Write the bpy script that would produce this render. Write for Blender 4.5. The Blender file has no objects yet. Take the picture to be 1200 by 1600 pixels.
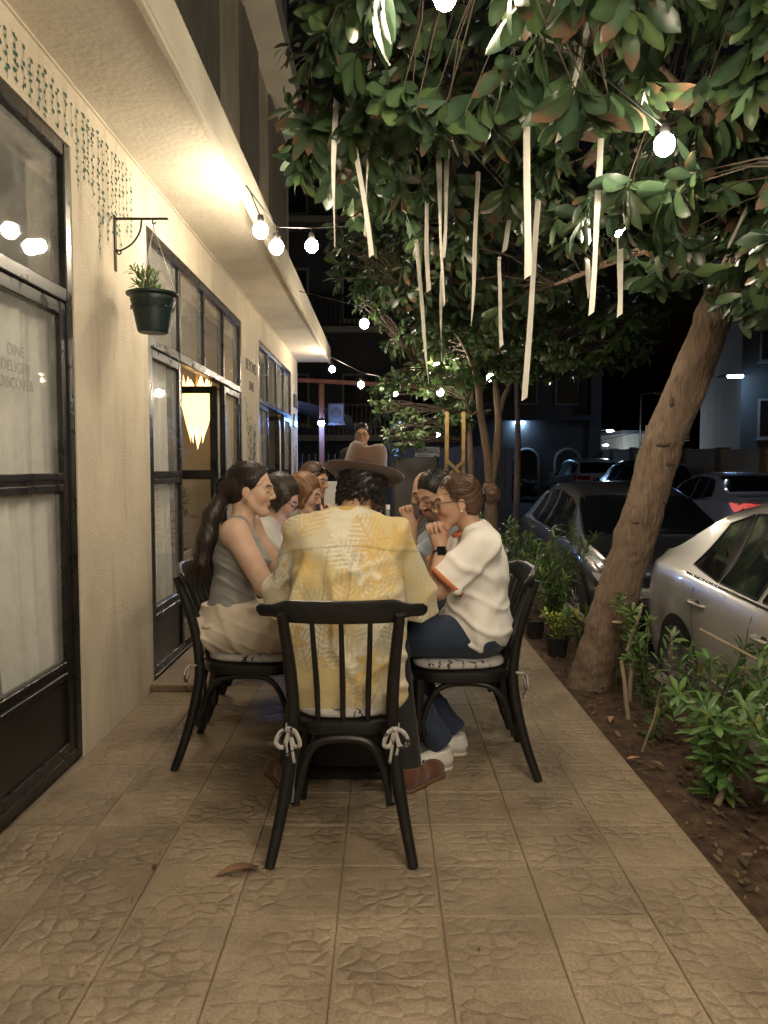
import bpy, bmesh, math, random
import numpy as np
from mathutils import Vector, Matrix, Euler, Quaternion, noise as mnoise

# ------------------------------------------------------------------ camera
F_PX, CAM_H = 1202.0, 1.32
PITCH = math.atan(70.0 / F_PX)
scene = bpy.context.scene
C = scene.collection
cam_data = bpy.data.cameras.new('camera')
cam = bpy.data.objects.new('camera', cam_data)
C.objects.link(cam)
cam.location = (0, 0, CAM_H)
cam.rotation_euler = (math.pi / 2 - PITCH, 0, 0)
cam_data.sensor_fit = 'VERTICAL'
cam_data.sensor_height = 24.0
cam_data.lens = F_PX / 1600.0 * 24.0
cam_data.clip_start = 0.05
cam_data.clip_end = 2000
scene.camera = cam

# ------------------------------------------------------------------ night sky, moonlight, exposure
world = bpy.data.worlds.new('World')
scene.world = world
world.use_nodes = True
wn = world.node_tree.nodes
wl = world.node_tree.links
wn.clear()
sky = wn.new('ShaderNodeTexSky')
sky.sky_type = 'NISHITA'
sky.sun_disc = False
sky.sun_elevation = math.radians(-4.5)
sky.sun_rotation = math.radians(150)
bg = wn.new('ShaderNodeBackground')
bg.inputs['Strength'].default_value = 0.15
wo = wn.new('ShaderNodeOutputWorld')
wl.new(sky.outputs[0], bg.inputs[0])
wl.new(bg.outputs[0], wo.inputs[0])
sun_data = bpy.data.lights.new('moon', 'SUN')
sun_data.energy = 0.012
sun_data.angle = math.radians(0.5)
sun_data.color = (0.75, 0.85, 1.0)
sun = bpy.data.objects.new('moon', sun_data)
sun.rotation_euler = (math.radians(40), 0, math.radians(150))
C.objects.link(sun)
scene.view_settings.view_transform = 'Standard'
scene.view_settings.look = 'None'
scene.view_settings.exposure = 1.12
scene.view_settings.gamma = 1.0
scene.view_settings.use_curve_mapping = False
scene.render.engine = 'CYCLES'
cy = scene.cycles
cy.use_denoising = True
cy.max_bounces = 7
cy.diffuse_bounces = 4
cy.glossy_bounces = 3
cy.transmission_bounces = 4
cy.transparent_max_bounces = 12
cy.caustics_reflective = False
cy.caustics_refractive = False
cy.sample_clamp_indirect = 4.0
cy.use_light_tree = True

# ------------------------------------------------------------------ pixel helpers (1200x1600 photo)
_F = np.array([0, math.cos(PITCH), -math.sin(PITCH)])
_U = np.array([0, math.sin(PITCH), math.cos(PITCH)])
def ray(u, v):
    return _F + np.array([1.0, 0, 0]) * ((u - 600) / F_PX) + _U * ((800 - v) / F_PX)
def at(u, v, d):                      # point on the pixel ray at distance y = d
    r = ray(u, v); return Vector((r * (d / r[1])).tolist()) + Vector((0, 0, CAM_H))
def ground(u, v, z=0.0):              # point on the pixel ray at height z
    r = ray(u, v); t = (z - CAM_H) / r[2]; return Vector((r * t).tolist()) + Vector((0, 0, CAM_H))
R = math.radians
rng = random.Random(7)

# ------------------------------------------------------------------ object helpers
def obj(name, mesh, mat=None, parent=None, loc=None, rot=None):
    o = bpy.data.objects.new(name, mesh)
    C.objects.link(o)
    if mat is not None and mesh is not None and len(mesh.materials) == 0:
        for m in (mat if isinstance(mat, (list, tuple)) else [mat]):
            mesh.materials.append(m)
    if parent is not None: o.parent = parent
    if loc is not None: o.location = loc
    if rot is not None: o.rotation_euler = rot
    return o
def tag(o, label=None, cat=None, group=None, kind=None):
    if label: o['label'] = label
    if cat: o['category'] = cat
    if group: o['group'] = group
    if kind: o['kind'] = kind
    return o
def thing(name, label, cat, loc=(0, 0, 0), rotz=0, group=None):
    o = bpy.data.objects.new(name, None)
    C.objects.link(o)
    o.empty_display_size = 0.1
    o.location = loc; o.rotation_euler = (0, 0, rotz)
    return tag(o, label, cat, group)
def copy_tree(o, parent=None):
    c = o.copy(); C.objects.link(c); c.parent = parent
    for ch in list(o.children): copy_tree(ch, c)
    return c
def mesh_from(name, V, Fc, smooth=True, cols=None):
    me = bpy.data.meshes.new(name)
    V = np.asarray(V, dtype=np.float32).reshape(-1, 3)
    if isinstance(Fc, np.ndarray):
        n, k = Fc.shape
        me.vertices.add(len(V)); me.vertices.foreach_set('co', V.ravel())
        me.loops.add(n * k); me.loops.foreach_set('vertex_index', Fc.astype(np.int32).ravel())
        me.polygons.add(n)
        me.polygons.foreach_set('loop_start', np.arange(0, n * k, k, dtype=np.int32))
        me.update(calc_edges=True)
    else:
        me.from_pydata(V.tolist(), [], Fc); me.update()
    if smooth: me.polygons.foreach_set('use_smooth', np.ones(len(me.polygons), dtype=bool))
    if cols is not None:
        a = me.color_attributes.new('Col', 'FLOAT_COLOR', 'POINT')
        cc = np.ones((len(V), 4), dtype=np.float32); cc[:, :3] = cols
        a.data.foreach_set('color', cc.ravel())
    return me

class MB:                              # collects simple shapes into one mesh
    def __init__(s): s.v = []; s.f = []; s.c = []
    def add(s, V, Fc, col=None):
        n = len(s.v); s.v.extend([tuple(p) for p in V]); s.f.extend([tuple(i + n for i in f) for f in Fc])
        s.c.extend([col or (1, 1, 1)] * len(V)); return s
    def box(s, lo, hi, M=None, b=0.0, col=None):
        lo = Vector(lo); hi = Vector(hi)
        if b <= 0:
            V = [Vector((x, y, z)) for x in (lo.x, hi.x) for y in (lo.y, hi.y) for z in (lo.z, hi.z)]
            Fc = [(0, 1, 3, 2), (4, 6, 7, 5), (0, 4, 5, 1), (2, 3, 7, 6), (0, 2, 6, 4), (1, 5, 7, 3)]
        else:                          # chamfered box
            V = []; Fc = []
            idx = {}
            for a in (0, 1):
                for bb in (0, 1):
                    for c in (0, 1):
                        P = [(lo, hi)[a].x, (lo, hi)[bb].y, (lo, hi)[c].z]
                        S = [b if a == 0 else -b, b if bb == 0 else -b, b if c == 0 else -b]
                        for ax in range(3):
                            q = [P[i] + (0 if i == ax else S[i]) for i in range(3)]
                            idx[(a, bb, c, ax)] = len(V); V.append(Vector(q))
            for ax in range(3):
                o1, o2 = [i for i in range(3) if i != ax]
                for sd in (0, 1):
                    loop = []
                    for k in ((0, 0), (1, 0), (1, 1), (0, 1)):
                        t = [0, 0, 0]; t[ax] = sd; t[o1] = k[0]; t[o2] = k[1]
                        loop.append(idx[(*t, ax)])
                    flip = (sd == 0) ^ (ax == 1)
                    Fc.append(tuple(loop[::-1] if flip else loop))
            for ax in range(3):
                o1, o2 = [i for i in range(3) if i != ax]
                for k in ((0, 0), (1, 0), (1, 1), (0, 1)):
                    t0 = [0, 0, 0]; t0[o1] = k[0]; t0[o2] = k[1]; t1 = list(t0); t1[ax] = 1
                    Fc.append((idx[(*t0, o1)], idx[(*t0, o2)], idx[(*t1, o2)], idx[(*t1, o1)]))
            for t in [(a, b2, c) for a in (0, 1) for b2 in (0, 1) for c in (0, 1)]:
                Fc.append((idx[(*t, 0)], idx[(*t, 1)], idx[(*t, 2)]))
        if M is not None: V = [M @ p for p in V]
        return s.add(V, Fc, col)
    def tube(s, pts, rad, n=8, cap=True, flat=1.0, up=None, col=None):
        pts = [Vector(p) for p in pts]
        if not isinstance(rad, (list, tuple)): rad = [rad] * len(pts)
        V = []; Fc = []
        t0 = (pts[1] - pts[0]).normalized()
        ref = Vector(up) if up is not None else (Vector((0, 0, 1)) if abs(t0.z) < 0.9 else Vector((1, 0, 0)))
        nrm = (ref - t0 * ref.dot(t0)).normalized()
        for i, p in enumerate(pts):
            a = pts[max(i - 1, 0)]; b = pts[min(i + 1, len(pts) - 1)]
            t = (b - a).normalized()
            nrm = (nrm - t * nrm.dot(t)).normalized()
            bn = t.cross(nrm)
            for k in range(n):
                an = 2 * math.pi * k / n
                V.append(p + (nrm * math.cos(an) * flat + bn * math.sin(an)) * rad[i])
        for i in range(len(pts) - 1):
            for k in range(n):
                Fc.append((i * n + k, i * n + (k + 1) % n, (i + 1) * n + (k + 1) % n, (i + 1) * n + k))
        if cap:
            Fc.append(tuple(range(n))[::-1]); Fc.append(tuple((len(pts) - 1) * n + k for k in range(n)))
        return s.add(V, Fc, col)
    def lathe(s, prof, center=(0, 0, 0), n=20, M=None, col=None):      # prof: (r, z)
        V = []; Fc = []; c = Vector(center)
        for r, z in prof:
            for k in range(n):
                a = 2 * math.pi * k / n
                V.append(Vector((r * math.cos(a), r * math.sin(a), z)))
        if M is not None: V = [M @ p for p in V]
        V = [p + c for p in V]
        for i in range(len(prof) - 1):
            for k in range(n):
                Fc.append((i * n + k, i * n + (k + 1) % n, (i + 1) * n + (k + 1) % n, (i + 1) * n + k))
        return s.add(V, Fc, col)
    def prism(s, poly, d, M=None, col=None):          # poly in xy, extruded 0..d in z
        n = len(poly)
        V = [Vector((x, y, 0)) for x, y in poly] + [Vector((x, y, d)) for x, y in poly]
        Fc = [tuple(range(n))[::-1], tuple(range(n, 2 * n))] + [(i, (i + 1) % n, n + (i + 1) % n, n + i) for i in range(n)]
        if M is not None: V = [M @ p for p in V]
        return s.add(V, Fc, col)
    def ball(s, c, r, n=10, m=7, M=None, col=None):
        c = Vector(c); r = (r, r, r) if not isinstance(r, (list, tuple)) else r
        V = [Vector((0, 0, r[2]))]; Fc = []
        for j in range(1, m):
            th = math.pi * j / m
            for k in range(n):
                a = 2 * math.pi * k / n
                V.append(Vector((r[0] * math.sin(th) * math.cos(a), r[1] * math.sin(th) * math.sin(a), r[2] * math.cos(th))))
        V.append(Vector((0, 0, -r[2])))
        for k in range(n): Fc.append((0, 1 + k, 1 + (k + 1) % n))
        for j in range(m - 2):
            for k in range(n):
                a = 1 + j * n + k; b = 1 + j * n + (k + 1) % n
                Fc.append((a, a + n, b + n, b))
        L = len(V) - 1; o = 1 + (m - 2) * n
        for k in range(n): Fc.append((o + k, L, o + (k + 1) % n))
        if M is not None: V = [M @ p for p in V]
        return s.add([p + c for p in V], Fc, col)
    def mesh(s, name, smooth=False, angle=None):
        me = bpy.data.meshes.new(name)
        me.from_pydata([tuple(p) for p in s.v], [], s.f); me.update()
        bm = bmesh.new(); bm.from_mesh(me); bmesh.ops.recalc_face_normals(bm, faces=bm.faces); bm.to_mesh(me); bm.free()
        if any(c != (1, 1, 1) for c in s.c):
            a = me.color_attributes.new('Col', 'FLOAT_COLOR', 'POINT')
            cc = np.ones((len(s.v), 4), dtype=np.float32); cc[:, :3] = s.c
            a.data.foreach_set('color', cc.ravel())
        if smooth:
            me.polygons.foreach_set('use_smooth', np.ones(len(me.polygons), dtype=bool))
            if angle: me.set_sharp_from_angle(angle=R(angle))
        return me
    def build(s, name, mat, parent=None, smooth=False, angle=None, loc=None, rot=None):
        return obj(name, s.mesh(name, smooth, angle), mat, parent, loc, rot)

def smooth_path(pts, n=6):             # Catmull-Rom through points
    P = [Vector(p) for p in pts]; out = []
    for i in range(len(P) - 1):
        p0 = P[max(i - 1, 0)]; p1 = P[i]; p2 = P[i + 1]; p3 = P[min(i + 2, len(P) - 1)]
        for k in range(n):
            t = k / n
            out.append(0.5 * ((2 * p1) + (p2 - p0) * t + (2 * p0 - 5 * p1 + 4 * p2 - p3) * t * t + (3 * p1 - p0 - 3 * p2 + p3) * t ** 3))
    out.append(P[-1]); return out
def lerps(vals, m):                    # resample list of scalars to m entries
    return np.interp(np.linspace(0, len(vals) - 1, m), range(len(vals)), vals).tolist()
def text_mesh(body, size, extrude=0.001, align='LEFT', spacing=1.0):
    cu = bpy.data.curves.new('text', 'FONT'); cu.body = body; cu.size = size; cu.extrude = extrude
    cu.align_x = align; cu.space_line = spacing; cu.resolution_u = 3
    o = bpy.data.objects.new('tmp', cu); C.objects.link(o)
    dg = bpy.context.evaluated_depsgraph_get()
    me = bpy.data.meshes.new_from_object(o.evaluated_get(dg))
    bpy.data.objects.remove(o); bpy.data.curves.remove(cu)
    me.materials.clear()
    return me

# ------------------------------------------------------------------ materials
MATS = {}
def mat(name, base=(0.5, 0.5, 0.5), rough=0.6, metal=0.0, var=0.0, vscale=6.0, bump=0.0, bscale=60.0, spec=0.5,
        coat=0.0, col=False, coords='Object', stretch=(1, 1, 1), second=None, trans=0.0, sheen=0.0, bdist=0.004, detail=4, rvar=0.0, objvar=0.0):
    if name in MATS: return MATS[name]
    m = bpy.data.materials.new(name); MATS[name] = m; m.use_nodes = True
    nt = m.node_tree; N = nt.nodes; L = nt.links
    P = N['Principled BSDF']
    P.inputs['Roughness'].default_value = rough
    P.inputs['Metallic'].default_value = metal
    P.inputs['Specular IOR Level'].default_value = spec
    P.inputs['Coat Weight'].default_value = coat
    P.inputs['Coat Roughness'].default_value = 0.08
    P.inputs['Sheen Weight'].default_value = sheen
    P.inputs['Base Color'].default_value = (*base, 1)
    tc = N.new('ShaderNodeTexCoord'); mp = N.new('ShaderNodeMapping')
    mp.inputs['Scale'].default_value = stretch
    L.new(tc.outputs[coords], mp.inputs[0])
    src = None
    if col:
        a = N.new('ShaderNodeVertexColor'); a.layer_name = 'Col'; src = a.outputs[0]
    if var > 0 or second is not None:
        nz = N.new('ShaderNodeTexNoise'); nz.inputs['Scale'].default_value = vscale; nz.inputs['Detail'].default_value = 6
        nz.inputs['Roughness'].default_value = 0.62
        L.new(mp.outputs[0], nz.inputs[0])
        if second is not None:
            mx = N.new('ShaderNodeMix'); mx.data_type = 'RGBA'
            rp = N.new('ShaderNodeMapRange'); rp.inputs[1].default_value = 0.38; rp.inputs[2].default_value = 0.66
            L.new(nz.outputs[0], rp.inputs[0]); L.new(rp.outputs[0], mx.inputs[0])
            mx.inputs[6].default_value = (*base, 1); mx.inputs[7].default_value = (*second, 1)
            src = mx.outputs[2]
        if var > 0:
            hs = N.new('ShaderNodeHueSaturation')
            r2 = N.new('ShaderNodeMapRange'); r2.inputs[1].default_value = 0.25; r2.inputs[2].default_value = 0.75
            r2.inputs[3].default_value = 1 - var; r2.inputs[4].default_value = 1 + var
            L.new(nz.outputs[0], r2.inputs[0]); L.new(r2.outputs[0], hs.inputs['Value'])
            if src is not None: L.new(src, hs.inputs['Color'])
            else: hs.inputs['Color'].default_value = (*base, 1)
            src = hs.outputs[0]
        if rvar > 0:
            r3 = N.new('ShaderNodeMapRange'); r3.inputs[1].default_value = 0.3; r3.inputs[2].default_value = 0.7
            r3.inputs[3].default_value = max(0.02, rough - rvar); r3.inputs[4].default_value = min(1, rough + rvar)
            L.new(nz.outputs[0], r3.inputs[0]); L.new(r3.outputs[0], P.inputs['Roughness'])
    if objvar > 0:
        oi = N.new('ShaderNodeObjectInfo'); h2 = N.new('ShaderNodeHueSaturation')
        r4 = N.new('ShaderNodeMapRange'); r4.inputs[3].default_value = 1 - objvar; r4.inputs[4].default_value = 1 + objvar
        L.new(oi.outputs['Random'], r4.inputs[0]); L.new(r4.outputs[0], h2.inputs['Value'])
        if src is not None: L.new(src, h2.inputs['Color'])
        else: h2.inputs['Color'].default_value = (*base, 1)
        src = h2.outputs[0]
    if src is not None: L.new(src, P.inputs['Base Color'])
    if bump > 0:
        nb = N.new('ShaderNodeTexNoise'); nb.inputs['Scale'].default_value = bscale; nb.inputs['Detail'].default_value = detail
        L.new(mp.outputs[0], nb.inputs[0])
        bp = N.new('ShaderNodeBump'); bp.inputs['Strength'].default_value = bump; bp.inputs['Distance'].default_value = bdist
        L.new(nb.outputs[0], bp.inputs['Height']); L.new(bp.outputs[0], P.inputs['Normal'])
    if trans > 0:
        out = N['Material Output']
        tr = N.new('ShaderNodeBsdfTranslucent'); ms = N.new('ShaderNodeMixShader'); ms.inputs[0].default_value = trans
        if src is not None: L.new(src, tr.inputs[0])
        else: tr.inputs[0].default_value = (*base, 1)
        L.new(P.outputs[0], ms.inputs[1]); L.new(tr.outputs[0], ms.inputs[2]); L.new(ms.outputs[0], out.inputs[0])
    return m
def emit(name, color, strength):
    if name in MATS: return MATS[name]
    m = bpy.data.materials.new(name); MATS[name] = m; m.use_nodes = True
    P = m.node_tree.nodes['Principled BSDF']
    P.inputs['Base Color'].default_value = (0.8, 0.8, 0.8, 1)
    P.inputs['Emission Color'].default_value = (*color, 1); P.inputs['Emission Strength'].default_value = strength
    return m
def glass(name, tint=(0.985, 0.99, 0.985), haze=0.06, rough=0.03, smear=True, hcol=(0.75, 0.75, 0.72)):
    # thin dusty pane: clear pass-through, fresnel reflection and a little diffuse film
    m = bpy.data.materials.new(name); MATS[name] = m; m.use_nodes = True
    nt = m.node_tree; N = nt.nodes; L = nt.links; N.clear()
    out = N.new('ShaderNodeOutputMaterial')
    tr = N.new('ShaderNodeBsdfTransparent'); tr.inputs[0].default_value = (*tint, 1)
    gl = N.new('ShaderNodeBsdfGlossy'); gl.inputs['Roughness'].default_value = rough
    df = N.new('ShaderNodeBsdfDiffuse'); df.inputs[0].default_value = (*hcol, 1)
    fr = N.new('ShaderNodeFresnel'); fr.inputs[0].default_value = 1.5
    m1 = N.new('ShaderNodeMixShader'); m2 = N.new('ShaderNodeMixShader')
    ge = N.new('ShaderNodeNewGeometry'); iv = N.new('ShaderNodeMath'); iv.operation = 'SUBTRACT'; iv.inputs[0].default_value = 1.0
    mf = N.new('ShaderNodeMath'); mf.operation = 'MULTIPLY'; L.new(ge.outputs['Backfacing'], iv.inputs[1]); L.new(iv.outputs[0], mf.inputs[0]); L.new(fr.outputs[0], mf.inputs[1])
    L.new(mf.outputs[0], m1.inputs[0]); L.new(tr.outputs[0], m1.inputs[1]); L.new(gl.outputs[0], m1.inputs[2])
    if smear:
        tc = N.new('ShaderNodeTexCoord'); nz = N.new('ShaderNodeTexNoise'); nz.inputs['Scale'].default_value = 4.0
        nz.inputs['Detail'].default_value = 5; nz.inputs['Distortion'].default_value = 2.2
        L.new(tc.outputs['Object'], nz.inputs[0])
        mr = N.new('ShaderNodeMapRange'); mr.inputs[1].default_value = 0.35; mr.inputs[2].default_value = 0.75
        mr.inputs[3].default_value = haze * 0.75; mr.inputs[4].default_value = haze * 1.5
        L.new(nz.outputs[0], mr.inputs[0]); L.new(mr.outputs[0], m2.inputs[0])
    else: m2.inputs[0].default_value = haze
    L.new(m1.outputs[0], m2.inputs[1]); L.new(df.outputs[0], m2.inputs[2]); L.new(m2.outputs[0], out.inputs[0])
    return m
# ================================================================== SETTING
WALL_X = -1.375
EDGE_X = 1.091
def ground_z(y): return -0.33 + 0.021 * max(0.0, y - 14.0)

m_asphalt = mat('asphalt', (0.05, 0.05, 0.053), 0.75, var=0.25, vscale=1.5, bump=0.5, bscale=90)
m_concrete = mat('concrete', (0.30, 0.27, 0.23), 0.85, var=0.18, vscale=5, bump=0.4, bscale=50)
m_soil = mat('soil', (0.058, 0.032, 0.019), 0.95, var=0.4, vscale=14, bump=1.0, bscale=70, bdist=0.012, second=(0.095, 0.058, 0.034), detail=8)
m_black_metal = mat('black_painted_steel', (0.012, 0.011, 0.010), 0.32, var=0.3, vscale=9, bump=0.08, bscale=120, rvar=0.12)
m_black_panel = mat('black_sheet_metal', (0.014, 0.012, 0.011), 0.38, var=0.3, vscale=3, rvar=0.1)

def stucco(name, base, stain, scale=1.0, drip=(7.0, 7.0, 0.9)):
    m = bpy.data.materials.new(name); m.use_nodes = True
    N = m.node_tree.nodes; L = m.node_tree.links; P = N['Principled BSDF']
    P.inputs['Roughness'].default_value = 0.92; P.inputs['Specular IOR Level'].default_value = 0.2
    tc = N.new('ShaderNodeTexCoord')
    mp = N.new('ShaderNodeMapping'); mp.inputs['Scale'].default_value = drip
    L.new(tc.outputs['Object'], mp.inputs[0])
    n1 = N.new('ShaderNodeTexNoise'); n1.inputs['Scale'].default_value = 1.0; n1.inputs['Detail'].default_value = 7; n1.inputs['Roughness'].default_value = 0.65
    L.new(mp.outputs[0], n1.inputs[0])
    r1 = N.new('ShaderNodeMapRange'); r1.inputs[1].default_value = 0.52; r1.inputs[2].default_value = 0.72
    L.new(n1.outputs[0], r1.inputs[0])
    n2 = N.new('ShaderNodeTexNoise'); n2.inputs['Scale'].default_value = 2.3; n2.inputs['Detail'].default_value = 6
    L.new(tc.outputs['Object'], n2.inputs[0])
    mx = N.new('ShaderNodeMix'); mx.data_type = 'RGBA'; mx.inputs[6].default_value = (*base, 1); mx.inputs[7].default_value = (*stain, 1)
    mul = N.new('ShaderNodeMath'); mul.operation = 'MULTIPLY'; L.new(r1.outputs[0], mul.inputs[0]); L.new(n2.outputs[0], mul.inputs[1])
    L.new(mul.outputs[0], mx.inputs[0])
    hs = N.new('ShaderNodeHueSaturation'); r2 = N.new('ShaderNodeMapRange')
    r2.inputs[1].default_value = 0.3; r2.inputs[2].default_value = 0.7; r2.inputs[3].default_value = 0.90; r2.inputs[4].default_value = 1.08
    L.new(n2.outputs[0], r2.inputs[0]); L.new(r2.outputs[0], hs.inputs['Value']); L.new(mx.outputs[2], hs.inputs['Color'])
    L.new(hs.outputs[0], P.inputs['Base Color'])
    n3 = N.new('ShaderNodeTexNoise'); n3.inputs['Scale'].default_value = 95 * scale; n3.inputs['Detail'].default_value = 3
    L.new(tc.outputs['Object'], n3.inputs[0])
    n4 = N.new('ShaderNodeTexNoise'); n4.inputs['Scale'].default_value = 11; n4.inputs['Detail'].default_value = 3
    L.new(tc.outputs['Object'], n4.inputs[0])
    ad = N.new('ShaderNodeMath'); ad.operation = 'MULTIPLY_ADD'; ad.inputs[1].default_value = 0.8
    L.new(n4.outputs[0], ad.inputs[0]); L.new(n3.outputs[0], ad.inputs[2])
    bp = N.new('ShaderNodeBump'); bp.inputs['Strength'].default_value = 0.75; bp.inputs['Distance'].default_value = 0.007
    L.new(ad.outputs[0], bp.inputs['Height']); L.new(bp.outputs[0], P.inputs['Normal'])
    return m
m_stucco = stucco('beige_stucco', (0.64, 0.57, 0.45), (0.34, 0.28, 0.19))
m_soffit = stucco('painted_soffit', (0.70, 0.645, 0.53), (0.54, 0.48, 0.37), 0.35, (2.5, 1.2, 2.5))

def tile_material():
    m = bpy.data.materials.new('embossed_paving_tile'); m.use_nodes = True
    N = m.node_tree.nodes; L = m.node_tree.links; P = N['Principled BSDF']
    P.inputs['Specular IOR Level'].default_value = 0.35
    tc = N.new('ShaderNodeTexCoord'); oi = N.new('ShaderNodeObjectInfo')
    # same mould for all tiles, turned by quarter turns through a random offset
    ml = N.new('ShaderNodeVectorMath'); ml.operation = 'SCALE'; ml.inputs[0].default_value = (13.0, 7.0, 0.0)
    fl = N.new('ShaderNodeMath'); fl.operation = 'MULTIPLY'; fl.inputs[1].default_value = 5.0
    f2 = N.new('ShaderNodeMath'); f2.operation = 'FLOOR'
    L.new(oi.outputs['Random'], fl.inputs[0]); L.new(fl.outputs[0], f2.inputs[0]); L.new(f2.outputs[0], ml.inputs['Scale'])
    ad = N.new('ShaderNodeVectorMath'); L.new(tc.outputs['Object'], ad.inputs[0]); L.new(ml.outputs[0], ad.inputs[1])
    nd = N.new('ShaderNodeTexNoise'); nd.inputs['Scale'].default_value = 14; nd.inputs['Detail'].default_value = 1
    L.new(ad.outputs[0], nd.inputs[0])
    sc = N.new('ShaderNodeVectorMath'); sc.operation = 'SCALE'; sc.inputs['Scale'].default_value = 0.05
    L.new(nd.outputs['Color'], sc.inputs[0])
    a2 = N.new('ShaderNodeVectorMath'); L.new(ad.outputs[0], a2.inputs[0]); L.new(sc.outputs[0], a2.inputs[1])
    mp = N.new('ShaderNodeMapping'); mp.inputs['Scale'].default_value = (1.0, 1.25, 0.0)
    L.new(a2.outputs[0], mp.inputs[0])
    vo = N.new('ShaderNodeTexVoronoi'); vo.feature = 'DISTANCE_TO_EDGE'; vo.inputs['Scale'].default_value = 15.0
    vo.inputs['Randomness'].default_value = 0.85; vo.voronoi_dimensions = '2D'
    L.new(mp.outputs[0], vo.inputs['Vector'])
    g0 = N.new('ShaderNodeMapRange'); g0.interpolation_type = 'SMOOTHSTEP'
    g0.inputs[1].default_value = 0.0; g0.inputs[2].default_value = 0.065
    L.new(vo.outputs['Distance'], g0.inputs[0])
    # the relief is worn away in places and stops short of the tile's plain border
    nw = N.new('ShaderNodeTexNoise'); nw.inputs['Scale'].default_value = 3.4; nw.inputs['Detail'].default_value = 4
    gp0 = N.new('ShaderNodeNewGeometry'); L.new(gp0.outputs['Position'], nw.inputs[0])
    wr_ = N.new('ShaderNodeMapRange'); wr_.inputs[1].default_value = 0.36; wr_.inputs[2].default_value = 0.60; wr_.inputs[3].default_value = 0.12; wr_.inputs[4].default_value = 1.0
    L.new(nw.outputs[0], wr_.inputs[0])
    ab = N.new('ShaderNodeVectorMath'); ab.operation = 'ABSOLUTE'; L.new(tc.outputs['Object'], ab.inputs[0])
    sx_ = N.new('ShaderNodeSeparateXYZ'); L.new(ab.outputs[0], sx_.inputs[0])
    mxm = N.new('ShaderNodeMath'); mxm.operation = 'MAXIMUM'; L.new(sx_.outputs[0], mxm.inputs[0]); L.new(sx_.outputs[1], mxm.inputs[1])
    eb = N.new('ShaderNodeMapRange'); eb.inputs[1].default_value = 0.141; eb.inputs[2].default_value = 0.134; L.new(mxm.outputs[0], eb.inputs[0])
    mk = N.new('ShaderNodeMath'); mk.operation = 'MULTIPLY'; L.new(wr_.outputs[0], mk.inputs[0]); L.new(eb.outputs[0], mk.inputs[1])
    gr = N.new('ShaderNodeMix'); gr.data_type = 'FLOAT'; gr.inputs[2].default_value = 1.0
    g1 = N.new('ShaderNodeMapRange'); g1.interpolation_type = 'SMOOTHSTEP'; g1.inputs[1].default_value = 0.0; g1.inputs[2].default_value = 0.30
    L.new(vo.outputs['Distance'], g1.inputs[0])
    g2 = N.new('ShaderNodeMath'); g2.operation = 'MULTIPLY_ADD'; g2.inputs[1].default_value = 0.9; L.new(g1.outputs[0], g2.inputs[0])
    g3 = N.new('ShaderNodeMath'); g3.operation = 'MULTIPLY'; g3.inputs[1].default_value = 0.42; L.new(g0.outputs[0], g3.inputs[0]); L.new(g3.outputs[0], g2.inputs[2])
    L.new(mk.outputs[0], gr.inputs[0]); L.new(g2.outputs[0], gr.inputs[3])
    # colour: worn cement, dirt in large patches laid across the tiles
    nz = N.new('ShaderNodeTexNoise'); nz.inputs['Scale'].default_value = 2.2; nz.inputs['Detail'].default_value = 8; nz.inputs['Roughness'].default_value = 0.68
    geo = N.new('ShaderNodeNewGeometry'); L.new(geo.outputs['Position'], nz.inputs[0])
    cr = N.new('ShaderNodeValToRGB')
    cr.color_ramp.elements[0].position = 0.28; cr.color_ramp.elements[0].color = (0.165, 0.125, 0.085, 1)
    cr.color_ramp.elements[1].position = 0.68; cr.color_ramp.elements[1].color = (0.38, 0.305, 0.215, 1)
    L.new(nz.outputs[0], cr.inputs[0])
    n5 = N.new('ShaderNodeTexNoise'); n5.inputs['Scale'].default_value = 110; n5.inputs['Detail'].default_value = 5
    L.new(geo.outputs['Position'], n5.inputs[0])
    # groove tone factor, kept even with the tile face
    hs = N.new('ShaderNodeHueSaturation'); mr = N.new('ShaderNodeMapRange'); mr.inputs[3].default_value = 1.0; mr.inputs[4].default_value = 1.0
    L.new(gr.outputs[0], mr.inputs[0])
    r4 = N.new('ShaderNodeMapRange'); r4.inputs[3].default_value = 0.86; r4.inputs[4].default_value = 1.12; L.new(oi.outputs['Random'], r4.inputs[0])
    mu = N.new('ShaderNodeMath'); mu.operation = 'MULTIPLY'; L.new(mr.outputs[0], mu.inputs[0]); L.new(r4.outputs[0], mu.inputs[1])
    r5 = N.new('ShaderNodeMapRange'); r5.inputs[1].default_value = .3; r5.inputs[2].default_value = .7; r5.inputs[3].default_value = 0.72; r5.inputs[4].default_value = 1.22; L.new(n5.outputs[0], r5.inputs[0])
    m3 = N.new('ShaderNodeMath'); m3.operation = 'MULTIPLY'; L.new(mu.outputs[0], m3.inputs[0]); L.new(r5.outputs[0], m3.inputs[1])
    L.new(m3.outputs[0], hs.inputs['Value']); L.new(cr.outputs[0], hs.inputs['Color']); L.new(hs.outputs[0], P.inputs['Base Color'])
    rr = N.new('ShaderNodeMapRange'); rr.inputs[1].default_value = .3; rr.inputs[2].default_value = .7; rr.inputs[3].default_value = 0.36; rr.inputs[4].default_value = 0.62
    L.new(nz.outputs[0], rr.inputs[0]); L.new(rr.outputs[0], P.inputs['Roughness'])
    sm = N.new('ShaderNodeMath'); sm.operation = 'MULTIPLY_ADD'; sm.inputs[1].default_value = 0.14
    L.new(n5.outputs[0], sm.inputs[0]); L.new(gr.outputs[0], sm.inputs[2])
    bp = N.new('ShaderNodeBump'); bp.inputs['Strength'].default_value = 1.0; bp.inputs['Distance'].default_value = 0.0052
    L.new(sm.outputs[0], bp.inputs['Height']); L.new(bp.outputs[0], P.inputs['Normal'])
    return m
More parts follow.
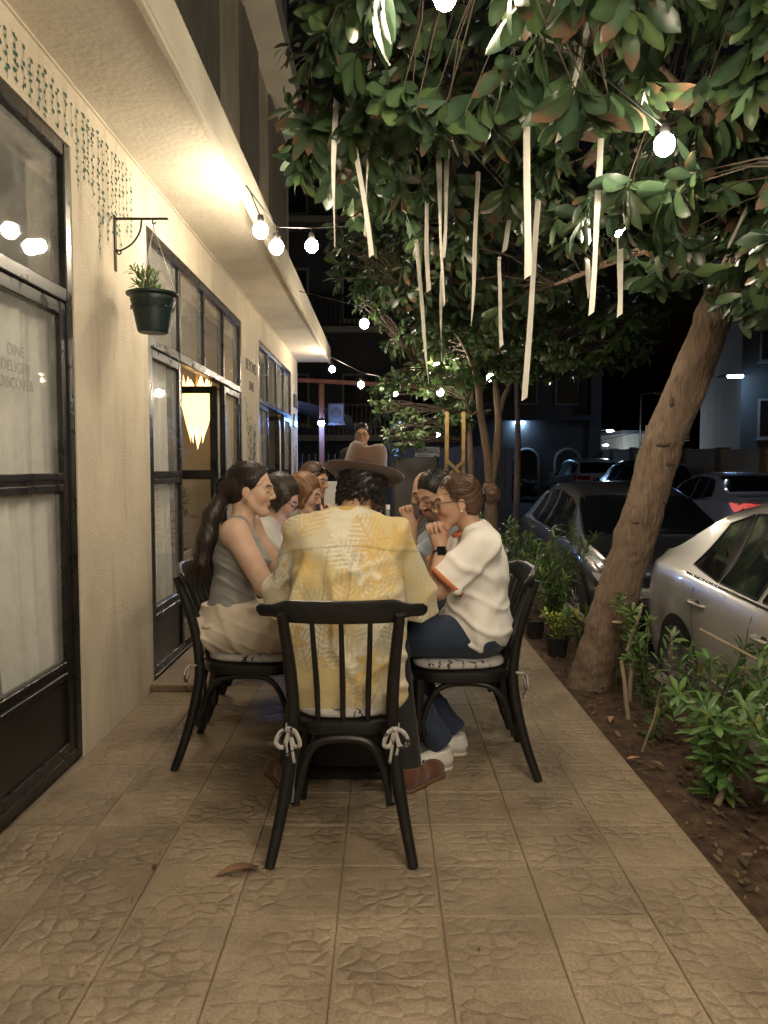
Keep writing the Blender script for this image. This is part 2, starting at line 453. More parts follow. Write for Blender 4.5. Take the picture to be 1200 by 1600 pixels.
m_tile = tile_material()

# ---- street: one sheet to the horizon, rising gently beyond the parked cars
ys = [-60, -20, 0, 5, 10, 14, 20, 30, 40, 60, 90, 140, 220, 400, 900]
xs = [-500, -60, -20, -6, 0, 4, 8, 14, 30, 70, 500]
V = [(x, y, ground_z(min(y, 120))) for y in ys for x in xs]
Fq = [(j * len(xs) + i, j * len(xs) + i + 1, (j + 1) * len(xs) + i + 1, (j + 1) * len(xs) + i) for j in range(len(ys) - 1) for i in range(len(xs) - 1)]
street = obj('street', mesh_from('street', V, Fq), m_asphalt); tag(street, 'dark asphalt street rising gently past the parked cars', kind='structure')

# ---- raised sidewalk with 30 cm embossed tiles
TW, TD = 0.307, 0.288
sw = MB(); sw.box((-1.7, -4, -0.4), (EDGE_X - 0.004, 13.2, -0.007))
sidewalk = sw.build('sidewalk', mat('mortar', (0.21, 0.17, 0.13), 0.95, var=0.3, vscale=20))
tag(sidewalk, 'terrace pavement of beige embossed cement tiles', kind='structure')
tm = MB(); tm.box((-TW / 2 + 0.001, -TD / 2 + 0.001, -0.03), (TW / 2 - 0.001, TD / 2 - 0.001, 0), b=0.003)
tile_mesh = tm.mesh('paving_tile'); tile_mesh.materials.append(m_tile)
far = MB()
for j in range(-4, 40):
    y = 1.907 + TD * (j + 0.5) - TD * 2
    for i in range(8):
        x = EDGE_X - TW * (i + 0.5)
        if j <= 21:
            if y < 0.9: continue
            o = bpy.data.objects.new('paving_tile', tile_mesh); C.objects.link(o); o.parent = sidewalk
            o.location = (x, y, rng.uniform(-0.0015, 0.0015)); o.rotation_euler = (rng.uniform(-.003, .003), rng.uniform(-.003, .003), 0)
        else:
            far.box((x - TW / 2 + 0.002, y - TD / 2 + 0.002, -0.03), (x + TW / 2 - 0.002, y + TD / 2 - 0.002, 0))
tag(far.build('far_paving', m_tile, sidewalk), kind='stuff')
# low loose slab by the second window
sl = thing('threshold_slab', 'thin raised stone slab at the foot of the second window', 'slab', (-1.21, 5.45, 0))
s_ = MB(); s_.box((-0.165, -1.0, 0.002), (0.165, 1.0, 0.045), b=0.006); s_.build('slab_top', m_tile, sl)
s_ = MB(); s_.box((-0.16, -0.995, -0.004), (0.16, 0.995, 0.006)); s_.build('mortar_bed', m_concrete, sl)

# ---- planting bed and kerb
nx, ny = 26, 260
V = []; 
for j in range(ny + 1):
    y = 0.2 + 11.0 * j / ny
    for i in range(nx + 1):
        x = EDGE_X + 0.001 + 0.625 * i / nx
        z = -0.035 + 0.022 * mnoise.noise((x * 5, y * 5, 1)) + 0.012 * mnoise.noise((x * 17, y * 17, 4)) + 0.05 * max(0, (i / nx - 0.35)) * (1 + mnoise.noise((x * 3, y * 3, 9)))
        V.append((x, y, z - 0.02 * (i == 0)))
Fq = [(j * (nx + 1) + i, j * (nx + 1) + i + 1, (j + 1) * (nx + 1) + i + 1, (j + 1) * (nx + 1) + i) for j in range(ny) for i in range(nx)]
soil = obj('soil', mesh_from('soil', V, Fq), m_soil); tag(soil, 'strip of brown soil along the terrace edge', kind='structure')
kb = thing('kerb', 'concrete kerb holding the planting bed above the street', 'kerb', (0, 0, 0))
for k in range(12):
    y0 = 0.2 + k * 0.95
    b_ = MB(); b_.box((1.71, y0, -0.4), (1.82, y0 + 0.942, -0.01), b=0.012); b_.build('kerb_stone', m_concrete, kb)
kb['kind'] = 'structure'
deb = MB(); dr = random.Random(3)
for k in range(1000):
    x = EDGE_X + 0.03 + 0.56 * dr.random(); y = 1.2 + 7 * dr.random() ** 1.3; s = dr.uniform(0.005, 0.024)
    z = -0.02 + 0.01 * dr.random() + 0.035 * max(0, (x - EDGE_X) / .74 - .35)
    M = Matrix.Translation((x, y, z)) @ Euler((dr.uniform(-.5, .5), dr.uniform(-.5, .5), dr.uniform(0, 6.3))).to_matrix().to_4x4()
    g = dr.uniform(0.5, 2.2)
    deb.prism([(-s, -s * .35), (s * .3, -s * .5), (s, 0), (s * .2, s * .45), (-s * .8, s * .3)], 0.002, M, col=(0.085 * g, 0.058 * g, 0.035 * g))
tag(deb.build('soil_litter', mat('soil_litter', rough=0.9, col=True)), 'scraps of dry leaf and bark scattered over the soil', 'litter', kind='stuff')

# ================================================================== RESTAURANT BUILDING
bld = thing('restaurant_building', 'beige stucco restaurant front with black framed windows and flat concrete awning', 'building', (WALL_X, 0, 0))
WINS = [(0.45, 3.46), (4.53, 7.51), (8.52, 11.5)]
WT = 2.72                               # window head
w = MB()
yb = [-1.5] + [q for a in WINS for q in a] + [12.3]
for k in range(0, len(yb), 2): w.box((-0.2, yb[k], -0.02), (0, yb[k + 1], 3.0))
for a, b in WINS: w.box((-0.2, a, WT), (0, b, 3.0))
w.box((-6, 12.1, -0.3), (-0.2, 12.3, 3.0))
w.build('wall', m_stucco, bld)
# uneven render edge along the foot of the wall
cn = MB(); cn.box((-0.2, -1.5, 3.0), (0.52, 12.45, 3.22)); cn.box((0.0, -1.5, 2.992), (0.012, 12.3, 3.0))
cn.build('awning_slab', m_soffit, bld)
lp = MB(); lp.box((0.485, -1.5, 2.975), (0.517, 12.447, 3.0), b=0.004); lp.build('drip_lip', m_soffit, bld)
up = MB(); up.box((-0.35, -1.5, 3.22), (-0.12, 12.3, 9.5)); up.build('upper_wall', m_stucco, bld)
m_shutter = mat('grey_shutter', (0.27, 0.25, 0.22), 0.6, var=0.15, vscale=3)
for a, b in ((1.0, 4.6), (5.3, 7.05), (8.2, 9.2), (10.2, 11.7)):
    s_ = MB(); s_.box((-0.12, a, 3.25), (-0.085, b, 6.1)); 
    sh = s_.build('shutter_panel', m_shutter, bld)
    t_ = MB()
    k = a + 0.04
    while k < b - 0.05:
        t_.box((-0.085, k, 3.27), (-0.07, k + 0.05, 6.08)); k += 0.085
    t_.build('shutter_rib', m_shutter, sh)
bm_ = MB(); bm_.box((-0.12, -1.5, 6.12), (0.25, 12.3, 6.4)); bm_.build('upper_ledge', m_soffit, bld)

m_glass_dusty = glass('dusty_window_glass', haze=0.12)
m_glass_clear = glass('door_glass', haze=0.03)
m_letter = mat('white_vinyl_letters', (0.30, 0.30, 0.29), 0.5, var=0.05)
def frame_ring(mb, y0, y1, z0, z1, t, x0, x1, b=0.004):
    mb.box((x0, y0, z0), (x1, y0 + t, z1), b=b); mb.box((x0, y1 - t, z0), (x1, y1, z1), b=b)
    mb.box((x0 + .001, y0 + t, z1 - t), (x1 - .001, y1 - t, z1), b=b); mb.box((x0 + .001, y0 + t, z0), (x1 - .001, y1 - t, z0 + t), b=b)
def leaf_parts(parent, y0, y1, xo, kick=0.47, z0=0.05, z1=2.03):
    # one glazed leaf: stile/rail frame, lower rail, kick panel, two panes
    f = MB(); t = 0.055
    frame_ring(f, y0, y1, z0, z1, t, xo - 0.045, xo)
    f.box((xo - 0.044, y0 + t, 1.265), (xo - 0.001, y1 - t, 1.295), b=.003); f.box((xo - 0.044, y0 + t, 1.215), (xo - 0.001, y1 - t, 1.245), b=.003)
    f.box((xo - 0.038, y0 + t, 1.245), (xo - 0.008, y1 - t, 1.265))
    f.box((xo - 0.044, y0 + t, kick - 0.03), (xo - 0.001, y1 - t, kick), b=.004); f.box((xo - 0.044, y0 + t, kick - 0.08), (xo - 0.001, y1 - t, kick - 0.05), b=.004)
    f.box((xo - 0.036, y0 + t, kick - 0.05), (xo - 0.01, y1 - t, kick - 0.03))
    f.build('leaf_frame', m_black_metal, parent)
    g = MB(); g.box((xo - 0.026, y0 + t, 1.295), (xo - 0.022, y1 - t, z1 - t)); g.build('pane', m_glass_dusty, parent)
    g = MB(); g.box((xo - 0.026, y0 + t, kick), (xo - 0.022, y1 - t, 1.215)); g.build('pane', m_glass_dusty, parent)
    k = MB(); k.box((xo - 0.03, y0 + t, z0 + t), (xo - 0.016, y1 - t, kick - 0.08)); k.build('kick_panel', m_black_panel, parent)
for wi, (a, b) in enumerate(WINS):
    f = MB()
    frame_ring(f, a + 0.003, b - 0.003, 0.0, WT - 0.003, 0.06, -0.075, -0.004, b=0.006)
    f.box((-0.07, a + 0.06, 2.035), (-0.006, b - 0.06, 2.095), b=0.006)
    win = f.build('window', m_black_metal, bld)
    n = 4; t0 = a + 0.063; t1 = b - 0.063; st = (t1 - t0) / n
    for k in range(1, n):
        q = MB(); q.box((-0.068, t0 + st * k - 0.022, 2.097), (-0.012, t0 + st * k + 0.022, WT - 0.065), b=0.004); q.build('mullion', m_black_metal, win)
    for k in range(n):
        g = MB(); g.box((-0.040, t0 + st * k + (0.0225 if k else 0), 2.096), (-0.036, t0 + st * (k + 1) - (0.0225 if k < n - 1 else 0), WT - 0.064)); g.build('pane', m_glass_dusty, win)
    for k in range(n):
        if wi >= 1 and k in (1, 2): continue          # the double door of this window stands open
        leaf_parts(win, t0 + st * k + 0.003, t0 + st * (k + 1) - 0.003, -0.012)
    if wi >= 1:                                        # leaf folded inward at the far jamb
        yh = t0 + st * 3 - 0.01; wd = st - 0.02
        M = Matrix.Translation((-0.07, yh, 0)) @ Matrix.Rotation(R(90), 4, 'Z')
        d_ = MB(); t = 0.06
        fr = MB(); frame_ring(fr, 0, wd, 0.05, 2.02, t, -0.022, 0.022)
        fr.box((-0.021, t, 1.215), (0.021, wd - t, 1.295), b=.004); fr.box((-0.021, t, 0.40), (0.021, wd - t, 0.47), b=.004)
        dr_ = fr.build('door', m_black_metal, bld); dr_.location = (-0.075, yh, 0); dr_.rotation_euler = (0, 0, R(90))
        g = MB(); g.box((-0.002, t, 1.295), (0.002, wd - t, 1.96)); g.build('pane', m_glass_clear, dr_)
        g = MB(); g.box((-0.002, t, 0.47), (0.002, wd - t, 1.215)); g.build('pane', m_glass_clear, dr_)
        g = MB(); g.box((-0.006, t, 0.11), (0.006, wd - t, 0.40)); g.build('kick_panel', m_black_panel, dr_)
        hd = MB(); hd.tube([(0.03, wd - 0.03, 1.05), (-0.07, wd - 0.03, 1.05), (-0.07, wd - 0.12, 1.05)], 0.008, 8); hd.build('handle', mat('brushed_steel', (0.5, 0.5, 0.5), 0.3, metal=1.0), dr_)
        if wi == 1:
            tx = obj('lettering', text_mesh('bonjour', 0.10), m_letter, dr_)
            tx.location = (-0.0045, wd - 0.16, 1.42); tx.rotation_euler = (R(90), 0, R(-90))
        # its pair, folded against the near side
        yh = t0 + st * 1 + 0.01
        fr = MB(); frame_ring(fr, 0, wd, 0.05, 2.02, t, -0.022, 0.022)
        fr.box((-0.021, t, 1.215), (0.021, wd - t, 1.295), b=.004); fr.box((-0.021, t, 0.40), (0.021, wd - t, 0.47), b=.004)
        dr_ = fr.build('door', m_black_metal, bld); dr_.location = (-0.075, yh, 0); dr_.rotation_euler = (0, 0, R(97))
        g = MB(); g.box((-0.002, t, 1.295), (0.002, wd - t, 1.96)); g.build('pane', m_glass_clear, dr_)
        g = MB(); g.box((-0.002, t, 0.47), (0.002, wd - t, 1.215)); g.build('pane', m_glass_clear, dr_)
        g = MB(); g.box((-0.006, t, 0.11), (0.006, wd - t, 0.40)); g.build('kick_panel', m_black_panel, dr_)
    if wi == 0:
        for line, zz in (('DINE', 1.775), ('DELIGHT', 1.712), ('DISCOVER', 1.65)):
            tx = obj('lettering', text_mesh(line, 0.060, 0.0008), m_letter, win)
            tx.location = (-0.031, 2.90 - 0.05 * (zz < 1.75) - 0.02 * (zz < 1.7), zz - 0.03); tx.rotation_euler = (R(90), 0, R(90))
# interior shell seen through the open doors
m_room = mat('interior_paint', (0.50, 0.45, 0.37), 0.85, var=0.06, vscale=2)
rm = MB()
rm.box((-4.6, -1.5, -0.02), (-4.5, 12.1, 3.0)); rm.box((-4.5, -1.5, 2.86), (-0.2, 12.1, 2.98)); rm.box((-4.5, -1.5, -0.06), (-0.2, 12.1, -0.02))
rm.box((-4.5, 4.0, -0.02), (-0.2, 4.1, 2.86)); rm.box((-4.5, 8.0, -0.02), (-0.2, 8.1, 2.86)); rm.box((-4.5, -1.5, -0.02), (-0.2, -1.4, 2.86))
rm.build('interior_shell', m_room, bld)

# curtains hanging inside
m_sheer = mat('sheer_curtain', (0.86, 0.85, 0.81), 0.9, var=0.06, vscale=6, trans=0.15, stretch=(1, 1, 0.3))
def curtain(y0, y1, z0, z1, x, label, seed, gap=None, amp=0.026):
    r = random.Random(seed); n = int((y1 - y0) / 0.009); m = 26
    V = []; ph = [r.uniform(0, 6.28) for _ in range(6)]
    for j in range(m + 1):
        t = j / m
        z = z1 + (z0 - z1) * t
        for i in range(n + 1):
            s = i / n; y = y0 + (y1 - y0) * s
            yy = y + 0.02 * math.sin(7 * s + ph[4]) * t
            if gap is not None: yy += 0.10 * t * t * t * (1 if s > gap else -1) * math.exp(-abs(s - gap) * 3)
            xx = amp * (0.35 + 0.65 * t) * (math.sin(y * 34 + ph[0] + 1.2 * math.sin(y * 9 + ph[1]) + 0.6 * t) + 0.5 * math.sin(y * 71 + ph[2] + t)) + 0.01 * math.sin(3 * t + ph[3] + 4 * s)
            V.append((x + xx, yy, z))
    Fq = np.array([(j * (n + 1) + i, j * (n + 1) + i + 1, (j + 1) * (n + 1) + i + 1, (j + 1) * (n + 1) + i) for j in range(m) for i in range(n)
                   if gap is None or int(gap * n) != i])
    root = thing('curtain', label, 'curtain', (0, 0, 0))
    obj('curtain_cloth', mesh_from('curtain', V, Fq), m_sheer, root)
    rd = MB(); rd.tube([(x, y0 - 0.05, z1 + 0.01), (x, y1 + 0.05, z1 + 0.01)], 0.008, 8); rd.build('curtain_rod', m_black_metal, root)
curtain(0.5, 3.42, 0.12, 2.0, -1.475, 'white sheer curtain parted low behind the nearest window with lettering', 1, gap=0.80)
curtain(4.58, 5.24, 0.12, 2.0, -1.475, 'white sheer curtain behind the narrow leaf beside the open door', 2)
curtain(6.78, 7.48, 0.12, 2.0, -1.475, 'white sheer curtain behind the leaf beyond the star lamp', 3)
curtain(8.58, 9.24, 0.12, 2.0, -1.475, 'white sheer curtain in the first leaf of the farthest window', 4)
curtain(10.78, 11.45, 0.12, 2.0, -1.475, 'white sheer curtain in the last leaf of the farthest window', 5)

# glowing paper star lantern
lan = thing('star_lantern', 'glowing paper star lantern hanging on a rope inside the open door', 'lantern', (-1.75, 7.25, 1.84))
s_ = MB(); nsp = 9
for k in range(nsp):
    a = 2 * math.pi * k / nsp; b = 2 * math.pi * (k + 1) / nsp; mth = (a + b) / 2; ro = 0.13
    A = Vector((ro * math.cos(a), ro * math.sin(a), 0.20)); B = Vector((ro * math.cos(b), ro * math.sin(b), 0.20))
    A2 = A * 1.0; A2.z = -0.12; B2 = B * 1.0; B2.z = -0.12; A2.x *= .8; A2.y *= .8; B2.x *= .8; B2.y *= .8
    T = Vector((ro * 1.05 * math.cos(mth), ro * 1.05 * math.sin(mth), 0.34 if k % 2 else 0.29)); D = Vector((ro * .5 * math.cos(mth), ro * .5 * math.sin(mth), -0.30 if k % 2 else -0.22))
    O = Vector((ro * 1.12 * math.cos(mth), ro * 1.12 * math.sin(mth), 0.05))
    s_.add([A, B, T], [(0, 1, 2)]); s_.add([A2, B2, D], [(0, 2, 1)]); s_.add([A, B, B2, A2, O], [(0, 1, 4), (1, 2, 4), (2, 3, 4), (3, 0, 4)])
s_.add([(0, 0, -0.36), (.06, 0, -.12), (-.03, .05, -.12), (-.03, -.05, -.12)], [(0, 1, 2), (0, 2, 3), (0, 3, 1)])
s_.build('paper_shade', emit('lantern_paper', (1.0, 0.58, 0.22), 1.5), lan)
s_ = MB(); s_.tube([(0, 0, 0.2), (0.005, 0, 0.5), (0, 0, 1.015)], 0.011, 8); s_.build('rope', mat('jute_rope', (0.35, 0.25, 0.13), 0.9, bump=0.6, bscale=150), lan)

# painted vines on the wall (flat print)
m_vine = mat('painted_green', (0.03, 0.11, 0.075), 0.8, var=0.35, vscale=30)
mural = thing('vine_mural', 'green vines painted hanging down the wall above the nearest window', 'mural', (WALL_X + 0.003, 0, 0))
r = random.Random(11); y = 1.9
while y < 4.30:
    q = MB(); over_win = y < 3.50
    zt = 2.93 - 0.03 * r.random(); ln = r.uniform(0.12, 0.20) if over_win else (r.uniform(0.25, 0.42) if y < 3.75 else r.uniform(0.32, 0.62))
    if y > 4.1: ln *= 0.8
    if over_win: ln = min(ln, zt - WT - 0.02)
    z = zt; yy = y; side = 1
    pts = []
    while z > zt - ln:
        pts.append(yy); 
        yn = y + r.uniform(-0.007, 0.007)
        q.add([(0, yy - .0016, z), (0, yy + .0016, z), (0, yn + .0016, z - 0.03), (0, yn - .0016, z - 0.03)], [(0, 1, 2, 3)])
        for sd in ((1, -1) if r.random() < 0.35 else (side,)):
            if r.random() < 0.12: continue
            L_ = r.uniform(0.016, 0.026); an = r.uniform(0.2, 1.0); cx = math.cos(an) * sd; cz = -math.sin(an) * 0.7 + r.uniform(-.2, .5)
            px, pz = -cz, cx; W_ = L_ * 0.42; z0 = z - 0.01 * r.random()
            P = [(0, 0), (.35, 1), (.75, .8), (1, 0), (.75, -.8), (.35, -1)]
            q.add([(0.0004, yy + cx * L_ * s + px * W_ * t, z0 + cz * L_ * s + pz * W_ * t) for s, t in P], [tuple(range(6))])
        side = -side; z -= 0.03; yy = yn
    q.build('vine_strand', m_vine, mural)
    y += r.uniform(0.05, 0.075)

# botanical line drawings and lettering on the two far piers
m_ink = mat('painted_black_line', (0.02, 0.022, 0.018), 0.8)
def botanical(y0, y1, z0, z1, label, seed, word=None):
    r = random.Random(seed)
    root = thing('wall_drawing', label, 'mural', (WALL_X + 0.003, 0, 0))
    for k in range(9):
        q = MB(); yb_ = y0 + (y1 - y0) * r.uniform(0.25, 0.75); h = (z1 - z0) * r.uniform(0.35, 1.0); dy = r.uniform(-0.3, 0.3) * (y1 - y0)
        P = [(0, yb_ + dy * t * t + 0.02 * math.sin(5 * t + k), z0 + h * t) for t in np.linspace(0, 1, 10)]
        def stroke(P, wd):
            for a, b in zip(P[:-1], P[1:]):
                dy_, dz_ = b[1] - a[1], b[2] - a[2]; l = math.hypot(dy_, dz_) + 1e-6; n_ = (-dz_ / l * wd, dy_ / l * wd)
                q.add([(0, a[1] - n_[0], a[2] - n_[1]), (0, a[1] + n_[0], a[2] + n_[1]), (0, b[1] + n_[0], b[2] + n_[1]), (0, b[1] - n_[0], b[2] - n_[1])], [(0, 1, 2, 3)])
        stroke(P, 0.004)
        for t in range(3, 10):
            for sd in (-1, 1):
                L_ = r.uniform(0.06, 0.16) * (y1 - y0); c = P[t]
                stroke([c, (0, c[1] + sd * L_ * .5, c[2] + L_ * .7), (0, c[1] + sd * L_, c[2] + L_ * .75)], 0.003)
                stroke([c, (0, c[1] + sd * L_ * .6, c[2] + L_ * .3), (0, c[1] + sd * L_, c[2] + L_ * .75)], 0.003)
        q.build('plant_stroke', m_ink, root)
    if word:
        for i, wd in enumerate(word):
            tx = obj('lettering', text_mesh(wd, 0.16 if i == 0 else 0.13, 0.0006, 'CENTER'), m_ink, root)
            tx.location = (0.0, (y0 + y1) / 2, 2.30 - 0.19 * i); tx.rotation_euler = (R(90), 0, R(90))
botanical(7.6, 8.45, 0.7, 1.95, 'black line drawing of plants under lettering on the pier between far windows', 5, ('BEYOND', 'DINE'))
botanical(11.58, 12.22, 0.5, 1.9, 'black line drawing of plants on the last pier at the corner', 8)
for zz in (2.33, 2.03):
    pl = thing('wall_plaque', ('upper' if zz > 2.2 else 'lower') + ' small black plaque screwed to the corner pier', 'plaque', (WALL_X, 11.9, zz))
    q = MB(); q.box((0.001, -0.17, -0.1), (0.02, 0.17, 0.1), b=0.004); q.build('plate', m_black_metal, pl)
    q = MB()
    for k in range(3): q.box((0.0205, -0.12, -0.055 + 0.045 * k), (0.022, 0.12, -0.035 + 0.045 * k))
    q.build('print', m_letter, pl)
# ================================================================== STRING LIGHTS
m_cable = mat('black_cable', (0.015, 0.015, 0.015), 0.5, var=0.1)
m_bulb = emit('warm_bulb', (1.0, 0.84, 0.62), 150.0)
bulb_mesh = MB(); bulb_mesh.ball((0, 0, -0.085), (0.044, 0.044, 0.047), 10, 7); bulb_mesh = bulb_mesh.mesh('bulb', True); bulb_mesh.materials.append(m_bulb)
sock = MB(); sock.lathe([(0.0, 0.0), (0.017, 0.0), (0.02, -0.02), (0.02, -0.048), (0.014, -0.056), (0.0, -0.056)], n=10); sock_mesh = sock.mesh('socket', True, 40); sock_mesh.materials.append(m_cable)
def string(label, pts, bulbs, sag=0.0):
    root = thing('string_lights', label, 'string lights', (0, 0, 0), group='festoon bulbs strung over the terrace')
    P = []
    pts = [Vector(p) for p in pts]
    for a, b in zip(pts[:-1], pts[1:]):
        for k in range(8):
            t = k / 8; q = a.lerp(b, t); q.z -= sag * 4 * t * (1 - t); P.append(q)
    P.append(pts[-1])
    q = MB(); q.tube(P, 0.0045, 5); q.build('cable', m_cable, root, True)
    for p in bulbs:
        p = Vector(p)
        c = bpy.data.objects.new('bulb', bulb_mesh); C.objects.link(c); c.parent = root; c.location = p + Vector((0, 0, 0.085))
        s = bpy.data.objects.new('socket', sock_mesh); C.objects.link(s); s.parent = c
        near = min(P, key=lambda w: (w - (p + Vector((0, 0, .1)))).length)
        d = near - c.location
        if d.length > 0.01 and d.length < 0.6:
            q = MB(); q.tube([(0, 0, -0.01), tuple(d)], 0.0035, 5); q.build('drop_wire', m_cable, c)
B1 = [at(407, 360, 4.45), at(432, 386, 4.8), at(487, 384, 5.3)]
up = Vector((0, 0, 0.12))
string('short string of three bulbs leaving the awning edge towards the tree', [B1[0] + Vector((-.08, -.0, .25)), B1[1] + up, B1[2] + up, at(640, 350, 5.6), at(760, 345, 5.2)], B1)
B2 = [at(519, 577, 11.2), at(564, 601, 10.7), at(617, 614, 10.2), at(688, 613, 9.7), at(766, 590, 9.2)]
string('lowest string of bulbs from the far awning corner to the slender tree', [Vector((-0.86, 11.9, 3.0))] + [b + Vector((0, 0, .17)) for b in B2] + [at(800, 570, 8.9)], B2)
B3 = [at(569, 506, 7.6), at(683, 573, 8.4)]
string('string with two bulbs between awning and slender tree crown', [Vector((-0.86, 7.9, 3.1)), at(569, 480, 7.6), at(640, 540, 8.2), at(683, 553, 8.4), at(745, 560, 8.6)], B3)
B4 = [at(695, -4, 3.0), at(1038, 226, 3.3), at(968, 358, 4.6)]
B5 = [Vector((0.20, 1.9, 2.66)), Vector((0.65, 1.55, 2.55)), Vector((1.0, 1.1, 2.50)), Vector((0.6, 0.6, 2.46)), Vector((0.1, 0.2, 2.46)), Vector((0.5, -0.3, 2.46)), Vector((1.0, -0.7, 2.5)), Vector((0.6, -1.3, 2.46)), Vector((0.1, -1.8, 2.5)), Vector((0.6, -2.4, 2.46)), Vector((1.2, -1.9, 2.5)), Vector((1.5, -1.0, 2.48)), Vector((1.45, -0.1, 2.46)), Vector((1.5, 0.8, 2.5))]  # unseen stretch of the string, extra bulbs added for even foreground light
string('near string of bulbs running through the big tree with unseen bulbs added over the terrace',
       [b + up for b in B5[::-1]] + [ B4[0] + up, at(870, 60, 3.1), at(1040, 200, 3.3), B4[2] + up, at(940, 330, 5.2)], B4 + B5, 0.0)
# ================================================================== CHAIRS, TABLE, POT
m_chair = mat('black_lacquered_wood', (0.008, 0.0078, 0.008), 0.40, var=0.35, vscale=18, bump=0.06, bscale=80, coat=0.06, rvar=0.1)
def cushion_mat():
    m = bpy.data.materials.new('sketch_print_cushion'); m.use_nodes = True
    N = m.node_tree.nodes; L = m.node_tree.links; P = N['Principled BSDF']; P.inputs['Roughness'].default_value = 0.9
    tc = N.new('ShaderNodeTexCoord')
    w = N.new('ShaderNodeTexWave'); w.inputs['Scale'].default_value = 5; w.inputs['Distortion'].default_value = 14; w.inputs['Detail'].default_value = 3; w.inputs['Detail Scale'].default_value = 2.5
    L.new(tc.outputs['Object'], w.inputs[0])
    nz = N.new('ShaderNodeTexNoise'); nz.inputs['Scale'].default_value = 9; L.new(tc.outputs['Object'], nz.inputs[0])
    r1 = N.new('ShaderNodeMapRange'); r1.inputs[1].default_value = 0.14; r1.inputs[2].default_value = 0.03; L.new(w.outputs[0], r1.inputs[0])
    r2 = N.new('ShaderNodeMapRange'); r2.inputs[1].default_value = 0.48; r2.inputs[2].default_value = 0.56; L.new(nz.outputs[0], r2.inputs[0])
    mu = N.new('ShaderNodeMath'); mu.operation = 'MULTIPLY'; L.new(r1.outputs[0], mu.inputs[0]); L.new(r2.outputs[0], mu.inputs[1])
    mx = N.new('ShaderNodeMix'); mx.data_type = 'RGBA'; mx.inputs[6].default_value = (0.40, 0.385, 0.37, 1); mx.inputs[7].default_value = (0.03, 0.03, 0.035, 1)
    L.new(mu.outputs[0], mx.inputs[0]); L.new(mx.outputs[2], P.inputs['Base Color'])
    return m
m_cush = cushion_mat()
def squircle(cx, hx, hy_front, hy_rear, n=36, e=3.2):
    out = []
    for k in range(n):
        a = 2 * math.pi * k / n; c, s = math.cos(a), math.sin(a)
        x = abs(c) ** (2 / e) * math.copysign(1, c); y = abs(s) ** (2 / e) * math.copysign(1, s)
        hy = hy_rear + (hy_front - hy_rear) * (x + 1) / 2
        out.append((cx + x * hx, y * hy))
    return out
def seat_slab(mb, prof, cx, hx, hf, hr):
    # prof: list of (inset, z)
    rings = []; n = 36; V = []; Fc = []
    for ins, z in prof:
        V += [(x, y, z) for x, y in squircle(cx, hx - ins, hf - ins, hr - ins, n)]
    for i in range(len(prof) - 1):
        for k in range(n): Fc.append((i * n + k, i * n + (k + 1) % n, (i + 1) * n + (k + 1) % n, (i + 1) * n + k))
    Fc.append(tuple(range(n))[::-1]); Fc.append(tuple((len(prof) - 1) * n + k for k in range(n)))
    mb.add(V, Fc)
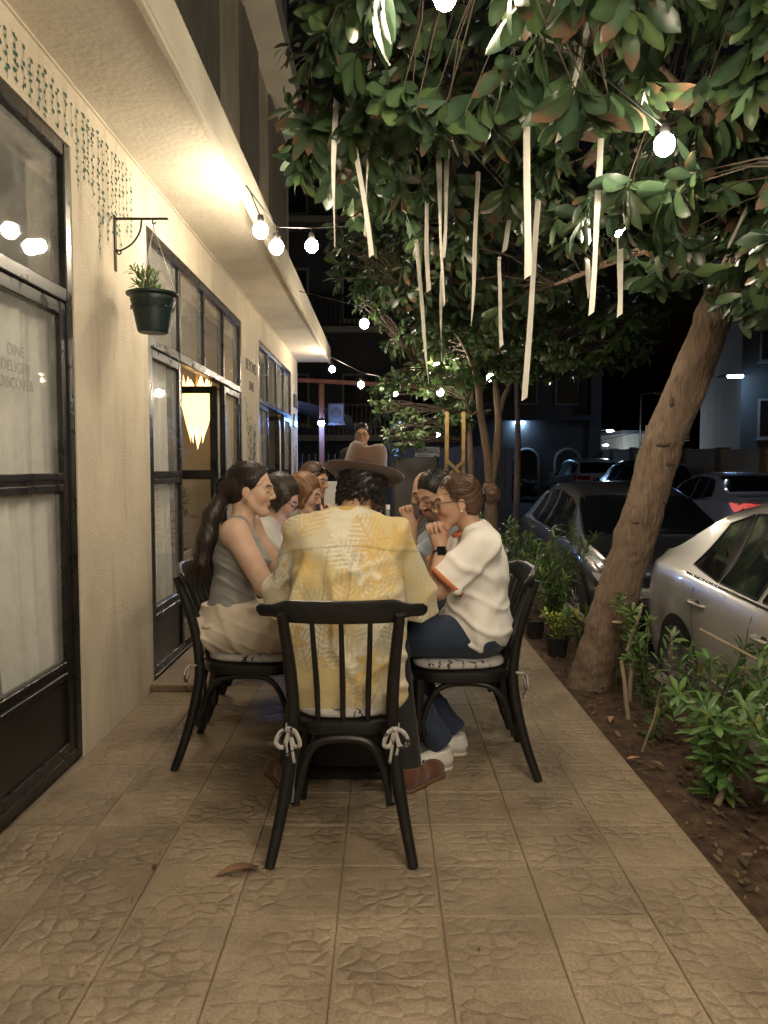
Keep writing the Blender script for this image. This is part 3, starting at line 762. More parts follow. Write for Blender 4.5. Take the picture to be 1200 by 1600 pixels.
def make_chair(label):
    t = thing('bentwood_chair', label, 'chair', group='black chairs around the dining table')
    q = MB(); seat_slab(q, [(0.012, 0.405), (0.004, 0.41), (0.0, 0.43), (0.004, 0.45), (0.02, 0.458)], 0.0, 0.215, 0.215, 0.185); q.build('seat', m_chair, t, True, 40)
    for s in (-1, 1):
        q = MB(); q.tube(smooth_path([(-.315, s * .238, 0), (-.262, s * .205, .16), (-.222, s * .178, .34), (-.215, s * .168, .47), (-.24, s * .174, .64), (-.305, s * .192, .845)], 5),
                         lerps([.0175, .021, .023, .0235, .022, .018], 26), 10); q.build('rear_leg', m_chair, t, True, 50)
        q = MB(); q.tube(smooth_path([(.185, s * .168, .42), (.192, s * .172, .25), (.205, s * .178, .10), (.222, s * .184, 0)], 4), lerps([.0225, .0215, .019, .016], 13), 10); q.build('front_leg', m_chair, t, True, 50)
        q = MB(); q.tube(smooth_path([(-.238, s * .172, .185), (-.205, s * .168, .24), (-.175, s * .163, .33), (-.10, s * .16, .39), (.06, s * .16, .392), (.13, s * .163, .34), (.165, s * .167, .25), (.188, s * .17, .185)], 4), .0135, 8)
        q.build('side_hoop', m_chair, t, True, 50)
    for xx, sp, nm in ((-.212, .162, 'rear_hoop'), (.175, .158, 'front_hoop')):
        q = MB(); q.tube(smooth_path([(xx - .012, -sp, .17), (xx, -sp * .93, .24), (xx, -sp * .75, .34), (xx, -sp * .4, .392), (xx, sp * .4, .392), (xx, sp * .75, .34), (xx, sp * .93, .24), (xx - .012, sp, .17)], 4), .0145, 8)
        q.build(nm, m_chair, t, True, 50)
    for yy in (-.092, 0, .092):
        q = MB(); q.tube(smooth_path([(-.193, yy * .92, .44), (-.215, yy * .95, .58), (-.255, yy, .70), (-.312, yy * 1.04, .84)], 4), lerps([.0085, .0105, .0095, .008], 13), 8); q.build('spindle', m_chair, t, True, 50)
    # crest rail: curved in plan, taller in the middle, small stepped ears
    V = []; Fc = []; n = 40
    for i in range(n + 1):
        y = -.285 + .57 * i / n; a = abs(y) / .285
        x = -.318 + .075 * a ** 2.0
        h = .040 if a < .62 else .040 - .017 * min(1, (a - .62) / .16)
        zc = .845 + (.006 if a < .62 else .006 * 1) - .010 * max(0, a - .7)
        th = .0125 * (1 if a < .93 else max(.35, 1 - ((a - .93) / .07) ** 2 * .65)); hh = h * (1 if a < .93 else max(.45, 1 - ((a - .93) / .07) ** 2 * .55))
        for k in range(12):
            an = 2 * math.pi * k / 12; cx = abs(math.cos(an)) ** .6 * math.copysign(1, math.cos(an)); cz = abs(math.sin(an)) ** .6 * math.copysign(1, math.sin(an))
            V.append((x + th * cx - .012 * cz * .6, y, zc + hh * cz))
    for i in range(n):
        for k in range(12): Fc.append((i * 12 + k, i * 12 + (k + 1) % 12, (i + 1) * 12 + (k + 1) % 12, (i + 1) * 12 + k))
    Fc.append(tuple(range(12))); Fc.append(tuple(n * 12 + k for k in range(12))[::-1])
    q = MB(); q.add(V, Fc); q.build('crest_rail', m_chair, t, True, 50)
    q = MB(); seat_slab(q, [(0.02, 0.459), (0.004, 0.464), (0.0, 0.474), (0.006, 0.484), (0.03, 0.492), (0.09, 0.496)], 0.008, 0.205, 0.205, 0.165)
    cu = q.build('cushion', m_cush, t, True, 60)
    for s in (-1, 1):                      # tie bows around the rear posts
        b = MB(); c = Vector((-.24, s * .175, .448))
        def rib(P, w=.009):
            b.tube(smooth_path(P, 4), w, 6, flat=.22, up=(1, .3, 0))
        rib([c + Vector((.05, -s * .02, .012)), c + Vector((.02, s * .012, .004)), c + Vector((-.012, s * .012, 0))], .007)
        rib([c + Vector((-.014, 0, 0)), c + Vector((-.025, s * .03, -.01)), c + Vector((-.028, s * .045, -.045)), c + Vector((-.024, s * .02, -.06)), c + Vector((-.016, 0, -.004))])
        rib([c + Vector((-.014, 0, 0)), c + Vector((-.026, -s * .022, -.012)), c + Vector((-.03, -s * .035, -.05)), c + Vector((-.024, -s * .014, -.055)), c + Vector((-.016, 0, -.004))])
        rib([c + Vector((-.015, 0, 0)), c + Vector((-.024, s * .012, -.05)), c + Vector((-.022, s * .006, -.09))], .006)
        rib([c + Vector((-.015, 0, 0)), c + Vector((-.026, -s * .008, -.06)), c + Vector((-.024, -s * .016, -.115))], .006)
        b.ball(c + Vector((-.018, 0, -.003)), .009, 8, 6)
        b.build('tie_bow', m_cush, cu, True)
    return t
CH = [  # x, y, rot of the sitter's facing direction, label
    (-0.14, 2.78, 90, 'black bentwood chair in the foreground with its spindle back to the camera'),
    (-0.60, 3.52, 0, 'black bentwood chair under the woman in grey tank top'),
    (-0.62, 4.18, 2, 'black bentwood chair on the left, second from the camera, under woman in pale tee'),
    (-0.62, 4.82, -3, 'black bentwood chair on the left under the woman in olive top'),
    (0.335, 3.40, 180, 'black bentwood chair under the woman in white tee'),
    (0.33, 4.06, 178, 'black bentwood chair under the man with dark moustache'),
    (0.34, 4.70, 182, 'black bentwood chair under the bald man at the back right'),
    (-0.62, 5.46, 0, 'black bentwood chair at the far left end of the table'),
]
ch0 = make_chair(CH[0][3])
for i, (x, y, a, lb) in enumerate(CH):
    o = ch0 if i == 0 else copy_tree(ch0)
    o.location = (x, y, 0); o.rotation_euler = (0, 0, R(a)); o['label'] = lb

# ---- table on two black slab pedestals
TBX = (-0.50, 0.22)
tb = thing('dining_table', 'long dark dining table between the seated diners', 'table', (-0.14, 4.35, 0))
m_top = mat('dark_table_wood', (0.06, 0.038, 0.025), 0.4, var=0.3, vscale=4, stretch=(10, 1, 10), bump=0.1)
q = MB(); q.box((-.325, -1.28, .715), (.325, 1.38, .75), b=.006); q.build('tabletop', m_top, tb)
for s in (-1, 1):
    q = MB(); q.box((-.165, s * 1.05 - .06, .03), (.165, s * 1.05 + .06, .715), b=.004); q.build('pedestal', m_black_panel, tb)
    q = MB(); q.box((-.26, s * 1.05 - .12, 0), (.26, s * 1.05 + .12, .03), b=.006); q.build('foot_plate', m_black_metal, tb)
m_white = mat('white_ceramic', (0.78, 0.77, 0.74), 0.2, var=0.03)
def plate(x, y, label):
    p = thing('plate', label, 'plate', (x, y, .7505), group='plates on the dining table')
    q = MB(); q.lathe([(0, .004), (.06, .004), (.075, .008), (.115, .022), (.118, .02), (.08, .002), (.06, 0), (0, 0)], n=28); q.build('dish', m_white, p, True, 50)
    q = MB(); r_ = random.Random(int(x * 100 + y * 10))
    for k in range(7): q.ball((r_.uniform(-.05, .05), r_.uniform(-.05, .05), .014), (r_.uniform(.012, .03), r_.uniform(.012, .022), .01), 8, 5)
    q.build('food', mat('food', (0.16, 0.07, 0.03), 0.6, var=0.5, vscale=30), p, True)
plate(0.11, 3.42, 'white plate at the elbow of the woman in white tee')
plate(-0.36, 3.62, 'white plate in front of the woman in grey tank top')
plate(0.09, 4.1, 'white plate in front of the moustached man')
plate(-0.36, 4.25, 'white plate in front of the woman with glasses')
def bottle(x, y, h, label, colr):
    p = thing('bottle', label, 'bottle', (x, y, .7505))
    q = MB(); q.lathe([(0, 0), (.03, 0), (.032, .01), (.032, h * .6), (.014, h * .78), (.0125, h * .95), (0, h * .95)], n=16); q.build('flask', colr, p, True, 50)
    q = MB(); q.lathe([(0, h * .93), (.0145, h * .93), (.0145, h), (0, h)], n=14); q.build('cap', m_white, p, True, 50)
bottle(0.02, 4.3, .36, 'clear glass bottle with pale cap showing above the yellow shirt', mat('bottle_glass', (0.25, 0.3, 0.28), 0.08, spec=0.8))
bottle(-0.3, 5.2, .28, 'small blue and white bottle beside the table flowers', mat('bottle_blue', (0.2, 0.3, 0.5), 0.15, spec=0.6))
# ---- hanging planter on its bracket
pot = thing('hanging_planter', 'dark green plastic planter hanging from a wall bracket', 'planter', (-1.185, 4.0, 2.02))
m_potg = mat('green_plastic', (0.007, 0.021, 0.019), 0.42, var=0.15, vscale=8)
q = MB(); q.lathe([(0, -.012), (.07, -.012), (.078, -.006), (.082, .01), (.098, .09), (.106, .135), (.112, .148), (.112, .168), (.118, .172), (.132, .176), (.134, .186), (.126, .19), (.116, .188), (.104, .16), (0, .155)], n=32); q.build('pot', m_potg, pot, True, 35)
q = MB()
for k in range(16):
    a = 2 * math.pi * k / 16
    for t in range(5):
        a2 = a + 2 * math.pi / 16 * (t + .5) / 5; dz = .018 * math.sin(math.pi * (t + .5) / 5)
        q.ball((.1075 * math.cos(a2), .1075 * math.sin(a2), .125 - dz), .004, 6, 4)
q.build('scallop_trim', m_potg, pot, True)
q = MB(); q.ball((0, 0, .14), (.1, .1, .03), 14, 6); q.build('potting_soil', m_soil, pot, True)
q = MB()
for k in range(3):
    a = 2 * math.pi * k / 3 + .4; q.tube([(.12 * math.cos(a), .12 * math.sin(a), .182), (0.01, 0, .52)], .0022, 5)
q.tube([(0.01, 0, .52), (.01, 0, .55), (.0, 0, .562)], .003, 5)
q.build('hanger_wires', mat('clear_plastic_hanger', (0.55, 0.52, 0.45), 0.4), pot, True)
br = thing('wall_bracket', 'rusty iron bracket on the pier holding the planter', 'bracket', (-1.375, 4.0, 2.58))
m_rust = mat('rusty_iron', (0.035, 0.022, 0.015), 0.75, var=0.5, vscale=25, bump=0.3)
q = MB(); q.box((0.001, -.014, -.26), (.007, .014, .02), b=.001); q.build('wall_plate', m_rust, br)
q = MB(); q.box((.007, -.011, .0), (.275, .011, .007), b=.001); q.build('arm', m_rust, br)
q = MB(); q.tube(smooth_path([(.006, 0, -.15), (.03, 0, -.155), (.09, 0, -.12), (.13, 0, -.06), (.14, 0, .0)], 4), .005, 6)
q.tube(smooth_path([(.006, 0, -.15), (.02, 0, -.175), (.032, 0, -.165), (.028, 0, -.15)], 4), .004, 6); q.build('scroll', m_rust, br, True)
q = MB(); q.tube(smooth_path([(.195, 0, .0), (.195, 0, -.018), (.205, 0, -.022), (.212, 0, -.012)], 3), .0035, 6); q.build('hook', m_rust, br, True)
# ================================================================== LEAVES AND TREES
m_leaf = mat('tree_leaf', rough=0.30, col=True, trans=0.18, spec=0.5, var=0.12, vscale=40)
m_bark = mat('grey_brown_bark', (0.28, 0.20, 0.145), 0.92, var=0.45, vscale=55, stretch=(1, 1, 0.22), bump=1.0, bscale=75, bdist=0.02, second=(0.10, 0.07, 0.05), detail=6)
m_twig = mat('twig', (0.075, 0.055, 0.04), 0.85, var=0.25, vscale=20)
LEAF_T = [0.0, 0.12, 0.35, 0.6, 0.8, 0.93, 1.0]
LEAF_W = [0.012, 0.07, 0.155, 0.195, 0.155, 0.07, 0.0]
def leaf_geo(seed, droop=0.25, fold=0.10, brown=0.4, green=(0.055, 0.105, 0.04), wscale=1.0):
    # unit-length leaf along +x, face up +z; three vertices per station
    r = random.Random(seed); V = []; Cc = []; F = []
    tw = r.uniform(-.25, .25); g = r.uniform(.8, 1.25)
    bro = (0.17, 0.092, 0.055) if r.random() < .6 else (0.12, 0.068, 0.042)
    edge = r.uniform(.5, 1.0) * brown; tipb = r.uniform(.3, .9) if r.random() < brown else 0.0
    for t, w_ in zip(LEAF_T, LEAF_W):
        z = -droop * t * t
        for s in (-1, 0, 1):
            wv = w_ * wscale * (1 + .07 * math.sin(17 * t + 3 * s + seed))
            V.append((t - droop * .15 * t * t, s * wv * math.cos(fold * 3), z + abs(s) * fold * wv * 2.5 + s * wv * tw * t + .012 * math.sin(21 * t + s * 2 + seed) * abs(s)))
            k = 0.0
            if s != 0: k = edge * (.35 + .65 * (t > .5)) * (r.random() < .75)
            if t > 1 - tipb * .45: k = max(k, .9)
            base = [c * g * (1.45 if s == 0 else 1.0) for c in green]
            Cc.append([base[i] * (1 - k) + bro[i] * k for i in range(3)])
    n = len(LEAF_T)
    for i in range(n - 1):
        a = i * 3
        F += [(a, a + 1, a + 4, a + 3), (a + 1, a + 2, a + 5, a + 4)]
    return np.array(V), F, np.array(Cc)
def frame_from(d, up):
    x = d.normalized(); y = up.cross(x)
    if y.length < 1e-4: y = Vector((0, 1, 0)).cross(x)
    y.normalize(); z = x.cross(y)
    return Matrix((x, y, z)).transposed()
class Foliage:
    def __init__(s, seed, variants, n_parts, mat_, cam_sorted=True):
        s.var = variants; s.items = []; s.np_ = n_parts; s.mat = mat_; s.r = random.Random(seed)
    def leaf(s, p, d, up, L):
        s.items.append((Vector(p), frame_from(Vector(d), Vector(up)), L, s.r.randrange(len(s.var))))
    def rosette(s, p, axis, L, n, open_=1.1, droop=0.45):
        r = s.r; ax = Vector(axis).normalized(); q = frame_from(ax, Vector((0.2, 0.1, 1)))
        off = r.uniform(0, 6.28)
        for k in range(n):
            a = off + 2.4 * k + r.uniform(-.25, .25); o = open_ * r.uniform(.65, 1.15)
            d = q @ Vector((math.cos(o), math.sin(o) * math.cos(a), math.sin(o) * math.sin(a)))
            d = Vector((d.x, d.y, d.z - droop * r.uniform(.5, 1.3))).normalized()
            up = ax * .8 + Vector((r.uniform(-.3, .3), r.uniform(-.3, .3), .55))
            s.leaf(Vector(p) - ax * .012 * k * L / .2 * .5 + d * .01, d, up, L * r.uniform(.65, 1.15))
    def build(s, root, name='leaf', bulk='foliage'):
        if not s.items: return
        # the leaves that show largest are parts of their own
        def score(it):
            p = it[0]; y = max(.5, p.y + root.location.y); 
            inx = abs((p.x + root.location.x) / y) < .52; z = (p.z + root.location.z - CAM_H) / y
            return (it[2] / y) if (inx and -.75 < z < .66) else 0
        s.items.sort(key=score, reverse=True)
        meshes = []
        for V, F, Cc in s.var:
            me = mesh_from(name, V, F, True, Cc); me.materials.append(s.mat); meshes.append(me)
        k = min(s.np_, len(s.items))
        for p, Mx, L, v in s.items[:k]:
            o = bpy.data.objects.new(name, meshes[v]); C.objects.link(o); o.parent = root
            o.matrix_local = Matrix.Translation(p) @ Mx.to_4x4() @ Matrix.Scale(L, 4)
        rest = s.items[k:]
        if rest:
            AV = []; AF = []; AC = []; n0 = 0
            for p, Mx, L, v in rest:
                V, F, Cc = s.var[v]; m3 = np.array(Mx)
                AV.append(V @ m3.T * L + np.array(p)); AC.append(Cc * s.r.uniform(.7, 1.25))
                AF.append(np.array(F) + n0); n0 += len(V)
            o = obj(bulk, mesh_from(bulk, np.concatenate(AV), np.concatenate(AF), True, np.clip(np.concatenate(AC), 0, 1)), s.mat, root); o['kind'] = 'stuff'
def limb(root, pts, radii, name='branch', n=8, sub=5, matl=None, rough=0.0, bark=0.0):
    P = smooth_path(pts, sub); rr = lerps(radii, len(P)); q = MB(); q.tube(P, rr, n); 
    if rough:
        nv = []
        for v in q.v:
            v = Vector(v); nv.append(tuple(v + Vector((mnoise.noise(v * 7), mnoise.noise(v * 7 + Vector((9, 3, 1))), mnoise.noise(v * 5 + Vector((1, 7, 3))))) * rough
                                        + Vector((mnoise.noise(v * 22), mnoise.noise(v * 22 + Vector((4, 4, 1))), 0)) * rough * .35))
        if bark:
            out = []
            for i, v in enumerate(nv):
                c = P[i // n] ; v = Vector(v); d = (v - c).normalized(); a = math.atan2(d.y, d.x)
                w = Vector((math.cos(a) * 5.5, math.sin(a) * 5.5, v.z * 5.0)); w2 = Vector((math.cos(a) * 9, math.sin(a) * 9, v.z * 9 + 5))
                k = (1 - abs(mnoise.noise(w + Vector((0, 0, mnoise.noise(w * .7)))))*2.2) * .7 + mnoise.noise(w2) * .6 + .25 * mnoise.noise(w2 * 2.3)
                out.append(tuple(v - d * bark * k))
            nv = out
        q.v = nv
    q.build(name, matl or m_bark, root, True)
    return P
VAR_BIG = [leaf_geo(k, droop=.12 + .07 * (k % 5), fold=.05 + .02 * (k % 4), brown=(.0, .25, .0, .1, .45, .0, .0, .05, .0, .0, .15, .8, .0, .5, .2, .0)[k % 16],
                    green=((.038, .066, .030), (.031, .058, .032), (.050, .080, .030), (.038, .069, .037))[k % 4]) for k in range(16)]
VAR_SMALL = [leaf_geo(40 + k, droop=.10 + .06 * (k % 5), fold=.06, brown=(.0, .0, .0, .1, .4)[k % 5], wscale=.95,
                      green=((.048, .088, .030), (.040, .080, .035), (.060, .100, .032))[k % 3]) for k in range(10)]
VAR_DRY = [leaf_geo(80 + k, droop=.5, fold=.2, brown=1.0, green=(.20, .11, .06)) for k in range(4)]

# ---- big leaning tree beside the silver car
T1 = Vector((1.30, 4.70, -0.04))
tree = thing('leaning_tree', 'big leafy tree with thick leaning trunk between the parked cars and terrace', 'tree', T1)
def L1(x, y, z): return Vector((x, y, z)) - T1
trunk_pts = [L1(1.26, 4.72, -.10), L1(1.31, 4.7, .08), L1(1.37, 4.68, .35), L1(1.48, 4.64, .75), L1(1.56, 4.6, 1.10), L1(1.645, 4.56, 1.45), L1(1.78, 4.5, 1.85), L1(1.90, 4.45, 2.2), L1(2.02, 4.4, 2.5)]
limb(tree, trunk_pts, [.15, .137, .128, .124, .119, .115, .110, .104, .102], 'trunk', 72, 26, rough=.018, bark=.0045)
def trunk_at(v):
    best = None
    P = smooth_path(trunk_pts, 10)
    return min(P, key=lambda p: abs((at(600, v, p.y + T1.y)).z - (p.z + T1.z)))
for (v, ang, sx, sz) in ((695, -.3, .05, .012), (722, .3, .035, .016), (815, -.5, .03, .012), (630, -.7, .02, .03), (775, .7, .012, .03), (985, -.4, .02, .02)):
    c = trunk_at(v); rad = .122
    q = MB(); q.ball((0, 0, 0), (sx * .8, .012, sz), 10, 6)
    q.build('bark_scar', mat('bark_scar', (0.09, 0.06, 0.045), 0.95, var=.3, vscale=40), tree, True, loc=c + Vector((math.sin(ang) * rad, -math.cos(ang) * rad, 0)), rot=(0, 0, ang))
S1 = L1(2.04, 4.4, 2.5)
limbs = []
def B(*a): limbs.append(limb(tree, *a, 'branch', 8, 5, rough=.006))
B([S1, L1(1.75, 4.1, 2.95), L1(1.2, 3.75, 3.25), L1(.55, 3.5, 3.45), L1(.0, 3.35, 3.5)], [.09, .065, .045, .03, .012])
B([S1, L1(1.95, 4.6, 3.0), L1(1.45, 5.0, 3.4), L1(.75, 5.3, 3.6), L1(.1, 5.5, 3.65), L1(-.35, 5.6, 3.5)], [.09, .07, .05, .035, .02, .01])
B([S1, L1(2.05, 4.0, 2.95), L1(1.85, 3.4, 3.15), L1(1.45, 2.8, 3.15), L1(1.1, 2.4, 3.05)], [.08, .06, .04, .025, .012])
B([S1, L1(2.2, 4.1, 2.7), L1(2.15, 3.6, 2.7), L1(1.95, 3.2, 2.55)], [.06, .045, .025, .01])
B([L1(1.2, 3.75, 3.25), L1(.9, 3.2, 3.3), L1(.65, 2.8, 3.15), L1(.4, 2.6, 3.0)], [.04, .03, .018, .009])
B([L1(1.45, 5.0, 3.4), L1(1.1, 5.6, 3.2), L1(.65, 6.2, 3.0), L1(.2, 6.7, 2.85)], [.045, .03, .02, .009])
B([L1(.75, 5.3, 3.6), L1(.3, 4.8, 3.4), L1(-.1, 4.5, 3.25), L1(-.4, 4.4, 3.1)], [.035, .025, .015, .008])
B([S1, L1(2.2, 4.7, 2.8), L1(1.7, 5.2, 2.75), L1(1.2, 5.5, 2.6)], [.07, .05, .03, .012])
B([S1, L1(2.5, 4.4, 3.1), L1(2.8, 4.2, 3.5)], [.08, .06, .03])
fol = Foliage(21, VAR_BIG, 300, m_leaf)
tw = MB(); rr = random.Random(5)
samples = [p for lm in limbs for p in lm[4:]]
def crown(fol, tw, samples, root_loc, blobs, seed, twr=.004):
    r = random.Random(seed); n_ok = 0
    for (c, rad, n, L) in blobs:
        k = 0; tries = 0
        n = int(n * 1.25)
        while k < n and tries < n * 30:
            tries += 1
            v = Vector((r.gauss(0, 1), r.gauss(0, 1), r.gauss(0, 1))).normalized()
            rho = r.uniform(.35, 1.0) ** .6
            p = Vector((c[0] + v.x * rad[0] * rho, c[1] + v.y * rad[1] * rho, c[2] + v.z * rad[2] * rho))
            if mnoise.noise(p * 1.6 + Vector((seed, 0, 0))) < -.17: continue          # gaps
            if p.z > 3.05 and p.x < -.55: continue
            if any((p - (b - b.normalized() * t)).length < .24 for b in B4 for t in (0, .25, .5)): continue     # room is kept clear around the bulbs
            k += 1
            q = p - root_loc
            near = min(samples, key=lambda s: (s - q).length_squared + (0.3 if s.z > q.z + .3 else 0))
            d = q - near
            if d.length > .02:
                st = near if d.length < .9 else q - d.normalized() * .9
                mid = st.lerp(q, .55) + Vector((r.uniform(-.05, .05), r.uniform(-.05, .05), .05))
                tw.tube([st, mid, q], [twr * 1.3, twr, twr * .7], 4, cap=False)
                ax = (q - mid).normalized()
            else: ax = v
            ax = (ax * .6 + v * .5 + Vector((0, 0, .05))).normalized()
            fol.rosette(q, ax, L * r.uniform(.66, 1.22), r.randint(7, 11))
blobs1 = [
    ((0.55, 3.6, 3.30), (0.95, .8, .42), 62, .185),
    ((1.10, 3.0, 3.05), (0.85, .6, .42), 46, .19),
    ((1.75, 3.6, 2.75), (0.75, .6, .55), 64, .18),
    ((-.05, 4.6, 3.25), (0.55, .6, .45), 40, .17),
    ((0.55, 5.4, 3.35), (1.0, .8, .55), 80, .17),
    ((1.45, 4.6, 3.00), (0.9, .8, .50), 62, .18),
    ((0.35, 6.5, 3.10), (0.9, .6, .55), 66, .15),
    ((2.05, 3.9, 2.35), (0.42, .45, .34), 32, .165),
    ((0.4, 2.75, 3.10), (0.55, .35, .28), 18, .19),
    ((2.5, 4.2, 3.6), (1.0, 1.0, .6), 45, .18),
    ((1.2, 4.4, 4.2), (1.8, 1.6, .6), 120, .19),
    ((1.9, 2.6, 3.0), (0.6, .5, .3), 20, .19),
    ((1.75, 3.4, 2.3), (0.35, .35, .35), 30, .165),
    ((-.05, 3.9, 3.35), (0.45, .5, .35), 18, .17),
    ((-.25, 3.3, 3.5), (0.35, .4, .25), 5, .17),
    ((1.0, 6.6, 3.0), (0.9, .5, .5), 60, .15),
    ((1.5, 4.2, 2.65), (0.55, .5, .35), 40, .165),
    ((0.8, 6.0, 2.85), (0.8, .5, .4), 45, .14),
]
crown(fol, tw, samples, T1, blobs1, 31)
fol.build(tree)
tag(tw.build('twigs', m_twig, tree, True), kind='stuff')

# ---- slender forked tree behind the diners
T2 = Vector((1.19, 8.45, -0.04))
tree2 = thing('slender_tree', 'slender tree forking into two pale stems behind the woman in white tee', 'tree', T2)
def L2(u, v, d): return at(u, v, d) - T2
limb(tree2, [Vector((0, 0, -.08)), Vector((0, 0, .2)), L2(768, 800, 8.45), L2(765, 755, 8.45)], [.085, .075, .07, .066], 'trunk', 12, 5, rough=.008)
lm2 = []
lm2.append(limb(tree2, [L2(765, 757, 8.45), L2(760, 700, 8.45), L2(750, 640, 8.4), L2(745, 590, 8.3), L2(725, 540, 8.2), L2(700, 500, 8.0)], [.05, .044, .04, .034, .02, .01], 'branch', 10, 5, rough=.006))
lm2.append(limb(tree2, [L2(768, 757, 8.45), L2(778, 690, 8.5), L2(778, 640, 8.5), L2(775, 590, 8.5), L2(785, 530, 8.5), L2(800, 480, 8.3)], [.05, .044, .038, .03, .02, .01], 'branch', 10, 5, rough=.006))
lm2.append(limb(tree2, [L2(779, 650, 8.5), L2(792, 610, 8.5), L2(820, 570, 8.4), L2(860, 545, 8.2)], [.03, .024, .016, .008], 'branch', 8, 4))
lm2.append(limb(tree2, [L2(750, 640, 8.4), L2(735, 648, 8.35), L2(728, 625, 8.3), L2(720, 600, 8.2), L2(650, 570, 8.0)], [.014, .012, .012, .01, .006], 'branch', 7, 4))
fol2 = Foliage(22, VAR_SMALL, 300, m_leaf); tw2 = MB()
blobs2 = [
    ((0.95, 8.2, 2.65), (.85, .7, .40), 95, .115),
    ((1.55, 8.0, 2.55), (.75, .6, .35), 70, .115),
    ((0.35, 8.0, 2.95), (.75, .7, .45), 85, .115),
    ((1.0, 8.0, 3.4), (1.3, .9, .45), 120, .12),
    ((1.95, 7.3, 2.6), (.7, .6, .4), 80, .12),
    ((0.25, 8.9, 2.25), (.45, .3, .12), 16, .10),
]
crown(fol2, tw2, [p for l in lm2 for p in l[6:]], T2, blobs2, 77, .004)
fol2.build(tree2)
tag(tw2.build('twigs', m_twig, tree2, True), kind='stuff')

# ---- dim garden trees farther along the pavement
def dim_tree(name, label, x, y, h, blobs, seed, L=.11):
    T = Vector((x, y, -.05)); t = thing(name, label, 'tree', T)
    a = limb(t, [Vector((0, 0, 0)), Vector((.03, 0, h * .4)), Vector((.0, .05, h * .75)), Vector((.05, 0, h))], [.07, .055, .04, .015], 'trunk', 9, 4, rough=.006)
    f = Foliage(seed, VAR_SMALL, 0, m_leaf); w_ = MB(); crown(f, w_, a[4:], T, blobs, seed, .005); f.build(t)
    tag(w_.build('twigs', m_twig, t, True), kind='stuff')
dim_tree('garden_tree', 'small dim tree beside the yellow trellis posts', 1.22, 11.0, 2.6, [((.7, 11.0, 2.3), (.9, .7, .5), 110, .12), ((.25, 10.6, 1.75), (.35, .4, .25), 26, .1)], 91)
dim_tree('street_tree', 'dark leafy tree over the lane behind the slender tree', 2.4, 14.0, 4.4, [((2.1, 14, 4.2), (2.0, 1.4, 1.0), 200, .2), ((0.7, 13.2, 4.6), (1.4, 1.0, .9), 110, .2)], 92)

# ---- pale ribbons hanging from the branches
m_rib = mat('cream_ribbon', (0.76, 0.73, 0.66), 0.8, var=0.08, vscale=30, trans=0.3)
RB = [  # u0 v0 u1 v1 depth width label
    (526, 132, 520, 385, 3.9, .034, 'leftmost pale ribbon hanging straight near the awning'),
    (541, 150, 581, 398, 3.95, .036, 'slanting pale ribbon crossing towards the right near the awning'),
    (577, 108, 573, 372, 4.1, .034, 'pale ribbon hanging straight behind the slanting one'),
    (667, 300, 668, 455, 4.6, .030, 'short pale ribbon just left of the long pair'),
    (686, 255, 692, 476, 4.4, .040, 'wide pale ribbon forming the left of a close pair'),
    (698, 250, 694, 402, 4.5, .036, 'pale ribbon forming the right of a close pair'),
    (690, 440, 688, 566, 5.2, .030, 'pale ribbon ending just above a lit bulb'),
    (746, 288, 736, 506, 4.2, .032, 'pale ribbon hanging alone in the middle of the crown'),
    (652, 393, 671, 600, 4.7, .030, 'thin ribbon slanting down to left of the slender tree'),
    (781, 418, 784, 542, 4.8, .028, 'short thin ribbon above the slender tree crown'),
    (822, 185, 824, 430, 3.6, .038, 'longest straight ribbon under the big leaves'),
    (839, 333, 822, 624, 4.1, .036, 'long ribbon reaching lowest towards the pavement'),
    (930, 0, 873, 215, 3.0, .030, 'ribbon slanting from the top edge through the leaves'),
    (936, 238, 926, 488, 3.5, .034, 'pale ribbon left of the right hand bulb'),
    (967, 385, 970, 491, 3.9, .036, 'short ribbon below the small right hand bulb'),
    (917, 415, 922, 462, 4.2, .030, 'stub of ribbon peeping out beside the right ribbons'),
    (806, 300, 786, 392, 4.6, .034, 'folded ribbon looped over a twig in mid crown'),
    (1166, 330, 1140, 388, 3.6, .032, 'short tan ribbon caught in leaves at the right edge'),
]
for i, (u0, v0, u1, v1, d, wd, lb) in enumerate(RB):
    a = at(u0, v0, d + .28); b = at(u1, v1, d - .02); a = a + (a - b).normalized() * .07; L_ = (a - b).length
    root = thing('ribbon', lb, 'ribbon', a, group='pale ribbons hanging from the tree')
    V = []; Fq = []; n = 16; rr = random.Random(i); yaw0 = rr.uniform(-.5, .5); tw_ = rr.uniform(-1.8, 1.8); ph = rr.uniform(0, 6)
    for k in range(n + 1):
        t = k / n; c = (b - a) * t + Vector((.010 * math.sin(5 * t + ph) * t, .03 * math.sin(4 * t + ph), 0))
        yw = yaw0 + tw_ * t + .25 * math.sin(6 * t + ph); w2 = wd * .43
        dx = Vector((math.cos(yw), math.sin(yw), 0)) * w2
        for s in (-1, 0, 1): V.append(c + dx * s + Vector((0, .004 * abs(s), (.01 * s if k == n else 0))))
    for k in range(n):
        Fq += [(k * 3, k * 3 + 1, k * 3 + 4, k * 3 + 3), (k * 3 + 1, k * 3 + 2, k * 3 + 5, k * 3 + 4)]
    obj('ribbon_strip', mesh_from('ribbon_strip', V, Fq), m_rib, root)
    q = MB(); q.tube(smooth_path([(-.004, 0, -.004), (-.008, .006, .01), (0, .01, .016), (.008, .006, .01), (.004, 0, -.004)], 3), .005, 6, flat=.4); q.build('tie_knot', m_rib, root, True)
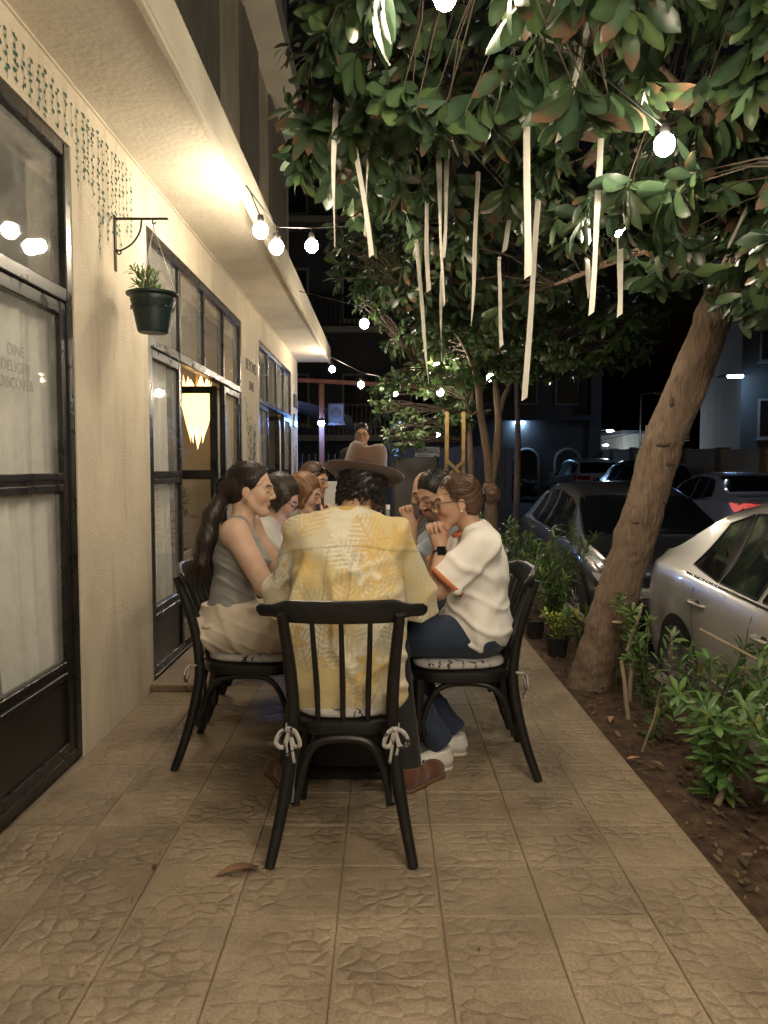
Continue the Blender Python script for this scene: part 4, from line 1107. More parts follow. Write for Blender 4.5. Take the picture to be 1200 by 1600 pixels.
# ================================================================== PLANTS IN THE BED
m_herb = mat('shrub_leaf', rough=0.35, col=True, trans=0.15, spec=0.5)
VAR_SHRUB = [leaf_geo(120 + k, droop=.15 + .05 * (k % 4), fold=.08, brown=(0, 0, 0, 0, .1, .0)[k % 6], wscale=.85, green=((.085, .165, .05), (.07, .145, .045), (.11, .20, .055), (.18, .21, .055))[(0, 1, 2, 0, 1, 3, 2, 0, 1, 2)[k]]) for k in range(10)]
VAR_FINE = [leaf_geo(140 + k, droop=.2, fold=.06, brown=0, wscale=.5, green=((.08, .16, .04), (.11, .20, .05))[k % 2]) for k in range(5)]
VAR_LIME = [leaf_geo(150 + k, droop=.25, fold=.06, brown=0, wscale=1.0, green=(.20, .25, .04)) for k in range(4)]
m_stem = mat('green_stem', (0.10, 0.12, 0.05), 0.7, var=.2)
def shrub(name, label, x, y, z, stems, var, L, n_parts, seed, whorl=7, pit=.045, droop=.25, group=None, cat='shrub'):
    # stems: (dx, dy, height, bare fraction)
    T = Vector((x, y, z)); t = thing(name, label, cat, T, group=group)
    f = Foliage(seed, var, n_parts, m_herb); r = random.Random(seed)
    for dx, dy, h, bare in stems:
        P = smooth_path([(0.02 * r.uniform(-1, 1), .02 * r.uniform(-1, 1), -.02), (dx * .35, dy * .35, h * .5), (dx, dy, h)], 6)
        q = MB(); q.tube(P, lerps([.007, .005, .003], len(P)), 6); q.build('stem', m_stem, t, True)
        k = 0; acc = 0
        tot = sum((b - a).length for a, b in zip(P[:-1], P[1:])); s = tot * bare
        while s < tot:
            # point at arc length s
            a = 0
            for p0, p1 in zip(P[:-1], P[1:]):
                l = (p1 - p0).length
                if a + l >= s: break
                a += l
            p = p0.lerp(p1, (s - a) / l); ax = (p1 - p0).normalized()
            n = 2 if s < tot * .75 else 3
            for i in range(n):
                an = k * 2.4 + i * 6.28 / n; qq = frame_from(ax, Vector((.3, .2, 1)))
                o = r.uniform(.8, 1.35) * (1 - .35 * s / tot)
                d = qq @ Vector((math.cos(o), math.sin(o) * math.cos(an), math.sin(o) * math.sin(an))); d.z -= droop * r.random()
                f.leaf(p, d, ax + Vector((0, 0, .4)), L * r.uniform(.6, 1.15) * (1.0 if s < tot * .9 else .75))
            k += 1; s += pit * r.uniform(.6, 1.3)
        f.rosette(P[-1], (P[-1] - P[-2]).normalized(), L * .85, whorl, .95, droop * .4)
    f.build(t); return t
def st(seed, n, spread, h0, h1, bare=.25):
    r = random.Random(seed); return [(r.uniform(-spread, spread), r.uniform(-spread, spread), r.uniform(h0, h1), bare * r.uniform(.6, 1.2)) for _ in range(n)]
shrub('leafy_shrub', 'bushy green shrub right of the thick trunk', 1.46, 4.22, 0.0, st(1, 9, .16, .26, .60, .2), VAR_SHRUB, .08, 140, 201)
shrub('leafy_shrub', 'glossy shrub in front of the silver car wheel', 1.48, 3.42, 0.0, st(2, 12, .27, .22, .55, .22), VAR_SHRUB, .09, 230, 202)
shrub('leafy_shrub', 'low drooping green plant leaning over the soil', 1.34, 3.05, -.01, st(3, 8, .13, .18, .36, .1), VAR_SHRUB, .105, 140, 203, droop=.6)
shrub('leafy_shrub', 'large leafy shrub at the right edge of the picture', 1.50, 2.78, 0.0, st(4, 9, .23, .22, .48, .2), VAR_SHRUB, .09, 200, 204)
shrub('leafy_shrub', 'thin trailing greenery along the middle of the soil strip', 1.33, 3.75, -.01, st(15, 6, .12, .12, .3, .1), VAR_SHRUB, .07, 60, 215, droop=.5)
shrub('leafy_shrub', 'small sprouting plant between the two big right hand shrubs', 1.62, 3.1, 0, st(16, 7, .10, .3, .6, .3), VAR_SHRUB, .085, 80, 216)
shrub('leafy_shrub', 'nearest yellowish green plant low at the right edge', 1.42, 2.28, -.01, st(5, 6, .16, .15, .34, .1), VAR_SHRUB, .085, 110, 205)
shrub('leafy_shrub', 'upright green plant beyond the trunk by the silver bumper', 1.62, 5.1, 0.0, st(6, 6, .14, .35, .62, .2), VAR_SHRUB, .085, 60, 206)
shrub('feathery_bush', 'tall feathery bush behind the white tee chair', 1.36, 6.1, 0.0, st(7, 16, .26, .45, .85, .15), VAR_FINE, .09, 0, 207, pit=.022)
shrub('feathery_bush', 'second feathery bush farther along the bed', 1.36, 7.2, 0.0, st(8, 14, .26, .4, .8, .15), VAR_FINE, .09, 0, 208, pit=.025)
shrub('feathery_bush', 'low feathery growth at the far end of the bed', 1.42, 8.9, 0.0, st(9, 12, .3, .4, .8, .15), VAR_FINE, .09, 0, 209, pit=.028)
shrub('lime_plant', 'lime yellow low plant in a black pot left of the trunk', 1.24, 5.45, 0.10, st(10, 9, .10, .08, .20, .1), VAR_LIME, .06, 80, 210, cat='plant')
m_pot = mat('black_nursery_pot', (0.012, 0.012, 0.012), 0.55, var=.2)
def nursery_pot(x, y, r_, h, label):
    p = thing('nursery_pot', label, 'pot', (x, y, -.03)); q = MB(); q.lathe([(0, 0), (r_ * .75, 0), (r_ * .97, h * .9), (r_ * 1.04, h * .9), (r_ * 1.05, h), (r_ * .96, h), (r_ * .9, h * .85), (0, h * .85)], n=20); q.build('pot_wall', m_pot, p, True, 40)
    q = MB(); q.lathe([(0, h * .90), (r_ * .5, h * .9), (r_ * .93, h * .86)], n=16); q.build('potting_soil', m_soil, p, True)
nursery_pot(1.24, 5.45, .085, .14, 'black nursery pot under the lime yellow plant')
nursery_pot(1.20, 6.05, .08, .14, 'black nursery pot holding red and white flowers')
def flower(x, y, z, colr, label, s=.02, n=5):
    f = thing('flower', label, 'flower', (x, y, z), group='small flowers in the bed')
    q = MB()
    for k in range(n):
        a = 6.28 * k / n; q.ball((s * .6 * math.cos(a), s * .6 * math.sin(a), 0), (s * .55, s * .55, s * .2), 7, 5)
    q.build('petal_ring', mat('petal_%s' % label.split()[0], colr, .6, trans=.2), f, True)
    q = MB(); q.ball((0, 0, s * .15), s * .22, 7, 5); q.build('flower_centre', mat('flower_centre', (.5, .35, .05), .7), f, True)
    q = MB(); q.tube([(0, 0, 0), (.005, .0, -z * .5), (0, .01, -z + .02)], .003, 5); q.build('stalk', m_stem, f)
P_ = at(965, 972, 4.45); flower(P_.x, P_.y, P_.z, (.75, .6, .42), 'peach round bloom in front of the trunk', .028, 8)
P_ = at(862, 998, 6.0); flower(P_.x, P_.y, P_.z, (.75, .74, .7), 'white bloom in the pot beyond the chair', .03, 6)
P_ = at(842, 1000, 6.0); flower(P_.x, P_.y, P_.z, (.45, .02, .02), 'red bloom next to the white one', .025, 5)
P_ = at(893, 978, 5.9); flower(P_.x, P_.y, P_.z, (.5, .03, .12), 'pink bloom above the lime plant', .028, 5)
P_ = at(878, 971, 5.9); flower(P_.x, P_.y, P_.z, (.3, .03, .03), 'crimson bloom near the pink one', .02, 5)
shrub('potted_fern', 'wispy green plant growing in the hanging planter', -1.185, 4.0, 2.165, st(44, 11, .085, .05, .15, .1), VAR_FINE, .06, 60, 344, pit=.02, cat='plant')
shrub('leafy_shrub', 'patchy low greenery on the soil behind the thick trunk', 1.45, 5.6, 0, st(45, 8, .18, .2, .45, .1), VAR_SHRUB, .075, 50, 345)
shrub('leafy_shrub', 'straggly green plant at the bottom right corner of the bed', 1.5, 2.05, 0, st(46, 6, .14, .15, .36, .15), VAR_SHRUB, .08, 60, 346)
# support canes
m_cane = mat('pale_cane', (0.26, 0.21, 0.15), 0.8, var=.25, vscale=20)
for (a, b, lb, rr_) in ((at(978, 1092, 4.1), at(971, 1035, 4.15), 'short pale stake in front of the trunk shrub', .012),
                   (at(985, 1062, 4.2), at(986, 1040, 4.2), 'stubby pale stake beside the taller stake', .012),
                   (at(1140, 1215, 3.0), at(1177, 1135, 3.05), 'thick peeled cane leaning in the right shrubs', .013),
                   (at(1012, 1150, 3.6), at(1026, 1110, 3.6), 'thin pale cane stuck in the soil among leaves', .007),
                   (at(1125, 1000, 3.5), at(1190, 1035, 3.3), 'bare pale stick crossing in front of the silver door', .008),
                   (at(990, 985, 4.2), at(1003, 945, 4.2), 'white cane tip beside the silver bumper', .010)):
    t = thing('cane', lb, 'cane', (0, 0, 0), group='canes in the planting bed')
    dz = a - (b - a).normalized() * .12; q = MB(); q.tube([dz, a, a.lerp(b, .5) + Vector((.004, 0, 0)), b], [rr_, rr_, rr_ * .95, rr_ * .9], 8); q.build('cane_shaft', m_cane, t, True, 40)
    q = MB(); q.ball(b, rr_ * 1.05, 8, 5); q.build('cut_end', m_cane, t, True)
# wire netting behind the shrubs
wf = thing('wire_netting', 'low wire netting behind the right hand shrubs', 'fence', (1.69, 2.9, 0))
q = MB(); m_wire = mat('galvanised_wire', (.3, .29, .27), .45, metal=.8)
k = -1.3
while k < 1.6: q.tube([(0, k, -.03), (.004, k + .002, .30)], .0011, 4, cap=False); k += .025
for j in range(13): q.tube([(0, -1.3, -.02 + j * .025), (0, 1.6, -.02 + j * .025)], .0011, 4, cap=False)
tag(q.build('wire_mesh', m_wire, wf), kind='stuff')
for k in (-1.3, -.3, .7, 1.6):
    q = MB(); q.tube([(.012, k, -.06), (.012, k, .36)], .008, 6); q.build('stake', m_cane, wf)
# fallen leaves
FL = [(335, 1371, .16, 'dry curled leaf with green base lying on the tiles', 20, VAR_DRY[0], 0.0), (240, 1363, .05, 'small dark dry leaf on the tiles', 100, VAR_DRY[1], 0.0),
      (953, 1130, .11, 'pale dry leaf standing on the soil edge', 70, VAR_DRY[2], -.02), (1000, 1185, .08, 'pale dry leaf lying mid way along the soil', 200, VAR_DRY[3], -.01),
      (914, 1105, .07, 'tan dry leaf on the soil near the trunk', 10, VAR_DRY[2], -.02), (1040, 1200, .09, 'brown dry leaf among twigs on the soil', 130, VAR_DRY[0], -.01), (925, 1080, .07, 'dry leaf at the foot of the trunk', 300, VAR_DRY[1], -.02),
      (735, 1215, .03, 'tiny dark leaf scrap behind the right chair', 40, VAR_DRY[1], 0.0), (748, 1490, .025, 'tiny dark leaf scrap on the near tiles', 80, VAR_DRY[1], 0.0)]
m_dry = mat('dry_leaf', rough=.8, col=True, var=.2, vscale=30)
for u, v, L_, lb, a, (V, F, Cc), z in FL:
    p = ground(u, v, z); cc = Cc * (1.6 if 'pale' in lb else (.35 if 'dark' in lb else .8))
    V2 = V.copy(); V2[:, 2] = np.abs(V2[:, 2] + .5 * V2[:, 0] ** 2) * .6 + .35 * V2[:, 0] * (1 - V2[:, 0])
    V2[:, 2] -= V2[:, 2].min()
    o = obj('fallen_leaf', mesh_from('fallen_leaf', V2 * L_, F, True, np.clip(cc, 0, 1)), m_dry, None, p + Vector((0, 0, .002)), (0, 0, R(a)))
    tag(o, lb, 'leaf', 'fallen leaves')
# ================================================================== CARS
def smooth1(a, k=2):
    a = np.array(a, float)
    for _ in range(k):
        b = a.copy(); b[1:-1] = .25 * a[:-2] + .5 * a[1:-1] + .25 * a[2:]; a = b
    return a
SEDAN = dict(L=4.65, top=[(0, .52), (.03, .60), (.12, .70), (.45, .81), (1.15, .95), (1.3, 1.0), (1.95, 1.36), (2.25, 1.44), (2.7, 1.485), (3.15, 1.47), (3.5, 1.40), (4.05, 1.13), (4.18, 1.09), (4.5, 1.05), (4.6, .98), (4.65, .62)],
             belt=[(0, .50), (.12, .62), (.45, .74), (1.2, .88), (2.5, .93), (3.6, .98), (4.1, 1.0), (4.5, .97), (4.6, .9), (4.65, .60)],
             wid=[(0, .50), (.04, .62), (.15, .74), (.4, .83), (.9, .885), (2.3, .90), (3.7, .89), (4.2, .85), (4.45, .78), (4.6, .66), (4.65, .55)], W=.9,
             wheels=(.92, 3.62), glass_f=(1.24, 1.93), glass_r=(3.42, 4.02), a_top=1.98, c_top=3.36)
SUV = dict(L=4.5, top=[(0, .62), (.03, .74), (.12, .86), (.45, .97), (1.0, 1.06), (1.15, 1.12), (1.75, 1.50), (2.1, 1.6), (2.8, 1.64), (3.6, 1.60), (4.1, 1.52), (4.38, 1.12), (4.46, 1.02), (4.5, .70)],
           belt=[(0, .60), (.12, .76), (.45, .88), (1.1, .98), (2.5, 1.03), (3.6, 1.08), (4.2, 1.1), (4.42, 1.04), (4.5, .68)],
           wid=[(0, .55), (.04, .66), (.15, .78), (.4, .86), (.9, .91), (2.3, .92), (3.7, .91), (4.1, .87), (4.4, .8), (4.5, .7)], W=.92,
           wheels=(.88, 3.5), glass_f=(1.08, 1.73), glass_r=(4.1, 4.36), a_top=1.8, c_top=4.0)
class CarShape:
    def __init__(s, d):
        s.d = d; s.n = 90; s.s = np.linspace(0, d['L'], s.n)
        f = lambda k: smooth1(np.interp(s.s, *zip(*d[k])), 2)
        s.top = f('top'); s.belt = np.minimum(f('belt'), s.top - .015); s.wid = f('wid')
        s.zb = .20 + .10 * np.clip(1 - s.s / .5, 0, 1) ** 2 + .12 * np.clip(1 - (d['L'] - s.s) / .5, 0, 1) ** 2
        s.sec = []
        for i in range(s.n):
            w, b, t, zb = s.wid[i], s.belt[i], s.top[i], s.zb[i]; gh = t - b
            k = np.clip(gh / .48, 0, 1); wr = w * (.86 - .20 * k)
            zs = lambda q: zb + (b - zb) * q
            P = [(0, zb), (.80 * w, zb), (.93 * w, zb + .04), (.985 * w, zs(.28)), (1.0 * w, zs(.5)), (.998 * w, zs(.70)), (.985 * w, zs(.86)), (.955 * w, zs(.97)), (.93 * w, b + .012 * k + .3 * gh * (1 - k) * 0)]
            for q in (.2, .4, .6, .8, .93):
                x = .93 * w + (wr - .93 * w) * (q + .10 * math.sin(math.pi * q)) ; P.append((x, b + gh * q * .97))
            P += [(wr * .90, t - .012), (wr * .6, t - .002), (wr * .3, t), (0, t + .002)]
            s.sec.append(P)
        s.m = len(s.sec[0])
    def idx(s, sv): return np.interp(sv, s.s, range(s.n))
    def section(s, sv):
        i = s.idx(sv); a = int(min(i, s.n - 2)); t = i - a
        return [(p[0] * (1 - t) + q[0] * t, p[1] * (1 - t) + q[1] * t) for p, q in zip(s.sec[a], s.sec[a + 1])]
    def side(s, sv, z):
        P = s.section(sv)[2:14]; return float(np.interp(z, [p[1] for p in P], [p[0] for p in P]))
    def top_at(s, sv, x):
        P = s.section(sv)[8:][::-1]; return float(np.interp(abs(x), [p[0] for p in P], [p[1] for p in P]))
def panel(shape, poly, sgn, off, nseg=6):
    # polygon in (s, z) laid on the car's flank; subdivided fan so that it follows the curve
    pts = []
    for a, b in zip(poly, poly[1:] + poly[:1]):
        for k in range(nseg): t = k / nseg; pts.append((a[0] + (b[0] - a[0]) * t, a[1] + (b[1] - a[1]) * t))
    c = (sum(p[0] for p in poly) / len(poly), sum(p[1] for p in poly) / len(poly))
    V = []; Fc = []; n = len(pts); rings = (1.0, .66, .33)
    for r_ in rings:
        for p in pts:
            sv = c[0] + (p[0] - c[0]) * r_; z = c[1] + (p[1] - c[1]) * r_
            V.append((sgn * (shape.side(sv, z) + off), sv, z))
    V.append((sgn * (shape.side(*c) + off), c[0], c[1]))
    for j in range(2):
        for k in range(n): Fc.append((j * n + k, j * n + (k + 1) % n, (j + 1) * n + (k + 1) % n, (j + 1) * n + k))
    for k in range(n): Fc.append((2 * n + k, 2 * n + (k + 1) % n, 3 * n))
    return V, Fc
def strip(shape, pts, sgn, off, wd):
    # thin line on the flank
    P = [Vector((sgn * (shape.side(a, z) + off), a, z)) for a, z in pts]
    q = MB(); q.tube(P, wd, 5); return q
m_tyre = mat('tyre_rubber', (.015, .015, .016), .8, bump=.3, bscale=60)
m_rim = mat('alloy_rim', (.42, .42, .43), .3, metal=.9)
m_trimb = mat('black_trim', (.012, .012, .013), .5)
m_cglass = mat('car_glass', (.008, .010, .012), .04, spec=.9, coat=.3)
m_chrome = mat('chrome', (.7, .7, .7), .1, metal=1.0)
m_lamp = mat('lamp_lens', (.55, .56, .58), .1, spec=.9, coat=.5)
m_tail = mat('tail_lens', (.35, .01, .012), .12, spec=.7, coat=.5)
m_plate = mat('number_plate', (.6, .6, .58), .5)
def wheel_parts():
    t = MB(); t.lathe([(.20, -.09), (.30, -.10), (.325, -.075), (.33, 0), (.325, .075), (.30, .10), (.20, .09)], n=28, M=Matrix.Rotation(R(90), 4, 'Y'))
    r_ = MB(); r_.lathe([(0, .055), (.05, .06), (.06, .045), (.185, .07), (.205, .088), (.205, -.08)], n=28, M=Matrix.Rotation(R(90), 4, 'Y'))
    for k in range(7):
        a = 2 * math.pi * k / 7; M = Matrix.Rotation(a, 4, 'X'); r_.box((.055, -.016, .05), (.082, .016, .19), M, b=.004)
    a = t.mesh('tyre', True, 45); a.materials.append(m_tyre); b = r_.mesh('rim', True, 40); b.materials.append(m_rim); return a, b
TYRE, RIM = wheel_parts()
def make_car(label, spec, paint, loc, rotz, detail=True, cat='car', tail_lit=False, plate_text=None, group='cars parked along the street'):
    d = spec; sh = CarShape(d); root = thing('parked_car', label, cat, loc, rotz, group)
    V = []; Fc = []; m = sh.m; n = sh.n
    for i in range(n):
        V += [(x, sh.s[i], z) for x, z in sh.sec[i]]; V += [(-x, sh.s[i], z) for x, z in sh.sec[i][1:-1][::-1]]
    k = 2 * m - 2
    for i in range(n - 1):
        for j in range(k): Fc.append((i * k + j, i * k + (j + 1) % k, (i + 1) * k + (j + 1) % k, (i + 1) * k + j))
    Fc.append(tuple(range(k))[::-1]); Fc.append(tuple((n - 1) * k + j for j in range(k)))
    q = MB(); q.add(V, Fc); q.build('body', paint, root, True, 50)
    # front and rear glass laid on the body surface
    for nm, (a, b) in (('windshield', d['glass_f']), ('rear_window', d['glass_r'])):
        V = []; Fc = []; ni, nj = 12, 14
        for i in range(ni + 1):
            sv = a + (b - a) * i / ni; P = sh.section(sv); xw = P[13][0] * (.97 if nm == 'windshield' else .93)
            tt = i / ni if nm == 'windshield' else 1 - i / ni
            for j in range(nj + 1):
                x = xw * (2 * j / nj - 1); V.append((x, sv + (.03 if nm == 'windshield' else -.03) * (1 - (x / xw) ** 2) * 0, sh.top_at(sv, x) + .006))
        for i in range(ni):
            for j in range(nj): Fc.append((i * (nj + 1) + j, i * (nj + 1) + j + 1, (i + 1) * (nj + 1) + j + 1, (i + 1) * (nj + 1) + j))
        g = MB(); g.add(V, Fc); g.build(nm, m_cglass, root, True)
    gf, gr = d['glass_f'], d['glass_r']
    bz = lambda s_: float(np.interp(s_, sh.s, sh.belt)) + .03; tz = lambda s_: float(np.interp(s_, sh.s, sh.top)) - .085
    sA0 = gf[0] + .28; mid = (d['a_top'] + d['c_top']) / 2; sC0 = gr[0] + (.18 if d is SEDAN else .02)
    for sg in (-1, 1):
        # dark side glass in three lights
        fr_ = [(sA0, bz(sA0)), (mid - .03, bz(mid)), (mid - .03, tz(mid)), (d['a_top'] + .12, tz(d['a_top'] + .12)), (sA0 + .35, tz(sA0 + .42) - .02)]
        rr_ = [(mid + .03, bz(mid)), (gr[0] - .28, bz(gr[0] - .28)), (gr[0] - .28, tz(gr[0] - .28)), (mid + .03, tz(mid))]
        qq_ = [(gr[0] - .24, bz(gr[0] - .24)), (sC0, bz(sC0) + .03), (gr[0] + .0, tz(gr[0] + .0) - .02), (gr[0] - .24, tz(gr[0] - .24))]
        for pl in (fr_, rr_, qq_):
            v, f = panel(sh, pl, sg, .004); g = MB(); g.add(v, f); w_ = g.build('side_window', m_cglass, root, True)
            if detail:
                e = MB(); loop = pl + [pl[0]]
                for a, b in zip(loop[:-1], loop[1:]):
                    PP = [(a[0] + (b[0] - a[0]) * t, a[1] + (b[1] - a[1]) * t) for t in np.linspace(0, 1, 6)]
                    e.tube([Vector((sg * (sh.side(*p) + .004), p[0], p[1])) for p in PP], .007, 5)
                e.build('window_trim', m_trimb, w_, True)
        if detail:
            e = strip(sh, [(x, bz(x) - .022) for x in np.linspace(sA0, sC0, 24)], sg, .004, .008); e.build('belt_moulding', m_chrome, root, True)
            # door seams
            for x0, x1 in ((sA0 - .12, sA0 - .08), (mid, mid), (gr[0] + .02, d['wheels'][1] - .36)):
                e = strip(sh, [(x1 + (x0 - x1) * t if x0 == x1 or t > .45 else x1 + (x0 - x1) * t, .30 + (bz(x0) - .33) * t) for t in np.linspace(0, 1, 12)], sg, -.001, .0035); e.build('door_seam', m_trimb, root)
            for hx in (mid - .17, gr[0] - .10):
                hz = bz(hx) - .16; x = sh.side(hx, hz)
                h = MB(); h.tube(smooth_path([(sg * (x - .005), hx - .10, hz), (sg * (x + .028), hx - .075, hz + .004), (sg * (x + .03), hx + .06, hz + .006), (sg * (x - .005), hx + .09, hz + .006)], 4), .012, 8, flat=1.0)
                hd = h.build('door_handle', paint, root, True)
                h = MB(); h.ball((sg * (x - .012), hx, hz), (.016, .055, .03), 12, 8); h.build('handle_recess', m_trimb, hd, True)
            e = strip(sh, [(x, .42 + .03 * (x / d['L'])) for x in np.linspace(d['wheels'][0] + .42, d['wheels'][1] - .42, 16)], sg, .002, .012); e.build('sill_moulding', paint, root, True)
        mx = sA0 + .02; mz = bz(mx) + .05; x = sh.side(mx, mz)
        h = MB(); h.ball((sg * (x + .12), mx + .02, mz + .02), (.10, .055, .065), 12, 8); h.box((min(sg * x, sg * (x + .1)), mx - .01, mz - .02), (max(sg * x, sg * (x + .1)), mx + .03, mz + .0)); h.build('wing_mirror', paint, root, True, 50)
        for wx in d['wheels']:
            x = sh.side(wx, .45); v, f = [], []
            A = MB(); N_ = 24; pts = [(wx + .385 * math.cos(t), max(.2, .335 + .385 * math.sin(t))) for t in np.linspace(-.36, math.pi + .36, N_)]
            v, f = panel(sh, pts, sg, .003, 1); A.add(v, f); A.build('wheel_arch', m_trimb, root, True)
            w_ = bpy.data.objects.new('wheel', None); C.objects.link(w_); w_.parent = root; w_.location = (sg * (x - .075), wx, .33); w_.rotation_euler = (0, 0, 0 if sg > 0 else math.pi)
            for nm, me in (('tyre', TYRE), ('rim', RIM)):
                o = bpy.data.objects.new(nm, me); C.objects.link(o); o.parent = w_
        # lamps
        zf = float(np.interp(.16, sh.s, sh.top)) - .085
        v, f = panel(sh, [(.10, zf - .08), (.30, zf - .03), (.55, zf + .075), (.34, zf + .075), (.12, zf + .02)], sg, .004, 4); g = MB(); g.add(v, f); hl = g.build('headlight', m_lamp, root, True)
        if detail:
            g = MB(); px = sh.side(.2, zf); g.ball((sg * (px + .0), .2, zf - .01), (.02, .05, .03), 10, 7); g.build('lamp_bowl', m_trimb, hl, True)
        zr = float(np.interp(4.3 * d['L'] / 4.65, sh.s, sh.belt)) - .06; Lr = d['L']
        v, f = panel(sh, [(Lr - .34, zr + .04), (Lr - .03, zr + .03), (Lr - .02, zr - .10), (Lr - .18, zr - .12)], sg, .005, 4); g = MB(); g.add(v, f); g.build('taillight', m_tail if not tail_lit else emit('tail_glow', (1, .03, .02), .25), root, True)
    # ends: lamp strips, bumpers, plates, grille
    e = MB(); e.box((-.48, -.012, .50), (.48, .03, .62), b=.01); e.build('grille', m_trimb, root)
    e = MB(); e.box((-.60, -.014, .26), (.60, .06, .40), b=.02); e.build('lower_intake', m_trimb, root)
    e = MB(); e.box((-.52, d['L'] - .05, .32), (.52, d['L'] + .015, .44), b=.02); e.build('rear_valance', m_trimb, root)
    for yy, nm in ((-.02, 0), (d['L'] + .006, 1)):
        e = MB(); zz = .44 if nm == 0 else .70
        e.box((-.26, yy - .006, zz), (.26, yy + .006, zz + .11), b=.003); pl = e.build('number_plate', m_plate, root)
        if plate_text and nm == 1:
            tx = obj('lettering', text_mesh(plate_text, .10, .001, 'CENTER'), m_trimb, pl); tx.location = (0, yy + .008, zz + .02); tx.rotation_euler = (R(90), 0, R(180))
    for sg in (-1, 1):
        e = MB(); e.box((sg * .34 if sg > 0 else -.66, d['L'] - .06, zr - .11), (.66 if sg > 0 else -.34, d['L'] + .008, zr + .02), b=.015)
        e.build('taillight', m_tail if not tail_lit else emit('tail_glow', (1, .03, .02), .25), root)
        e = MB(); e.box((sg * .36 if sg > 0 else -.62, -.01, zf - .10), (.62 if sg > 0 else -.36, .08, zf + .0), b=.02); e.build('headlight', m_lamp, root)
    if detail:
        e = MB(); e.tube([(.35, 3.7 if d is SEDAN else 3.9, float(np.interp(3.7, sh.s, sh.top)) - .02), (.35, 3.9 if d is SEDAN else 4.1, float(np.interp(3.7, sh.s, sh.top)) + .16)], .006, 6); e.build('antenna', m_trimb, root)
    return root
def carpaint(name, base, metal=.6, rough=.32):
    return mat(name, base, rough, metal=metal, coat=.8, var=.05, vscale=300, bump=0)
silver = carpaint('silver_car_paint', (.50, .49, .46), .55, .34)
charc = carpaint('charcoal_car_paint', (.06, .062, .068), .5, .28)
blackp = carpaint('black_car_paint', (.012, .013, .015), .2, .25)
whitep = carpaint('white_car_paint', (.62, .63, .65), .0, .35)
bluep = carpaint('dusk_blue_car_paint', (.10, .13, .20), .3, .35)
make_car('silver sedan parked nearest, cut off by the right edge', SEDAN, silver, (2.745, 1.22, -.33), 0)
make_car('charcoal car behind the thick trunk with its headlight facing the camera', SEDAN, charc, (2.73, 6.45, -.33), 0)
def park(label, spec, paint, x, y, a, lit=False, text=None, det=False): make_car(label, spec, paint, (x, y, ground_z(y)), R(a), det, tail_lit=lit, plate_text=text)
park('pale silver sedan across the street with a red tail lamp and plate', SEDAN, carpaint('pale_silver_paint', (.42, .45, .52), .4, .35), 6.75, 17.6, 180, True, 'G 44', True)
park('black car parked just beyond the pale silver sedan', SUV, blackp, 7.0, 23.5, 180)
park('small white car half hidden behind the leaning trunk', SUV, whitep, 6.9, 29.0, 180)
park('dark car far up the street by the lamp post', SUV, blackp, 10.3, 36, 172)
park('white hatchback facing down the hill under the street lamp', SEDAN, whitep, 12.4, 44, 170)
park('dark sedan left of the white hatchback on the hill', SEDAN, bluep, 10.2, 43, -12)
park('dark car parked in front of the arched house', SUV, blackp, 6.0, 30.5, 70)
park('dark sedan with glinting lamps beside the arched house', SEDAN, bluep, 4.6, 29.0, 84)
park('grey car highest up the hill under the blue lamp', SUV, charc, 12.3, 52, 165)
park('black car at the top of the lane left of the blue lamp', SUV, blackp, 14.6, 60, 160)
# ================================================================== BACKGROUND
m_dimwall = mat('dim_render', (.20, .18, .15), .9, var=.2, vscale=1.2, bump=.3)
m_greywall = mat('grey_render', (.15, .15, .16), .9, var=.2, vscale=1.0)
m_pane_dark = mat('dark_window_pane', (.012, .015, .02), .08, spec=.8)
m_cream = mat('cream_paint', (.58, .53, .43), .9, var=.15, vscale=1.5, bump=.3)
m_ochre = mat('ochre_pier', (.30, .20, .10), .9, var=.2, vscale=3)
def facade(name, label, loc, rz, W_, H_, D_, matl, rows, cols, win=(1.0, 1.4), z0=1.0, dz=3.0, pil=False, balcony=False):
    b = thing(name, label, 'building', loc, rz)
    q = MB(); q.box((0, 0, -1), (W_, D_, H_)); q.build('wall', matl, b)
    q = MB(); q.box((-.15, -.18, H_ + .002), (W_ + .15, D_ + .1, H_ + .28), b=.03); q.build('roof_slab', m_greywall, b)
    for r_ in range(rows):
        for c_ in range(cols):
            x = W_ * (c_ + .5) / cols; z = z0 + dz * r_
            f = MB(); frame_w = .07
            frame_ring(f, 0, win[0], 0, win[1], frame_w, -.05, .03); w_ = f.build('window', m_cream, b); w_.location = (x + win[0] / 2, -.04, z); w_.rotation_euler = (0, 0, R(90))
            g = MB(); g.box((-.012, .07, .07), (-.006, win[0] - .07, win[1] - .07)); g.build('pane', m_pane_dark, w_)
            g = MB(); g.box((-.09, -.06, -.07), (.10, win[0] + .06, -.002), b=.01); g.build('sill', m_cream, w_)
        if balcony:
            s_ = MB(); s_.box((W_ * .1, -1.0, z0 + dz * r_ - .5), (W_ * .9, -.001, z0 + dz * r_ - .32)); bl = s_.build('balcony', m_cream, b)
            s_ = MB(); k = W_ * .1
            while k < W_ * .9: s_.box((k, -.98, z0 + dz * r_ - .32), (k + .03, -.95, z0 + dz * r_ + .55)); k += .14
            s_.box((W_ * .1, -1.0, z0 + dz * r_ + .551), (W_ * .9, -.93, z0 + dz * r_ + .6)); s_.build('railing', m_black_metal, bl)
    if pil:
        for c_ in range(cols + 1):
            s_ = MB(); x = W_ * c_ / cols; s_.box((x - .14, -.16, -1), (x + .14, -.001, H_)); s_.build('pilaster', matl, b)
    return b
facade('apartment_block', 'dim tall apartment block with pilasters behind the awning corner', (-6.0, 24, 0), R(0), 8.4, 15, 8, m_greywall, 4, 4, (1.1, 1.6), 2.6, 3.2, True, True)
